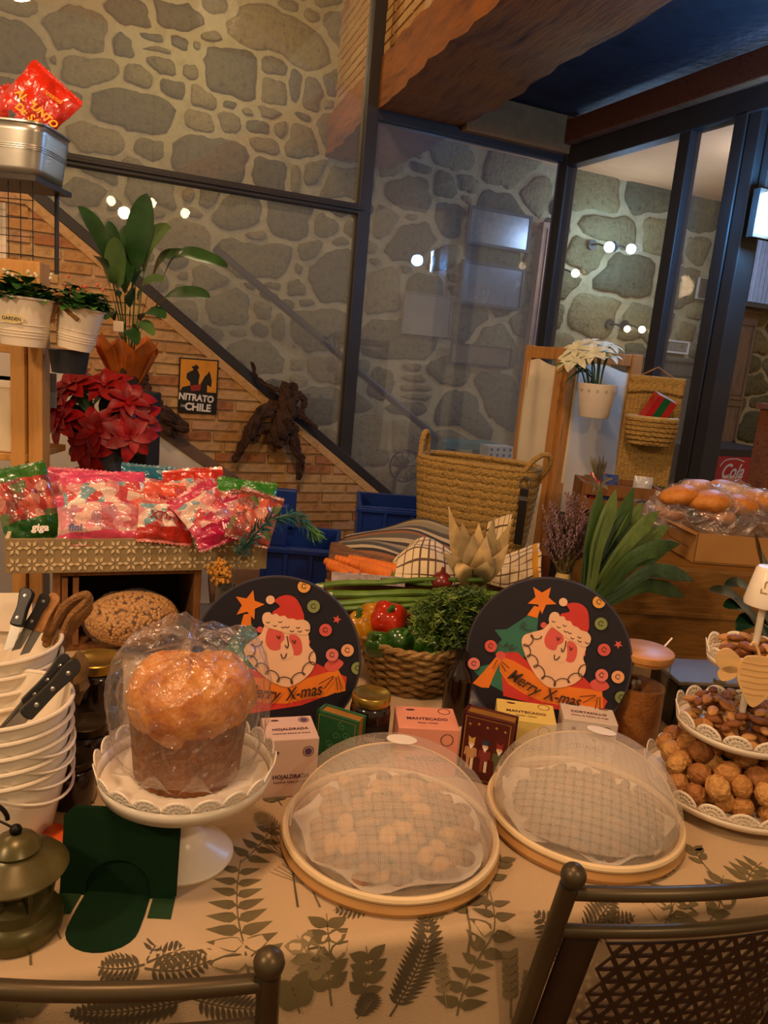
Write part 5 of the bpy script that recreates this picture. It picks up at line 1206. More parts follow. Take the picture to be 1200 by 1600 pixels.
tw = thing('jute_bow', 'jute twine bow tied on the tilted white pot', 'bow', PD(92, 478, 1.86)); q0 = tw.location.copy()
for pts in ([(82, 455), (92, 475), (105, 485), (122, 500)], [(92, 475), (84, 490), (82, 505)], [(92, 475), (88, 462), (98, 462), (94, 476)]):
    q = MB(); q.tube([Vector(PD(x, y, 1.85))-q0 for x, y in [tuple(p) for p in spline(pts, 5)]], .0055, 7); q.build('twine', m_jute, tw)
mc_ = thing('metal_cup', 'dark metal cup hanging below the tilted white pot', 'cup', PD(108, 583, 1.93)); q = MB(); q.lathe([(0, 0), (.04, 0), (.048, .055), (.046, .055), (.038, .003), (0, .003)], 28); q.build('wall', pm('dark_tin', '#3a3f44', .4, .6, var=.2), mc_); q = MB(); q.tube([(0, .05, .05), (0, .07, .09), (0, .09, .05)], .003, 6); q.build('hook', MATS['dark_tin'], mc_)
pl_ = thing('price_card', 'grey printed card behind the pale wooden post', 'card', PD(78, 610, 2.02)); q = MB(); q.box((0, 0, .0), (.035, .002, .09)); q.build('sheet', pm('grey_card', '#8f959c', .7, var=.2, scale=60), pl_, smooth=False)

# --- plant stand with poinsettia and peace lily
ps = PD(165, 745, 2.3); st_ = thing('plant_stand', 'dark two-step plant stand behind the sweets tray', 'plant stand', (ps.x, ps.y, 0)); m_dw = pm('dark_stand_wood', '#241a12', .7, var=.2)
za = PD(190, 742, 2.26).z; zl = PD(180, 612, 2.42).z
q = MB(); q.box((0, 0, za/2), (.20, .2, za)); q.build('low_step', m_dw, st_, smooth=False, bevel=.004)
q = MB(); q.box((.02, .19, zl/2), (.13, .14, zl)); q.build('high_step', m_dw, st_, smooth=False, bevel=.004)
po = thing('poinsettia', 'red potted poinsettia below the peace lily', 'potted plant', (PD(170, 735, 2.28).x, ps.y-.03, za+.001))
q = MB(); q.lathe([(0, 0), (.045, 0), (.06, .08), (.057, .08), (.043, .004), (0, .004)], 28); q.build('pot', pm('grey_pot', '#54525a', .5, var=.2), po)
m_red = pm('bract_red', '#960a10', .45, var=.3, scale=30); m_pg = pm('poinsettia_green', '#1d3a16', .5, var=.25, scale=30)
qg = MB(); qs = MB()
heads = [(112, 600, .0), (95, 655, -.03), (150, 670, -.06), (200, 625, -.03), (205, 680, -.06), (135, 700, -.05), (165, 600, .02), (88, 625, 0), (215, 655, -.02)]
for hi, (x, y, dy) in enumerate(heads):
    hp = PD(x, y, 2.25+dy)-Vector(po.location); q = MB(); out_ = (hp-Vector((0, 0, .10))).normalized()+Vector((0, -.9, .2))
    out_.normalize(); sx_ = out_.cross(Vector((0, 0, 1))).normalized(); sy_ = sx_.cross(out_)
    for ring, n_, Ln, el in ((0, 7, .085, .15), (1, 6, .062, .45), (2, 4, .035, .8)):
        for k in range(n_):
            a = 2*PI*(k+.5*ring)/n_+hi; dr = (sx_*math.cos(a)+sy_*math.sin(a))*math.cos(el)+out_*math.sin(el); sd = out_.cross(dr)
            q.leaf(frame(hp, dr, sd), Ln*random.uniform(.85, 1.1), Ln*.55, .35, .22, 6, twist=random.uniform(-.3, .3))
    q.build('red_bracts', m_red, po, angle=180)
    qs.tube([(0, 0, .05), hp*.5+Vector((0, 0, .04)), hp-out_*.004], .003, 6)
    for k in range(5):
        a = 2*PI*k/5+hi; dr = (sx_*math.cos(a)+sy_*math.sin(a)-out_*.35).normalized(); qg.leaf(frame(hp-out_*.03, dr, out_.cross(dr)), .09, .045, .5, .2, 6)
qg.build('green_leaves', m_pg, po, angle=180); qs.build('stems', m_pg, po)
ly = thing('peace_lily', 'tall peace lily in an orange paper wrap', 'potted plant', (PD(182, 600, 2.40).x, ps.y+.19, zl+.001)); lq = Vector(ly.location)
q = MB()
for k in range(7):
    a = k*.9+.3; f0_ = lambda u, v, a=a, k=k: (math.cos(a+(u-.5)*1.4)*(.035+.06*v+.01*math.sin(k)), math.sin(a+(u-.5)*1.4)*(.035+.06*v)*.8, .01+v*(.11+.05*(1-abs(2*u-1))+.01*math.sin(k*2)))
    q.grid(f0_, 8, 6)
q.build('orange_wrap', pm('orange_crepe', '#c9691a', .6, var=.2, scale=20), ly, angle=60)
q = MB(); q.lathe([(0, 0), (.04, 0), (.05, .09), (0, .09)], 20); q.build('pot', pm('brown_pot', '#4a2c18', .7, var=.1), ly)
m_lily = pm('lily_leaf', '#2a4f26', .32, var=.3, scale=14); m_lily2 = pm('lily_leaf_pale', '#4d6b38', .35, var=.2, scale=14)
lvs = [((122, 322), 2.35, .040, (160, 380), 0), ((229, 302), 2.42, .060, (215, 400), 0), ((268, 356), 2.40, .075, (232, 390), 1), ((356, 418), 2.30, .050, (275, 400), 0), ((328, 466), 2.28, .055, (260, 465), 0), ((258, 498), 2.30, .040, (225, 490), 0), ((150, 400), 2.3, .04, (165, 430), 0), ((240, 525), 2.28, .03, (215, 505), 1),
       ((200, 350), 2.45, .05, (195, 430), 0), ((180, 370), 2.36, .045, (182, 440), 1), ((300, 400), 2.42, .05, (250, 410), 0), ((140, 470), 2.3, .04, (160, 470), 0), ((170, 345), 2.4, .04, (178, 420), 0), ((225, 420), 2.3, .05, (205, 460), 0), ((255, 440), 2.36, .05, (222, 450), 1), ((165, 500), 2.27, .035, (172, 490), 0), ((215, 540), 2.26, .03, (200, 515), 0)]
for (tip, D, wd, mid, c_) in lvs:
    base = Vector((random.uniform(-.015, .015), random.uniform(-.015, .015), .09)); m_ = PD(*mid, (D+2.4)/2)-lq; t_ = PD(*tip, D)-lq
    q = MB(); ribbon(q, [base, base.lerp(m_, .55)+Vector((0, 0, .02)), m_, m_.lerp(t_, .55)+Vector((0, 0, .01)), t_], wd*1.45, (0, -.6, 1), .22, n=5, prof=lambda k: .07 if k < .35 else max(.03, math.sin(PI*(k-.35)/.65)**.75)); q.build('leaf', m_lily2 if c_ else m_lily, ly, angle=180)
q = MB(); a = PD(185, 510, 2.26)-lq; q.box(a, (.03, .002, .03)); q.build('care_tag', m_paper, ly, smooth=False, bevel=.003); q = MB(); q.tube([a-Vector((0, -.003, .015)), Vector((.0, -.02, .09))], .0015, 5); q.build('tag_stick', m_paper, ly)
# ------------------------------------------------------------------ vegetables and middle of the picture
m_wick = ramp_mat('wicker', ['#8a6a38', '#a78550', '#6f5228'], 40, .6, .4, 90)
bk0 = PZ(640, 1098, ZT); bk = thing('wicker_basket', 'round brown wicker basket of vegetables between the two boards', 'basket', (bk0.x+.004, bk0.y+.105, ZT+.0018)); BR, BB, BHt = .118, .082, .105
bc = Vector(bk.location)
nst = 22
for k in range(11):
    z = .006+k*.0095; r = BB+(BR-BB)*(z/BHt)**.8; q = MB()
    q.tube([((r+.005*math.cos(nst/2*a+PI*k))*math.cos(a), (r+.005*math.cos(nst/2*a+PI*k))*math.sin(a), z+.0012*math.sin(nst/2*a)) for a in [2*PI*i/110 for i in range(110)]], .0052, 6, closed=True); q.build('woven_strand', m_wick, bk)
for k in range(nst):
    a = 2*PI*(k+.5)/nst; q = MB(); q.tube([(BB*math.cos(a), BB*math.sin(a), .003), (BR*math.cos(a), BR*math.sin(a), BHt)], .004, 6); q.build('stake', m_wick, bk)
for s in (0, PI):
    q = MB(); q.tube([((BR+.002+.004*math.cos(a*14+s))*math.cos(a), (BR+.002+.004*math.cos(a*14+s))*math.sin(a), BHt+.004+.004*math.sin(a*14+s)) for a in [2*PI*i/120 for i in range(120)]], .0055, 6, closed=True); q.build('rim_strand', m_wick, bk)
q = MB(); q.lathe([(0, .004), (BB, .004)], 24); q.build('bottom', m_wick, bk)
def pepper(label, c, r, h, mat, rot=(0, 0, 0), lobes=4):
    t = thing('bell_pepper', label, 'pepper', c, 0, 'bell peppers in the wicker basket', rot); ph_ = random.uniform(0, 6)
    def f(d): a = math.atan2(d.y, d.x); s = math.hypot(d.x, d.y); return 1+.09*math.cos(lobes*a+ph_)*s-.28*math.exp(-(s/.28)**2)*(1 if d.z > 0 else .6)-.12*max(0, -d.z)*s
    q = MB(); q.ball((0, 0, 0), (r, r, h), 32, 20, fn=f); q.build('flesh', mat, t, angle=180)
    q = MB(); q.tube([(0, 0, h*.55), (0, 0, h*.85), (.004, 0, h*1.08), (.008, .0, h*1.2)], [.011, .006, .005, .006], 9); q.build('stem', pm('pepper_stem', '#3f6a28', .5, var=.2), t)
    return t
mr, my, mg = pm('pepper_red', '#b02a10', .16, var=.25, scale=25, coat=.5), pm('pepper_yellow', '#b88018', .2, var=.2, scale=25, coat=.4), pm('pepper_green', '#2f5a1a', .18, var=.3, scale=25, coat=.5)
def inb(x, y, z): return PZ(x, y, z)
zp = ZT+BHt
pepper('shiny red bell pepper with a green stem in the basket', inb(606, 968, zp+.035), .042, .038, mr, (.55, .05, 0))
pepper('yellow bell pepper at the left of the basket', inb(563, 985, zp+.01), .034, .045, my, (.2, -.3, .4)); pepper('yellow pepper leaning behind the red pepper', inb(582, 962, zp+.03), .03, .045, my, (.9, .2, .2))
for i, (x, y, dz) in enumerate(((592, 1008, .0), (622, 1003, .004), (652, 1000, .004), (680, 1008, 0))): pepper(['small green pepper at the left front of the basket', 'round green pepper at the front of the basket', 'light green pepper below the leafy greens', 'green pepper at the right of the basket under greens'][i], inb(x, y, zp+dz), .030, .034, mg, (.6, random.uniform(-.5, .5), i))
# filler heap inside basket so the peppers rest on something
q = MB(); q.lathe([(0, .085), (.06, .08), (.1, .06), (.085, .008)], 24); q.build('straw_lining', pm('straw', '#7d6a34', .9, var=.3, scale=60), bk)
# leafy greens
gr_ = thing('leafy_greens', 'bushy bunch of feathery green carrot tops spilling over the basket', 'herbs', PD(690, 960, bc.y+.02)); g0 = Vector(gr_.location); q = MB(); q2 = MB(); q3 = MB()
m_dill = [pm('dill_a', '#4e6a1e', .6, var=.3, scale=60), pm('dill_b', '#39561a', .6, var=.3, scale=60), pm('dill_c', '#6d8432', .6, var=.2, scale=60)]
for k in range(430):
    x = random.uniform(640, 800); y = random.uniform(918, 1030)
    if ((x-718)/84)**2+((y-972)/58)**2 > 1: continue
    e = PD(x, y, bc.y+random.uniform(-.14, .02))-g0; base = PD(700+random.uniform(-40, 60), 945+random.uniform(-12, 14), bc.y+random.uniform(-.03, .05))-g0
    mid = base.lerp(e, .5)+Vector((0, -.02, .02)); C = spline([base, mid, e], 4); mb = random.choice((q, q2, q3)); mb.tube(C, .0011, 3, caps=False)
    for i in range(3, len(C)):
        for s in (-1, 1, -1, 1):
            d = Vector((random.uniform(-1, 1), random.uniform(-1, .2), random.uniform(-.6, .9))).normalized(); mb.leaf(frame(C[i], d, d.orthogonal()), random.uniform(.008, .017), .0028, .2, .1, 2)
for i, mb in enumerate((q, q2, q3)): o = mb.build(('fronds', 'dark_fronds', 'pale_fronds')[i], m_dill[i], gr_, smooth=False); o['kind'] = 'stuff'
# spring onions lying across
m_so = pm('spring_onion', '#5a7a2a', .35, var=.3, scale=20, stretch=(1, 1, 1))
for i, (a, b, dz, r) in enumerate((((498, 916), (765, 906), .02, .007), ((512, 930), (790, 930), .01, .009), ((520, 943), (770, 938), .0, .008), ((530, 952), (720, 952), -.01, .006), ((560, 910), (700, 915), .03, .006))):
    A2, B2 = PD(*a, bc.y+.05+dz), PD(*b, bc.y+.02+dz); t = thing('spring_onion', ['top spring onion stalk laid across the basket', 'thick spring onion stalk laid across the basket', 'middle spring onion stalk above the red pepper', 'lowest spring onion stalk touching the red pepper', 'short spring onion stalk near the carrots'][i], 'spring onion', A2, 0, 'spring onions across the basket')
    q = MB(); d = B2-A2; q.tube([d*k+Vector((0, .004*math.sin(k*9+i), .006*math.sin(k*PI)+.002*math.sin(k*13+i*2))) for k in [j/12 for j in range(13)]], [r*(1-.3*j/12) for j in range(13)], 8); q.build('stalk', m_so, t)
    q = MB(); q.tube([d*k for k in (-.03, 0, .03)], [r*.5, r*1.0, r*1.02], 8); q.build('cut_end', pm('onion_pale', '#c8c890', .5, var=.1), t)
# red onion
t = thing('red_onion', 'small red onion resting on the green stalks', 'onion', PD(690, 908, bc.y+.06)); q = MB(); q.lathe([(0, -.022), (.012, -.021), (.024, -.008), (.025, .003), (.016, .016), (.005, .022), (.003, .032), (0, .033)], 24); q.build('bulb', pm('onion_skin', '#6d1f1c', .3, var=.3, scale=30, coat=.3), t)
# hamper behind, supporting cloths
hy = 1.80; hA = PD(510, 905, hy); hB = PD(868, 905, hy); hz = PD(700, 893, hy).z
hm = thing('wicker_hamper', 'low wicker hamper with leather belts under the folded cloths', 'hamper', ((hA.x+hB.x)/2, hy, ZT+.0018), math.radians(3)); hw = (hB.x-hA.x); hh = hz-ZT
q = MB(); q.box((0, .10, hh/2), (hw, .20, hh)); q.build('body', pm('hamper_wicker', '#7a5126', .6, var=.3, scale=50, bump=.8, bscale=90), hm, smooth=False, bevel=.006)
for k in range(6): q = MB(); q.tube([(-hw/2-.002, -.002, hh*(k+.5)/6), (hw/2+.002, -.002, hh*(k+.5)/6)], .005, 6); q.build('woven_strand', m_wick, hm)
m_lea = pm('brown_leather', '#5a2e16', .45, var=.2, scale=30); m_bl = pm('black_leather', '#17120f', .4, var=.1)
for x, mm in ((hw/2-.028, m_lea), (hw/2-.006, m_bl)):
    q = MB(); q.box((x, -.008, hh*.55+.03), (.022, .004, hh*.9+.06)); b_ = q.build('leather_belt', mm, hm, smooth=False, bevel=.001); q = MB(); q.ball((x, -.011, hh*.9), (.004, .002, .004), 8, 6); q.build('stud', m_steel, b_)
# cloths
def uvgrid(o, nu, nv):
    me = o.data; uv = me.uv_layers.new(name='uv')
    for l in me.loops: i = l.vertex_index; uv.data[l.index].uv = ((i % (nu+1))/nu, (i//(nu+1))/nv)
def uvmat(name, fn):
    m = bpy.data.materials.new(name); m.use_nodes = True; N = m.node_tree.nodes; L = m.node_tree.links; b = N['Principled BSDF']; b.inputs['Roughness'].default_value = .9; tc = N.new('ShaderNodeTexCoord'); fn(N, L, b, tc); return m
def stripes(cols, rep_, ax=1):
    def f(N, L, b, tc):
        sp_ = N.new('ShaderNodeSeparateXYZ'); L.new(tc.outputs['UV'], sp_.inputs[0]); mu = N.new('ShaderNodeMath'); mu.operation = 'MULTIPLY'; mu.inputs[1].default_value = rep_; L.new(sp_.outputs[ax], mu.inputs[0]); fr = N.new('ShaderNodeMath'); fr.operation = 'FRACT'; L.new(mu.outputs[0], fr.inputs[0])
        cr = N.new('ShaderNodeValToRGB'); cr.color_ramp.interpolation = 'CONSTANT'; e = cr.color_ramp.elements; e[0].color = lin(cols[0]); e[1].position = 1/len(cols); e[1].color = lin(cols[1])
        for i, c in enumerate(cols[2:]): x = e.new((i+2)/len(cols)); x.color = lin(c)
        L.new(fr.outputs[0], cr.inputs[0]); L.new(cr.outputs[0], b.inputs['Base Color'])
    return f
def checks(bgc, line, nu, nv, band=None):
    def f(N, L, b, tc):
        sp_ = N.new('ShaderNodeSeparateXYZ'); L.new(tc.outputs['UV'], sp_.inputs[0]); outs = []
        for ax, n in ((0, nu), (1, nv)):
            mu = N.new('ShaderNodeMath'); mu.operation = 'MULTIPLY'; mu.inputs[1].default_value = n; L.new(sp_.outputs[ax], mu.inputs[0]); fr = N.new('ShaderNodeMath'); fr.operation = 'FRACT'; L.new(mu.outputs[0], fr.inputs[0]); lt = N.new('ShaderNodeMath'); lt.operation = 'LESS_THAN'; lt.inputs[1].default_value = .16; L.new(fr.outputs[0], lt.inputs[0]); outs.append(lt)
        mx = N.new('ShaderNodeMath'); mx.operation = 'MAXIMUM'; L.new(outs[0].outputs[0], mx.inputs[0]); L.new(outs[1].outputs[0], mx.inputs[1])
        mc = N.new('ShaderNodeMix'); mc.data_type = 'RGBA'; mc.inputs[6].default_value = lin(bgc); mc.inputs[7].default_value = lin(line); L.new(mx.outputs[0], mc.inputs[0]); src = mc.outputs[2]
        if band:
            a, z, col = band; g = N.new('ShaderNodeMath'); g.operation = 'COMPARE'; g.inputs[1].default_value = (a+z)/2; g.inputs[2].default_value = (z-a)/2; L.new(sp_.outputs[0], g.inputs[0]); m2 = N.new('ShaderNodeMix'); m2.data_type = 'RGBA'; m2.inputs[7].default_value = lin(col); L.new(g.outputs[0], m2.inputs[0]); L.new(src, m2.inputs[6]); src = m2.outputs[2]
        L.new(src, b.inputs['Base Color'])
    return f
def drape(name, label, rows, mat, cat='cloth', nu=28, nv=20, th=.002, wob=.004):
    """rows: list of rows of (px, py, distance) control points, near row first"""
    P = [[PD(*c) for c in r] for r in rows]; o0 = P[0][0]; cols = [spline([Vector(p) for p in r], 12) for r in P]; n = len(cols[0])
    allc = [spline([cols[j][i] for j in range(len(cols))], 12) for i in range(n)]; m = len(allc[0])
    def f(u, v): i = min(n-1, round(u*(n-1))); j = min(m-1, round(v*(m-1))); p = allc[i][j]-o0; return p+Vector((0, wob*math.sin(u*14+v*9), wob*math.sin(v*17+u*6)))
    q = MB(); q.grid(f, nu, nv); o = q.build(name, mat, None, angle=180, solid=th); uvgrid(o, nu, nv); o.location = o0; tag(o, label, cat); return o
m_rug = uvmat('striped_rug', stripes(['#8f8468', '#3a352c', '#a89a78', '#5a5446', '#8a5a34', '#2c2a26', '#b0a080', '#4a463c', '#7d7360'], 2.2, 1))
drape('striped_rug', 'striped woven rug in grey and brown folded over the hamper', [[(516, 864, 1.92), (560, 872, 1.86), (600, 886, 1.82), (640, 900, 1.80), (700, 912, 1.8)], [(530, 848, 2.0), (580, 845, 1.98), (630, 852, 1.95), (680, 870, 1.92), (740, 890, 1.9)], [(545, 836, 2.1), (610, 822, 2.1), (660, 812, 2.08), (708, 828, 2.05), (760, 850, 2.03)]], m_rug, 'rug')
m_chk = uvmat('checked_cotton', checks('#d6c39c', '#5a4636', 9, 9))
drape('checked_cloth', 'cream cloth with dark checks heaped beside the carrots', [[(606, 905, 1.74), (640, 912, 1.73), (680, 916, 1.73), (720, 914, 1.74)], [(612, 882, 1.79), (645, 862, 1.79), (680, 862, 1.79), (715, 880, 1.8)], [(630, 862, 1.85), (655, 843, 1.86), (680, 848, 1.86), (712, 868, 1.87)], [(640, 868, 1.92), (660, 852, 1.93), (685, 856, 1.93), (715, 875, 1.93)]], m_chk)
m_chk2 = uvmat('checked_cotton_yellow', checks('#d6c39c', '#5a4636', 8, 7, (.76, .9, '#c88a1c')))
drape('checked_towel', 'checked tea towel with a yellow stripe over the hamper end', [[(752, 912, 1.74), (790, 922, 1.73), (825, 916, 1.74), (846, 908, 1.75)], [(754, 886, 1.78), (792, 884, 1.78), (826, 872, 1.79), (845, 866, 1.80)], [(756, 872, 1.85), (792, 868, 1.86), (826, 856, 1.87), (843, 850, 1.88)]], m_chk2)
pap = drape('printed_paper', 'cream paper with dark printing standing behind the husks', [[(752, 872, 1.88), (775, 874, 1.88), (788, 862, 1.88)], [(757, 840, 1.92), (780, 835, 1.92), (795, 830, 1.92)], [(762, 815, 1.96), (785, 808, 1.96), (801, 803, 1.96)]], uvmat('printed_cream', checks('#cbb58c', '#4a3a2c', 5, 3)), 'paper', 16, 16, .001, .002)
# carrots on a tray
m_car = ramp_mat('carrot', ['#c8611a', '#dd7a28', '#b85414'], 30, .5, .3, 80, stretch=(6, 1, 1)); cy_ = 1.72
zc_ = PD(580, 905, cy_).z
ctr = thing('carrot_tray', 'printed white carton tray under the carrots', 'tray', PD(575, 908, cy_-.01), math.radians(3)); q = MB(); q.box((0, .04, .0), (.17, .10, .008)); q.build('base', m_paper, ctr, smooth=False); q = MB(); q.box((0, -.012, .008), (.17, .003, .022)); q.build('front_lip', pm('lilac_print', '#b8a8a8', .6, var=.3, scale=60), ctr, smooth=False)
q = MB(); q.box((0, .09, -.05-.0), (.15, .06, .09)); q.build('prop', pm('prop_card', '#6a5238', .8), ctr, smooth=False)
for k in range(9): q = MB(); q.box((.03+.004*k, -.0138, .008), (.0015 if k % 2 else .0025, .0005, .014)); q.build('barcode_bar', m_ink, ctr, smooth=False)
for i, (a, b, dd, r) in enumerate((((508, 876), (560, 902), .0, .017), ((524, 872), (612, 900), .02, .018), ((545, 872), (622, 893), .045, .018), ((512, 884), (545, 900), -.02, .014))):
    A2, B2 = PD(*a, cy_+.05+dd), PD(*b, cy_+.01+dd); t = thing('carrot', ['orange carrot at the left of the bunch', 'long orange carrot in the middle of the bunch', 'orange carrot at the back of the bunch', 'short thin carrot at the front of the bunch'][i], 'carrot', A2, 0, 'carrots on the tray'); d = B2-A2; n = 16
    q = MB(); q.tube([d*(j/n) for j in range(n+1)], [r*(.45+.55*(j/n)**.7)*(1+.03*math.sin(j*2.3+i)) for j in range(n)]+[r*.75], 14); q.build('root', m_car, t); q = MB(); q.tube([d*1.0, d*1.04, d*1.06], [r*.6, r*.4, r*.2], 8); q.build('crown', pm('carrot_crown', '#6a7a30', .6, var=.2), t)
# corn husks
hk = thing('corn_husks', 'upright bunch of dried pale corn husks', 'corn husks', PD(742, 905, 1.66)); h0 = Vector(hk.location); m_husk = [pm('husk_a', '#b59a66', .8, var=.25, scale=30), pm('husk_b', '#8f7d54', .8, var=.25, scale=30)]
for i, (tip, mid, wd, dd) in enumerate((((701, 792), (716, 850), .045, .02), ((722, 815), (730, 860), .05, .0), ((748, 818), (746, 862), .055, -.01), ((772, 808), (762, 860), .05, .01), ((800, 812), (776, 862), .045, .02), ((690, 862), (712, 880), .035, -.02), ((795, 850), (772, 882), .04, -.02), ((740, 835), (738, 872), .05, -.03), ((760, 838), (754, 872), .045, -.035), ((775, 868), (760, 890), .04, -.04), ((715, 878), (722, 892), .04, -.04))):
    q = MB(); T_ = PD(*tip, 1.68+dd)-h0; M_ = PD(*mid, 1.66+dd*1.5)-h0; ribbon(q, [Vector((random.uniform(-.01, .01), 0, 0)), M_, T_], wd, (0, -1, .1), .4, n=7, prof=lambda k: .55 if k < .05 else max(.05, (1-k**2.5)*(.6+.6*math.sin(PI*min(1, k+.2))))); q.build('husk', m_husk[i % 2], hk, angle=180, solid=.0008)
q = MB(); q.lathe([(0, -.09), (.02, -.09), (.022, -.01), (.012, .015), (0, .02)], 16); q.build('cob', m_husk[1], hk)
# --- blue crates
m_blue = pm('blue_plastic', '#0f2f7a', .4, var=.15, scale=10)
def blue_crate(label, a, b, D, ytop, h, rz, post=0, dep=.28):
    A2 = PD(a, ytop, D); k = (b-a)*mpp(A2); zt = A2.z; t = thing('plastic_crate', label, 'crate', (A2.x, A2.y, zt-h), rz)
    for nm, c, d in (('front_side', (k/2, .006, h/2), (k, .012, h)), ('back_side', (k/2, dep-.006, h/2), (k, .012, h)), ('left_side', (.006, dep/2, h/2), (.012, dep-.024, h)), ('right_side', (k-.006, dep/2, h/2), (.012, dep-.024, h)), ('bottom', (k/2, dep/2, .006), (k-.024, dep-.024, .012))):
        q = MB(); q.box(c, d); q.build(nm, m_blue, t, smooth=False, bevel=.002)
    for z in (.02, .42, .95):
        q = MB(); q.box((k/2, -.004, h*z), (k+.01, .016, .014)); q.build('rib', m_blue, t, smooth=False, bevel=.002)
    for x in (.01, k*.33, k*.66, k-.01): q = MB(); q.box((x, -.003, h/2), (.014, .012, h)); q.build('rib', m_blue, t, smooth=False, bevel=.002)
    if post:
        for y in (.02, dep-.02): q = MB(); q.box((.035, y, h+post/2), (.07, .03, post)); q.build('corner_lug', m_blue, t, smooth=False, bevel=.004)
    return t, zt-h
bt, zb1 = blue_crate('blue plastic crate with a raised corner behind the left board', 408, 528, 2.12, 852, .18, math.radians(2), .12)
bt2, zb2 = blue_crate('blue plastic crate at the foot of the stair wall', 560, 690, 2.62, 790, .26, math.radians(4))
q = MB(); q.box((.5, .22, -.02), (1.06, .44, .04)); bn_ = thing('low_bench', 'wooden bench behind the table carrying crates and baskets', 'bench', TM @ Vector((.3, 1.27, zb1-ZT-.0005)), TA)
q.build('seat_board', mw_, bn_, smooth=False)
for x in (.02, .98):
    for y in (.04, .4): q = MB(); q.box((x, y, -.04-(zb1-.04)/2), (.05, .05, zb1-.04)); q.build('leg', mw_, bn_, smooth=False)
bs2 = thing('floor_crate_stand', 'dark block under the far blue crate', 'stand', (bt2.location.x+.14, 2.76, 0)); q = MB(); q.box((0, 0, zb2/2), (.3, .26, zb2-.001)); q.build('block', m_dw, bs2, smooth=False)
# --- esparto basket
m_esp = ramp_mat('esparto', ['#8f7038', '#ab8a4c', '#7a5d2c'], 60, .85, .7, 140)
eb = thing('esparto_basket', 'tall woven esparto basket with two handles by the stair glass', 'basket', PD(738, 815, 2.38), math.radians(-22)); e0 = Vector(eb.location); ew, ed, eh = .185, .10, PD(738, 722, 2.38).z-e0.z
def oval(a, k): return ew*k*math.copysign(abs(math.cos(a))**.6, math.cos(a)), ed*k*math.copysign(abs(math.sin(a))**.7, math.sin(a))
nb_ = 8
eb.location.z = zb1; exz = e0.z-zb1
for k in range(nb_+4):
    z = exz+eh*(k-3.5)/nb_; 
    if z < .01: continue
    kk = .9+.1*k/nb_; q = MB()
    def fb(u, v, kk=kk, z=z):
        a = 2*PI*u; x, y = oval(a, kk); d = .004*math.cos(v*2*PI)+.0018*math.sin(u*2*PI*46+v*6); h_ = eh/nb_*.56*math.sin(v*2*PI); n_ = Vector((x/ew**2, y/ed**2, 0)).normalized(); return Vector((x, y, z+h_))+n_*d
    q.grid(fb, 150, 8, cu=True, cv=True); q.build('braid_band', m_esp, eb)
q = MB(); q.tube([(*oval(2*PI*i/60, 1.01), exz+eh+.004) for i in range(60)], .009, 8, closed=True); q.build('rim_roll', m_esp, eb)
zr = exz+eh
q = MB(); q.tube(spline([(-ew*.98, -.02, zr-.12), (-ew*1.0, -.03, zr-.02), (-ew*1.0, -.02, zr+.06), (-ew*.98, .0, zr+.075), (-ew*.99, .025, zr+.05), (-ew*.98, .03, zr-.05)], 6), .009, 8); q.build('handle', m_esp, eb)
q = MB(); q.tube(spline([(ew*.7, -.07, zr-.05), (ew*.85, -.075, zr), (ew*1.05, -.07, zr+.05), (ew*1.2, -.05, zr+.055), (ew*1.2, -.03, zr+.02), (ew*1.02, -.0, zr-.03)], 6), .008, 8); q.build('handle', m_esp, eb)
q = MB(); q.tube([(ew*.92+.016*math.cos(a), -.085, zr-.03+.018*math.sin(a)) for a in [2*PI*i/20 for i in range(20)]], .003, 6, closed=True); q.build('metal_ring', m_steel, eb)
q = MB(); q.box((ew*.92, -.088, zr-.13), (.024, .006, .17)); q.build('leather_strap', m_bl, eb, smooth=False, bevel=.001); q = MB(); q.box((ew*.92, -.092, zr-.075), (.030, .004, .012)); q.build('strap_buckle', m_steel, eb, smooth=False)
# --- dried lavender
lv = thing('lavender_bunch', 'tied bunch of dried mauve lavender', 'dried flowers', PD(880, 900, 1.64)); l0 = Vector(lv.location); m_lav = [pm('lavender_a', '#6b4f54', .9, var=.3, scale=80), pm('lavender_b', '#826468', .9, var=.3, scale=80)]; q = MB(); q2 = MB(); qs = MB()
for k in range(95):
    x = random.uniform(848, 938); y = random.uniform(765, 835)+abs(x-893)*.45; tp = PD(x, y, 1.64+random.uniform(-.05, .08))-l0; bs = Vector((random.uniform(-.012, .012), random.uniform(-.01, .01), 0)); qs.tube([bs, bs.lerp(tp, .5), tp], .0007, 3, caps=False)
    L2 = random.uniform(.3, .62); mb = q if k % 2 else q2
    for i in range(15):
        p = bs.lerp(tp, 1-L2*i/15); mb.ball(p+Vector((random.uniform(-.003, .003), random.uniform(-.003, .003), 0)), (.0026, .0026, .0038), 5, 3)
qs.build('stems', pm('dry_stem', '#7d6a3c', .9), lv, smooth=False); 
for mb, mm, nm in ((q, m_lav[0], 'buds'), (q2, m_lav[1], 'pale_buds')): o = mb.build(nm, mm, lv); o['kind'] = 'stuff'
q = MB(); q.lathe([(.016, -.016), (.018, -.012), (.017, 0), (.014, .008)], 16); q.build('raffia_tie', pm('raffia', '#b59a5c', .8, var=.2), lv); q = MB(); q.tube([(0, 0, -.01), (0, 0, -.14)], [.014, .02], 10); q.build('stem_ends', MATS['dry_stem'], lv)
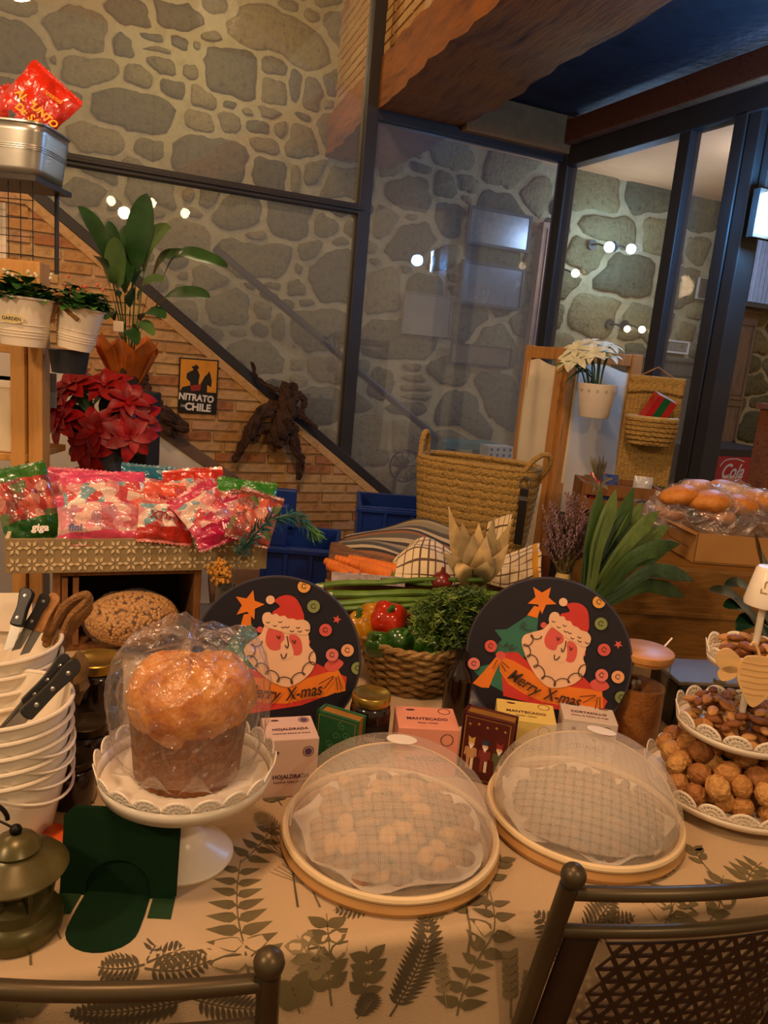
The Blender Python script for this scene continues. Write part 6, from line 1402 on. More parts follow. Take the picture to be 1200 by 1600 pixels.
# --- leeks
lk = thing('leek_bunch', 'large bunch of leeks with broad green leaves behind the right board', 'leeks', PD(905, 955, 1.60)); k0 = Vector(lk.location); m_lk = [ramp_mat('leek_%d' % i, c, 10, .45, .2, 60, stretch=(1, 1, .3)) for i, c in enumerate((['#263a1c', '#3f5a2c', '#1f3018'], ['#42592c', '#64793f', '#364a24'], ['#2f4630', '#486244', '#263a26']))]
tips = [((938, 762), (918, 850), .03, 0), ((962, 765), (930, 850), .032, 1), ((990, 762), (950, 850), .034, 0), ((1004, 785), (962, 850), .034, 1), ((985, 800), (945, 860), .036, 2), ((1030, 798), (975, 850), .03, 1), ((1046, 822), (985, 860), .032, 1), ((1062, 850), (985, 872), .032, 0), ((1084, 908), (1010, 893), .03, 2), ((1070, 934), (1000, 915), .03, 0), ((1020, 830), (960, 870), .036, 2), ((965, 830), (935, 880), .036, 0), ((940, 815), (920, 870), .034, 2), ((1040, 865), (980, 880), .034, 0), ((1000, 850), (950, 890), .038, 1)]
for i, (tp, md, wd, c_) in enumerate(tips):
    dd = random.uniform(-.04, .06); q = MB(); b0 = Vector((random.uniform(-.012, .012), random.uniform(-.01, .01), 0)); M_ = PD(*md, 1.61+dd*.6)-k0; T_ = PD(*tp, 1.66+dd)-k0
    ribbon(q, [b0, b0.lerp(M_, .5), M_, M_.lerp(T_, .6)+Vector((0, 0, .006)), T_], wd*1.25, (.3, -1, .35), .75, n=5, prof=lambda k: (.5+.6*k if k < .7 else max(.03, .92*(1-(k-.7)/.3)))); q.build('leaf', m_lk[c_], lk, angle=180, solid=.0007)
for i in range(3): q = MB(); q.tube([(-.012+.012*i, 0, .02), (-.014+.013*i, .0, -.08), (-.015+.014*i, 0, -.19)], .013, 10); q.build('white_shank', pm('leek_white', '#cdd0a8', .5, var=.1), lk)
lt_ = thing('tin_vase', 'grey tin vase behind the right board holding the leeks', 'vase', (k0.x-.005, k0.y, ZT+.0018)); q = MB(); hv = .14; q.lathe([(0, 0), (.045, 0), (.052, hv), (.05, hv), (.043, .004), (0, .004)], 30); q.build('wall', m_gal, lt_)
# protea
pr = thing('dried_protea', 'single grey dried protea flower head above the leeks', 'dried flower', PD(936, 752, 1.74)); p0 = Vector(pr.location); m_pro = pm('protea_grey', '#6d6652', .8, var=.3, scale=40); q = MB()
for k in range(12):
    a = k*2.4; rr = .006+.010*(k % 3)/2; d = Vector((math.cos(a)*(.25+.12*(k % 3)), math.sin(a)*(.25+.12*(k % 3)), 1)); q.leaf(frame((0, 0, 0), d, d.orthogonal()), .062-.006*(k % 3), .015, -.25, .4, 5)
q.build('bracts', m_pro, pr, angle=180); q = MB()
for x, y in ((915, 755), (958, 748), (925, 770), (950, 765), (912, 742)): T_ = PD(x, y, 1.73)-p0; ribbon(q, [Vector((0, 0, -.02)), T_*.5, T_], .008, (0, -1, 0), .2)
q.build('leaves', m_pro, pr, angle=180); q = MB(); q.tube([(0, 0, 0), (.002, -.02, -.08), (-.01, -.08, -.2), (-.02, -.14, -.30)], .0025, 6); q.build('stem', m_pro, pr)
# --- vase with yarrow and teal plume
vz = thing('glass_vase', 'grey glass vase with yarrow and a teal plume beside the tray', 'vase', (PD(352, 935, 1.50).x, 1.50, ZT+.0018)); v0 = Vector(vz.location); q = MB(); hv = PD(350, 915, 1.5).z-ZT; q.lathe([(0, 0), (.03, 0), (.034, .01), (.03, hv*.6), (.02, hv*.8), (.022, hv), (.019, hv), (.017, hv*.8), (.027, hv*.6), (.03, .012), (0, .006)], 28); q.build('wall', pm('smoke_glass', '#4c4a44', .15, var=.15, coat=.4), vz)
ya = thing('yarrow', 'dried yellow yarrow flower cluster beside the sweets tray', 'dried flower', (v0.x, v0.y, ZT+hv+.002)); y0_ = Vector(ya.location); q = MB()
for (cx, cy, r) in ((343, 884, 15), (335, 893, 12), (352, 895, 14), (345, 907, 11)):
    for k in range(45): p = PD(cx+random.gauss(0, r*.45), cy+random.gauss(0, r*.28), 1.47+random.uniform(-.012, .012))-y0_; q.ball(p, .0035, 6, 4)
q.build('florets', pm('yarrow_yellow', '#c98f38', .9, var=.3, scale=80), ya); q = MB(); q.tube([(0, 0, -.05), PD(345, 905, 1.47)-y0_], .002, 5); q.build('stem', m_pro, ya)
tpl = thing('teal_plume', 'teal dyed plume arching over the blue crate', 'plume', (v0.x+.004, v0.y, ZT+hv+.002)); t0_ = Vector(tpl.location); C = spline([Vector((0, 0, -.06)), PD(368, 895, 1.49)-t0_, PD(385, 850, 1.5)-t0_, PD(420, 815, 1.52)-t0_, PD(462, 806, 1.55)-t0_, PD(492, 832, 1.56)-t0_], 9); q = MB(); q.tube(C, .002, 5); q.build('rachis', m_pro, tpl); q = MB(); m_teal = [pm('plume_teal', '#1f5a58', .8, var=.3, scale=50), pm('plume_green', '#4a7a3c', .8, var=.3, scale=50)]; q2 = MB()
for i in range(14, len(C)):
    t_ = (C[min(i+1, len(C)-1)]-C[i-1]).normalized()
    for k in range(10):
        d = (t_*.8+Vector((random.uniform(-1, 1), random.uniform(-.6, .6), random.uniform(-1, .7)))*.8).normalized(); (q if i < len(C)*.86 else q2).leaf(frame(C[i], d, d.orthogonal()), random.uniform(.02, .034), .002, .3, .1, 3)
q.build('barbs', m_teal[0], tpl, smooth=False); q2.build('tip_barbs', m_teal[1], tpl, smooth=False)
# --- chest, cardboard box, bread
chx = PD(935, 935, 1.82); zc2 = PD(1083, 880, 1.86).z
ch = thing('wooden_chest', 'brown wooden chest at the back right of the table', 'chest', (.98, 1.97, ZT+.0018), math.radians(4)); m_ch = ramp_mat('chest_wood', ['#6b4a1e', '#7d5826', '#573b16'], 6, .5, .2, 30, stretch=(.8, 4, 4)); cwid = .86
hc = zc2-ZT-.002
q = MB(); q.box((0, 0, hc/2), (cwid, .30, hc)); q.build('body', m_ch, ch, smooth=False, bevel=.008)
for z in (.06, .5): q = MB(); q.box((0, -.152, hc*z+.01), (cwid+.004, .006, .012)); q.build('moulding', m_ch, ch, smooth=False, bevel=.002)
bx_ = PZ(1083, 880, zc2+.001); cbx = thing('cardboard_box', 'open brown cardboard box of bread on the chest', 'box', (bx_.x, bx_.y, zc2+.002), math.radians(4)); m_card = pm('cardboard', '#a87a42', .8, var=.06, scale=8); chh = .075; cw_ = .34; cdp = .22
for nm, c, d in (('front_wall', (cw_/2, .002, chh/2), (cw_, .004, chh)), ('back_wall', (cw_/2, cdp, chh/2), (cw_, .004, chh)), ('left_wall', (-.0, cdp/2, chh/2), (.004, cdp, chh)), ('right_wall', (cw_, cdp/2, chh/2), (.004, cdp, chh)), ('base', (cw_/2, cdp/2, .003), (cw_, cdp, .004))):
    q = MB(); q.box(c, d); q.build(nm, m_card, cbx, smooth=False)
q = MB(); q.box((-.024, cdp*.4, chh+.004), (.05, cdp*.8, .003), Matrix.Rotation(.35, 3, 'Y')); q.build('left_flap', m_card, cbx, smooth=False)
q = MB(); stroke(q, [(-cdp*.75, chh*.95), (-cdp*.75, chh*.5), (-cdp*.68, chh*.42), (-cdp*.15, chh*.42)], .0015, frame((-.0025, 0, 0), (0, -1, 0), (0, 0, 1)), .0); q.build('cut_line', m_ink, cbx, smooth=False)
q = MB(); stroke(q, [(0, .0), (0, chh)], .002, frame((.0, -.0006, 0), (1, 0, 0), (0, 0, 1))); q.build('crease', pm('card_dark', '#6b4a24', .8), cbx, smooth=False)
m_bread = ramp_mat('bread', ['#a8611f', '#c9853a', '#b87028', '#d39a50'], 20, .5, .2, 60)
for i, (x, y, D, r) in enumerate(((1062, 775, 1.97, .052), (1110, 785, 1.95, .058), (1155, 790, 1.97, .052), (1085, 765, 2.06, .05), (1135, 768, 2.06, .055), (1190, 785, 2.0, .055), (1050, 800, 2.02, .045), (1120, 805, 1.96, .05))):
    o_ = thing('bread_bun', ['round golden bun at the left of the bread bag', 'large golden bun at the front of the bread bag', 'golden bun right of the front bun', 'golden bun behind at the upper left', 'golden bun behind at the upper right', 'golden bun at the far right edge of the box', 'small bun low at the left of the box', 'bun low in the middle of the box'][i], 'bread', PD(x, y, D), 0, 'buns in the bread bag'); q = MB(); q.ball((0, 0, 0), (r, r*.85, r*.55), 24, 14, R=Matrix.Rotation(random.uniform(-.3, .3), 3, 'Y'), fn=lambda d: 1-.15*max(0, -d.z)+.03*math.sin(d.x*5+i)); q.build('crust', m_bread, o_, angle=180)
bb = thing('bread_bag', 'crinkled clear plastic bag over the golden buns', 'bag', PD(1115, 815, 2.0)); b0_ = Vector(bb.location); q = MB()
def bagb(u, v):
    a = 2*PI*u; el = v*PI/2; x = .185*math.cos(a)*math.cos(el)**.6; y = .105*math.sin(a)*math.cos(el)**.6; z = -.02+.098*math.sin(el)+.022*math.sin(a*5+el*3)*math.sin(el)+.012*math.sin(a*11+el*7)*math.sin(2*el)+.03*max(0, math.cos(a-.3))**3*math.sin(el); return (x*(1+.05*math.sin(a*9+el*5)), y*(1+.06*math.sin(a*7)), z)
def bagb2(u, v):
    j = int(round((u % 1)*56))*29+int(round(v*18)); rr = np.random.default_rng(j); return Vector(bagb(u % 1, v))+Vector(rr.uniform(-.006, .006, 3))
q.grid(bagb2, 56, 18, cu=True); q.build('film', film('bread_film', (.99, .99, 1), .08, .15, .5, 50, milk=.05, milkcol=(.85, .87, .95), fk=.9), bb, smooth=False)
q = MB()
for k in range(12): a = k*.5; q.leaf(frame((.17, -.03, .02), (math.cos(a)*.6+.5, math.sin(a)*.3-.3, .4*math.sin(a*2)), (0, 0, 1)), .07, .04, .4, .5, 5)
q.build('gathered_end', MATS['bread_film'], bb, angle=180)
# --- rubber plant at the right edge
rb = PD(1225, 1000, 1.56); rbp = thing('rubber_plant', 'dark glossy leaved plant at the right edge behind the stand', 'potted plant', (rb.x, 1.56, ZT+.0018)); r0_ = Vector(rbp.location); m_rub = pm('rubber_leaf', '#16301e', .2, var=.3, scale=15, coat=.4)
q = MB(); q.lathe([(0, 0), (.05, 0), (.062, .10), (.058, .10), (.047, .004), (0, .004)], 28); q.build('pot', pm('terracotta', '#7a4326', .8, var=.2), rbp); q = MB(); q.tube([(0, 0, .08), (0, 0, .32)], .006, 8); q.build('stem', m_rub, rbp)
for (tp, md, zb_, wd) in (((1108, 922), (1150, 938), .13, .04), ((1132, 915), (1165, 920), .16, .035), ((1178, 828), (1188, 880), .2, .055), ((1150, 985), (1175, 975), .1, .045), ((1228, 840), (1222, 890), .2, .06), ((1130, 948), (1165, 955), .12, .045), ((1205, 1000), (1205, 985), .1, .05)):
    q = MB(); ribbon(q, [Vector((0, 0, zb_)), PD(*md, 1.54)-r0_, PD(*tp, 1.50)-r0_], wd, (.2, -.6, 1), .25, n=8); q.build('leaf', m_rub, rbp, angle=180)
# ------------------------------------------------------------------ on the walls and beyond the glass
def wthing(name, label, cat, s, t, z, group=None):
    o = thing(name, label, cat, (0, 0, 0), 0, group); o.matrix_world = WM @ TR(s, t, z); return o
# --- tin sign
s0, z1 = wpx(280, 558, -.02); s1, _ = wpx(342, 563, -.02); _, z0 = wpx(305, 646, -.02); sw, shh = s1-s0, z1-z0
sg = wthing('tin_sign', 'yellow and black tin sign with a horse rider on the brick wall', 'sign', (s0+s1)/2, -.019, z0); FS = frame((0, 0, 0), (1, 0, 0), (0, 0, 1))
q = MB(); q.prism([(-sw/2, 0), (sw/2, 0), (sw/2, shh), (-sw/2, shh)], .004, FS); q.build('plate', pm('sign_black', '#161310', .4, var=.1), sg, smooth=False, bevel=.002)
q = MB(); q.flat([(-sw*.46, shh*.40), (sw*.46, shh*.40), (sw*.46, shh*.975), (-sw*.46, shh*.975)], FS, 0, .0046); q.build('yellow_field', pm('sign_yellow', '#d08a1c', .4, var=.12, scale=20), sg, smooth=False)
S2 = lambda pts: [((x-930)/200*sw, shh*(805-y)/270) for (x, y) in pts]
mk_ = MATS['sign_black']
for nm, pts in (('rider', [(870, 610), (885, 600), (905, 590), (925, 592), (935, 615), (930, 650), (935, 690), (890, 690), (888, 650), (880, 645), (868, 632)]), ('rider_hat', [(893, 575), (905, 572), (912, 566), (922, 567), (930, 578), (930, 584), (912, 586), (895, 583)]),
                ('horse', [(838, 700), (850, 678), (885, 668), (930, 672), (945, 650), (960, 620), (975, 605), (980, 592), (988, 604), (998, 640), (995, 672), (985, 665), (975, 660), (975, 700)]), ('rider_head', circ(912, 588, 11, 12))):
    q = MB(); q.flat(S2(pts)[::-1], FS, 0, .0050); q.build(nm, mk_, sg, smooth=False)
q = MB(); q.flat(S2([(890, 668), (945, 658), (940, 690), (895, 695)])[::-1], FS, 0, .0053); q.build('saddle_cloth', pm('sign_red', '#8a2414', .5, var=.1), sg, smooth=False)
m_sl = pm('sign_lettering', '#d8d2c4', .5, var=.05)
text(sg, 'NITRATO', sw*.235, FS @ TR(*S2([(922, 728)])[0], .0056) @ RZ(-.06), m_sl, depth=.0002, bold=.0016, condensed=.88); text(sg, 'CHILE', sw*.26, FS @ TR(*S2([(932, 775)])[0], .0056) @ RZ(-.04), m_sl, depth=.0002, bold=.0018, condensed=.95); text(sg, 'DE', sw*.09, FS @ TR(*S2([(856, 770)])[0], .0056), m_sl, depth=.0002)
# --- driftwood roots
m_root = ramp_mat('old_root', ['#2c1a10', '#46301f', '#1f130b'], 18, .85, .9, 60)
def root_branch(mb, pts, r, t0=-.075):
    P = []
    for (x, y, dt) in pts: s, z = wpx(x, y, t0+dt); P.append(Vector((s, t0+dt, z)))
    C = spline(P, 6); n = len(C); seed = random.uniform(0, 9)
    for w_ in range(4):
        off = [w_*1.57+seed+i*.35 for i in range(n)]; rad = [r[0]+(r[1]-r[0])*i/(n-1) for i in range(n)]
        mb.tube([c+Vector((math.cos(off[i])*rad[i]*.55, math.sin(off[i])*rad[i]*.4, math.sin(off[i]*1.0)*rad[i]*.45))+Vector((random.uniform(-.004, .004), random.uniform(-.003, .003), random.uniform(-.004, .004))) for i, c in enumerate(C)], [rad[i]*(.52+.10*math.sin(i*1.7+seed+w_)+random.uniform(-.05, .05)) for i in range(n)], 8)
def root_thing(label, branches):
    t = thing('driftwood_root', label, 'driftwood', (0, 0, 0)); t.matrix_world = WM
    for i, (pts, r) in enumerate(branches): q = MB(); root_branch(q, pts, r); q.build('trunk' if i == 0 else 'branch', m_root, t)
    return t
root_thing('dark gnarled root with spread legs hung on the brick wall', [([(452, 608, 0), (450, 640, -.02), (440, 670, -.02), (432, 685, 0)], (.045, .05)), ([(394, 566, 0), (402, 590, 0), (425, 606, 0), (445, 612, 0)], (.006, .014)), ([(430, 635, 0), (405, 650, -.01), (385, 685, -.01), (366, 720, 0)], (.035, .018)), ([(440, 670, 0), (410, 668, 0), (396, 690, 0)], (.03, .014)), ([(455, 665, 0), (462, 700, -.01), (470, 720, -.01), (466, 748, 0)], (.03, .014)), ([(460, 640, 0), (478, 655, 0), (495, 668, 0)], (.024, .008)), ([(462, 612, 0), (476, 625, 0), (470, 645, 0)], (.02, .012)), ([(447, 598, 0), (445, 612, 0)], (.005, .01))])
root_thing('dark log-like root hung left of the tin sign', [([(208, 590, 0), (225, 615, -.02), (255, 645, -.03), (290, 668, -.01)], (.05, .028)), ([(240, 640, 0), (260, 668, -.02), (272, 678, 0)], (.03, .02)), ([(200, 600, 0), (215, 650, 0)], (.03, .02)), ([(212, 582, 0), (228, 590, 0)], (.03, .02))])
# --- pictures and objects on the stone wall
def picture(label, pa, pb, t, frm, art, bw=.018, name='framed_picture'):
    sa, za = wpx(*pa, t); sb, zb_ = wpx(*pb, t); o = wthing(name, label, 'picture', (sa+sb)/2, t, (za+zb_)/2); w_, h_ = abs(sb-sa), abs(za-zb_)
    q = MB(); q.box((0, 0, 0), (w_-2*bw, .008, h_-2*bw)); q.build('print', art, o, smooth=False)
    for c, d in (((0, -.004, h_/2-bw/2), (w_, .022, bw)), ((0, -.004, -h_/2+bw/2), (w_, .022, bw)), ((w_/2-bw/2, -.004, 0), (bw, .022, h_-2*bw)), ((-w_/2+bw/2, -.004, 0), (bw, .022, h_-2*bw))): q = MB(); q.box(c, d); q.build('frame_bar', frm, o, smooth=False)
    q = MB(); q.box((0, -.009, 0), (w_-2*bw, .002, h_-2*bw)); q.build('glazing', film('picture_glass', (1, 1, 1), .02, .22, 0), o, smooth=False)
    return o
TP = T0-.035
m_frd = pm('dark_frame', '#2a2622', .5, var=.1); m_frw = pm('white_frame', '#d8d8d4', .5, var=.05)
picture('upper dark framed landscape picture on the stone wall', (733, 320), (824, 396), TP, m_frd, ramp_mat('print_blue_grey', ['#101820', '#26343f', '#5c6456', '#16222c'], 9, .5, 0))
picture('lower dark framed blue picture on the stone wall', (722, 405), (812, 486), TP, m_frd, ramp_mat('print_blue_b', ['#14304a', '#2f5878', '#1c4060', '#6a8aa0'], 8, .5, 0))
picture('pale grey sheet pinned on the stone wall below the pictures', (633, 455), (700, 528), TP+.01, pm('pale_edge', '#8f8c84', .7), ramp_mat('print_pale', ['#6a675c', '#7d7a6c', '#8a8678'], 5, .6, 0), .004, 'pinned_sheet')
picture('wide dark panel low on the stone wall', (705, 535), (796, 575), TP, m_frd, ramp_mat('print_dark', ['#3a3228', '#4d4234', '#2c261e'], 9, .6, 0), .01, 'wooden_plaque')
picture('small white framed photo seen through the right glass', (1040, 530), (1073, 554), TP, m_frw, ramp_mat('print_small', ['#4a4a48', '#8a8a80', '#2c2c2c'], 30, .5, 0), .012)
picture('dark framed notice seen through the right glass', (1092, 433), (1124, 472), TP, pm('pale_mount', '#a8a8a0', .6), pm('notice_dark', '#2a2c33', .5, var=.2, scale=60), .006)
# old doorway strip, panelled furniture
sa, _ = wpx(836, 430, TP); sb, _ = wpx(866, 430, TP)
dj = wthing('door_frame_post', 'pale pink painted door frame strip on the stone wall', 'door frame', (sa+sb)/2, TP-.0, 0); q = MB(); q.box((0, 0, 1.19), (sb-sa, .05, 2.38)); q.build('board', pm('pink_paint', '#a88a74', .7, var=.12), dj, smooth=False, bevel=.004); q = MB(); q.box((-.03, -.028, 1.19), (.02, .01, 2.3)); q.build('moulding', MATS['pink_paint'], dj, smooth=False)
m_gw = ramp_mat('grey_old_wood', ['#4a443c', '#5f574c', '#3c3730'], 8, .7, .3, 40, stretch=(5, 5, .7))
def panelled(name, label, cat, s0_, s1_, t, zt, cols, rows, m, gdep=.3):
    o = wthing(name, label, cat, (s0_+s1_)/2, t, 0); w_ = s1_-s0_; q = MB(); q.box((0, gdep/2, zt/2), (w_, gdep, zt)); q.build('body', m, o, smooth=False, bevel=.004); q = MB(); q.box((0, gdep/2-.01, zt+.012), (w_+.04, gdep+.02, .03)); q.build('cornice', m, o, smooth=False, bevel=.005)
    for i in range(cols):
        for j in range(rows):
            cx = -w_/2+w_*(i+.5)/cols; cz = .08+(zt-.14)*(j+.5)/rows; pw_, ph_ = w_/cols-.05, (zt-.14)/rows-.05
            for c, d in (((cx, -.006, cz+ph_/2), (pw_, .012, .018)), ((cx, -.006, cz-ph_/2), (pw_, .012, .018)), ((cx-pw_/2, -.006, cz), (.018, .012, ph_)), ((cx+pw_/2, -.006, cz), (.018, .012, ph_))): q = MB(); q.box(c, d); q.build('panel_moulding', m, o, smooth=False, bevel=.003)
            q = MB(); q.box((cx, -.004, cz), (pw_-.05, .008, ph_-.05)); q.build('raised_panel', m, o, smooth=False, bevel=.004)
    return o
sA, zA = wpx(1012, 560, .62); sB, _ = wpx(1092, 560, .62)
panelled('sideboard', 'grey old wooden sideboard seen through the right glass', 'sideboard', sA-.05, sB, .62, zA, 2, 2, m_gw)
sA, zA = wpx(1112, 480, .95); sB, _ = wpx(1188, 484, .95)
m_dr = ramp_mat('old_door_wood', ['#6a5540', '#82694e', '#574432'], 10, .75, .4, 50, stretch=(6, 6, .6))
dd_ = panelled('old_door', 'weathered carved wooden door leaning beyond the right jamb', 'door', sA, sB, .95, zA, 1, 3, m_dr, .05)
hd_ = MB(); hd_.ball(((sB-sA)/2-.05, -.02, 1.0), .014, 10, 8); hd_.build('knob', MATS['black_iron'], dd_)
cr2 = wthing('corrugated_panel', 'pale corrugated panel above the weathered door', 'panel', wpx(1190, 450, .80)[0]+.28, .80, zA+.06); q = MB(); q.grid(lambda u, v: ((u-.5)*.8, .012*math.sin(u*2*PI*18), v*.55), 144, 3); q.build('sheet', pm('corrugated_grey', '#8f9aa8', .5, .3, var=.1), cr2); q = MB(); q.box((0, .02, -.02), (.82, .05, .03)); q.build('ledge', m_gw, cr2, smooth=False)
q = MB(); q.box((0, .13, .275), (.8, .2, .55)); q.build('backing', m_gw, cr2, smooth=False)
# cola cooler
TC = -.35
sA, zA = wpx(1108, 708, TC); sB, zB = wpx(1168, 752, TC); ck = wthing('drinks_cooler', 'low dark drinks cooler with a red lettered sign', 'cooler', (sA+sB)/2+.08, TC, 0); cw2 = (sB-sA)+.30
q = MB(); q.box((0, .2, (zA+.03)/2), (cw2, .4, zA+.03)); q.build('cabinet', pm('cooler_dark', '#1c1d22', .4, var=.1), ck, smooth=False, bevel=.008)
q = MB(); q.box((-.06, -.006, zA-.115), (.30, .012, .20)); sg_ = q.build('red_sign', pm('cola_red', '#b01420', .35, var=.06), ck, smooth=False, bevel=.002)
text(sg_, 'Cola', .115, frame((-.065, -.0135, zA-.10), (1, 0, 0), (.1, 0, 1)), m_frw, depth=.0003, shear=.45, bold=.002, condensed=.8)
q = MB(); stroke(q, [tuple(p) for p in spline([(-.165, .0), (-.13, .035), (-.05, .045), (.02, .03)], 6)], .006, frame((0, -.0137, zA-.07), (1, 0, 0), (0, 0, 1)), .0004); q.build('lettering_swash', m_frw, sg_, smooth=False)
# wooden post at the far right
sA, zA = wpx(1204, 640, -1.45); wpst = wthing('wooden_post', 'brown wooden post at the right edge behind the bread', 'post', sA+.04, -1.45, 0); q = MB(); q.box((0, 0, zA/2), (.09, .09, zA)); q.build('shaft', m_trimw, wpst, smooth=False, bevel=.006); q = MB(); q.box((0, 0, zA+.01), (.11, .11, .02)); q.build('cap', m_trimw, wpst, smooth=False)
# small things at the stair foot behind the glass
wl = wthing('spoked_wheel', 'small dark spoked wheel leaning on the stone wall', 'wheel', *[wpx(632, 728, .8)[0], .8, wpx(632, 728, .8)[1]]); q = MB(); q.tube([(.10*math.cos(2*PI*i/32), 0, .10*math.sin(2*PI*i/32)) for i in range(32)], .006, 6, closed=True); q.build('rim', MATS['black_iron'], wl)
for k in range(10): a = 2*PI*k/10; q = MB(); q.tube([(0, 0, 0), (.1*math.cos(a), 0, .1*math.sin(a))], .003, 5); q.build('spoke', MATS['black_iron'], wl)
q = MB(); q.ball((0, 0, 0), .018, 10, 8); q.build('hub', MATS['black_iron'], wl); q = MB(); q.tube([(0, .03, 0), (0, .12, -.1), (0, .14, -wl.matrix_world.translation.z+.3)], .012, 6); q.build('support', MATS['black_iron'], wl)
sA, zA = wpx(700, 690, .75); sB, zB = wpx(762, 716, .75); sA, sB = sA+.02, sB; tl = wthing('teal_bench', 'teal painted low bench behind the glass', 'bench', (sA+sB)/2, .75, 0); q = MB(); q.box((0, .06, zA-.02), (sB-sA+.12, .2, .04)); q.build('seat_board', pm('teal_paint', '#2f6a6a', .5, var=.1), tl, smooth=False)
for x in (-.16, .16): q = MB(); q.box((x, .1, (zA-.04)/2), (.04, .2, zA-.04)); q.build('leg', MATS['teal_paint'], tl, smooth=False)
def patbox(label, pa, pb, t, name):
    sA, zA = wpx(*pa, t); sB, zB = wpx(*pb, t); o = wthing(name, label, 'box', (sA+sB)/2, t, 0); w_ = abs(sB-sA); q = MB(); q.box((0, .05, zA/2), (w_, .1, zA)); q.build('body', pm('white_box', '#b8bcc0', .5, var=.1), o, smooth=False)
    for i in range(4):
        for j in range(4): q = MB(); q.flat(circ(-w_/2+w_*(i+.5)/4, zA-.02-.035*j, .011, 8), frame((0, -.001, 0), (1, 0, 0), (0, 0, 1))); q.build('printed_dot', pm('dot_blue', '#3a5a90', .5, var=.1), o, smooth=False)
patbox('blue dotted white box standing behind the glass', (764, 697), (800, 722), .5, 'dotted_box')
# --- lamps
m_bulb = glow('bulb_warm', (1, .72, .40), 9)
for i, p in enumerate(LAMP_SPOTS):
    o = thing('pendant_lamp', ['left pendant bulb reflected in the stair glass', 'middle pendant bulb reflected in the stair glass', 'right pendant bulb reflected in the stair glass'][i], 'lamp', (p.x, p.y, p.z+.0), 0, 'pendant bulbs above the table')
    q = MB(); q.ball((0, 0, 0), (.03, .03, .036), 14, 10); q.build('bulb', m_bulb, o); q = MB(); q.lathe([(.014, .03), (.016, .04), (.016, .075), (.004, .085), (0, .085)], 16); q.build('socket', m_blackp, o); q = MB(); q.tube([(0, 0, .08), (0, 0, 3.9-p.z)], .003, 6); q.build('cord', m_blackp, o)
def sconce(label, px, py, t, mat, r, group, e, col):
    s, z = wpx(px, py, t); o = wthing('wall_lamp', label, 'lamp', s, t, z, group); q = MB(); q.ball((0, 0, 0), r, 12, 8); q.build('bulb', mat, o); dt = T0-.01-t
    q = MB(); q.tube([(0, r*.6, 0), (0, dt*.6, .03), (0, dt, .03)], .006, 6); q.build('arm', m_metal, o); q = MB(); q.lathe([(0, 0), (.035, 0), (.035, .012), (0, .012)], 16, c=(0, dt, .03), R=Matrix.Rotation(PI/2, 3, 'X')); q.build('back_plate', m_metal, o)
    light('sconce_light', 'POINT', WP(s, t-.05, z), e, col, r)
m_bb = glow('bulb_blue_white', (.55, .78, 1), 14); m_bw = glow('bulb_small_warm', (1, .78, .5), 8)
sconce('left blue-white wall lamp seen through the right glass', 952, 386, .85, m_bb, .034, 'blue-white wall lamps', 3, (.35, .6, 1)); sconce('right blue-white wall lamp seen through the right glass', 986, 389, .85, m_bb, .032, 'blue-white wall lamps', 3, (.35, .6, 1))
sconce('small warm wall lamp near the corner post', 899, 427, .85, m_bw, .026, 'small warm wall lamps', .4, WARM); sconce('small warm wall lamp left of the sideboard photo', 980, 514, .85, m_bw, .022, 'small warm wall lamps', .25, WARM); sconce('small warm wall lamp nearest the sideboard photo', 1003, 515, .85, m_bw, .024, 'small warm wall lamps', .25, WARM)
bs_, bz = wpx(1197, 332, -1.3); bl = wthing('blue_lamp', 'bright blue-white lamp glowing beside the right door jamb', 'lamp', bs_+.035, -1.3, bz); q = MB(); q.box((0, 0, 0), (.10, .05, .14)); q.build('diffuser', glow('blue_white_glow', (.6, .85, 1), 18), bl, smooth=False, bevel=.01); q = MB(); q.box((0, .035, 0), (.12, .03, .17)); q.build('housing', m_metal, bl, smooth=False); q = MB(); q.box((0, .06, .2), (.03, .03, .55)); q.build('stem', m_metal, bl, smooth=False)
# --- folding screen
f0, f1, f2 = PD(826, 542, 3.05), PD(886, 550, 2.86), PD(1004, 545, 3.0); zsc = (f0.z+f1.z+f2.z)/3
sc = thing('folding_screen', 'two-panel wooden folding screen with pale canvas', 'screen', (f1.x, f1.y, 0)); m_sw = ramp_mat('screen_wood', ['#9a6a34', '#b07d42', '#855826'], 6, .6, .2, 40, stretch=(8, 8, .7)); m_cv = pm('canvas', '#c9bfa8', .9, var=.1, scale=3, bump=.2, bscale=8)
def panel(a, b, inset, pwid):
    d = Vector((b.x-a.x, b.y-a.y, 0)); L2 = d.length; d.normalize(); o0 = Vector((a.x-f1.x, a.y-f1.y, 0)); M = frame(o0, d, (-d.y, d.x, 0))
    for x in (pwid/2, L2-pwid/2): q = MB(); q.box((0, 0, 0), (pwid, .028, zsc)); q.build('stile', m_sw, sc, smooth=False, bevel=.003, M=M @ TR(x, 0, zsc/2))
    for z in (zsc-.025, .25): q = MB(); q.box((0, 0, 0), (L2-2*pwid, .022, .045)); q.build('cross_rail', m_sw, sc, smooth=False, bevel=.003, M=M @ TR(L2/2, 0, z))
    q = MB(); q.grid(lambda u, v: (pwid*.7+u*(L2-1.4*pwid), -.012+.008*math.sin(u*9+v*3)*math.sin(v*5), .28+v*(zsc-.34+.012*math.sin(u*5))), 14, 16); q.build('canvas', m_cv, sc, angle=180, solid=.002, M=M)
panel(f0, f1, 0, .036); panel(f1+Vector((.004, -.0, 0)), f2, 0, .052)
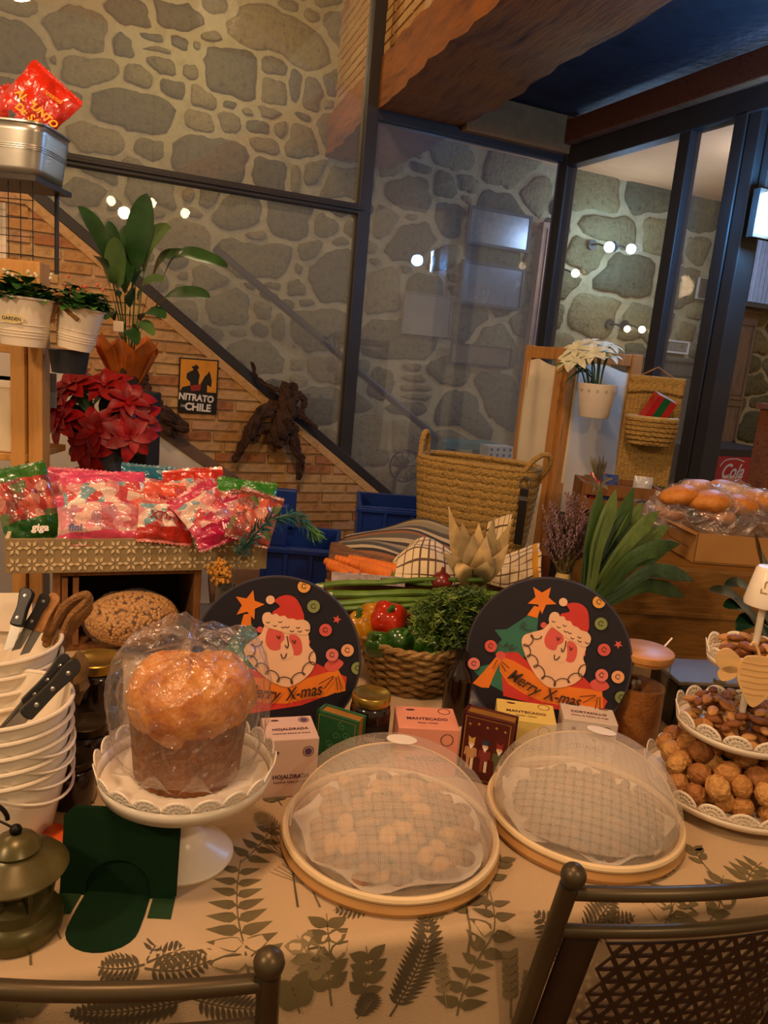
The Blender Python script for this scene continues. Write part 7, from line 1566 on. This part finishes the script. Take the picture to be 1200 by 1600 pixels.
# --- white planter with artificial lilies
k = mpp(PD(928, 620, 2.74)); pz0 = PD(927, 652, 2.74); plt = thing('white_planter', 'white wall planter hung on the folding screen', 'planter', pz0); hp_ = 52*k; rp_ = 31*k
q = MB(); q.lathe([(0, 0), (rp_*.72, 0), (rp_*.76, .004), (rp_, hp_), (rp_*.97, hp_), (rp_*.72, .008), (0, .008)], 36); q.build('wall', pm('planter_white', '#d8ccbc', .5, var=.04), plt)
for j in range(14): a = 2*PI*j/14; q = MB(); q.flat(circ(0, 0, .005, 8), frame((rp_*.975*math.cos(a), rp_*.975*math.sin(a), hp_*.8), (-math.sin(a), math.cos(a), 0), (0, 0, 1))); q.build('pierced_dot', pm('dot_grey', '#a89c8c', .7), plt, smooth=False)
q = MB(); q.lathe([(0, hp_*.9), (rp_*.95, hp_*.9)], 20); q.build('filling', pm('planter_fill', '#8f9488', .8), plt); q = MB(); q.tube([(0, rp_*.9, hp_), (0, rp_*1.0+.02, hp_+.02), (0, rp_+.05, hp_-.02)], .004, 6); q.build('hook', m_steel, plt)
lil = thing('white_lilies', 'white artificial lilies standing in the wall planter', 'flowers', (pz0.x, pz0.y, pz0.z+hp_*.9+.001)); l0 = Vector(lil.location); m_pet = pm('lily_white', '#d0d0b0', .6, var=.15, scale=30); m_stm = pm('lily_stem', '#37502c', .6, var=.2); qs = MB(); qf = MB(); ql = MB()
for (x, y, dd) in ((900, 545, 0), (918, 538, .02), (935, 548, -.02), (950, 556, 0), (890, 562, -.02), (940, 540, .03), (905, 560, -.04), (952, 542, .02), (925, 552, -.04)):
    h = PD(x, y, 2.74+dd)-l0; qs.tube([Vector((h.x*.25, 0, -.03)), h*.55, h], .003, 6)
    up_ = (h.normalized()+Vector((0, -.5, .1))).normalized(); sx_ = up_.orthogonal().normalized(); sy_ = up_.cross(sx_)
    for i in range(6): a = 2*PI*i/6+x; dr = (sx_*math.cos(a)+sy_*math.sin(a))*.9+up_*.45; qf.leaf(frame(h, dr, up_.cross(dr)), .058, .028, .55, .25, 6)
for (x, y) in ((868, 585), (880, 600), (862, 572), (890, 592)): T_ = PD(x, y, 2.72)-l0; ribbon(ql, [Vector((0, 0, .0)), Vector((T_.x*.5, T_.y*.5, T_.z*.5+.05)), T_], .014, (0, -.5, 1), .2, n=6)
qs.build('stems', m_stm, lil); qf.build('petals', m_pet, lil, angle=180); ql.build('leaves', m_stm, lil, angle=180)
# --- esparto wall pocket and gift
ew0 = PD(1000, 757, 2.72); kk = mpp(ew0); wpk = thing('esparto_wall_pocket', 'long woven esparto hanging with a round pocket', 'wall pocket', ew0, math.radians(-4)); Hh_ = PD(1005, 588, 2.72).z-ew0.z; Wh = 82*kk
q = MB(); q.grid(lambda u, v: ((u-.5)*Wh, -.004+.0022*math.sin(v*2*PI*22)*math.sin(u*2*PI*14+PI*(int(v*44) % 2)), v*Hh_), 56, 88); q.build('woven_panel', m_esp, wpk, angle=180, solid=.004)
q = MB(); q.grid(lambda u, v: ((u-.5)*Wh*1.02, -.010-.002*math.sin(v*9), Hh_*(.84+.17*v)+.01*math.sin(PI*u)*(1-v)), 20, 6); q.build('folded_top', m_esp, wpk, solid=.004)
q = MB(); q.tube([(-.06, 0, Hh_), (0, .005, Hh_+.035), (.06, 0, Hh_)], .003, 6); q.build('hanging_cord', m_jute, wpk)
pc_ = PD(1019, 672, 2.66)-ew0; q = MB(); rW = 36*kk
for j in range(6): z = pc_.z-.045+j*.016; r_ = rW*(.66+.34*math.sin(PI/2*min(1, j/4.2+.25))); q.tube([(pc_.x+r_*math.cos(a), -.055+r_*.62*math.sin(a), z+.0014*math.sin(a*40)) for a in [2*PI*i/60 for i in range(60)]], .0085, 6, closed=True)
q.lathe([(0, pc_.z-.045), (rW*.66, pc_.z-.045)], 20, c=(pc_.x, -.055, 0)); q.build('pocket_bowl', m_esp, wpk)
zr = pc_.z+.042; q = MB(); q.tube([(pc_.x+rW*1.02*math.cos(a), -.055+rW*.64*math.sin(a), zr) for a in [2*PI*i/50 for i in range(50)]], .006, 6, closed=True); q.build('pocket_rim', pm('pale_esparto', '#b8a070', .8, var=.2), wpk)
gc = PD(1026, 642, 2.655); gf = thing('gift_box', 'small red gift box with green ribbon in the esparto pocket', 'gift', gc, 0, None, (.25, .38, .1)); q = MB(); q.box((0, 0, 0), (.075, .05, .105)); q.build('wrapped_box', pm('gift_red', '#a81c22', .3, var=.15, coat=.5), gf, smooth=False, bevel=.003); q = MB(); q.box((0, 0, 0), (.026, .0515, .1065)); q.build('ribbon', pm('ribbon_green', '#0f5a34', .35, var=.1), gf, smooth=False); q = MB(); q.box((0, 0, .0536), (.074, .05, .001)); q.build('top_sheen', pm('gift_silver', '#c8b8b0', .3, .3), gf, smooth=False)
# --- small crate with packets
ca = PD(970, 778, 2.45); cr3 = thing('fruit_crate', 'small wooden crate of packets behind the leeks', 'crate', (ca.x, ca.y, ca.z-.1), math.radians(-3)); zz3 = cr3.location.z
for z in (.02, .07, .12): q = MB(); q.box((0, 0, z), (.24, .008, .036)); q.build('slat', m_crw, cr3, smooth=False); q = MB(); q.box((0, .16, z), (.24, .008, .036)); q.build('slat', m_crw, cr3, smooth=False)
for x in (-.12, .12): q = MB(); q.box((x, .08, .07), (.012, .16, .14)); q.build('end_board', m_crw, cr3, smooth=False)
q = MB(); q.box((0, .08, .004), (.23, .15, .008)); q.build('bottom', m_crw, cr3, smooth=False)
for lab, x, y, col in (('red packet in the small crate behind the leeks', -.07, .04, '#a81c1c'), ('blue packet in the small crate behind the leeks', -.035, .03, '#1c3a80'), ('white and blue packet at the right of the small crate', .08, .05, '#b8b8c0')):
    o = thing('snack_packet', lab, 'packet', (ca.x+x, ca.y+y, zz3+.009), math.radians(random.uniform(-15, 15))); q = MB(); q.grid(lambda u, v: ((u-.5)*.06, .014*math.sin(PI*u)**.5*math.sin(PI*v)**.5, v*.16), 10, 12); q.grid(lambda u, v: ((.5-u)*.06, -.014*math.sin(PI*u)**.5*math.sin(PI*v)**.5, v*.16), 10, 12); q.build('wrapper', wrap(col), o, angle=180)
bst = thing('side_table', 'small dark table under the crate behind the leeks', 'table', (ca.x, ca.y+.08, 0)); q = MB(); q.box((0, 0, zz3-.016), (.30, .26, .03)); q.build('top', m_dw, bst, smooth=False)
for x in (-.12, .12):
    for y in (-.1, .1): q = MB(); q.box((x, y, (zz3-.032)/2), (.03, .03, zz3-.032)); q.build('leg', m_dw, bst, smooth=False)
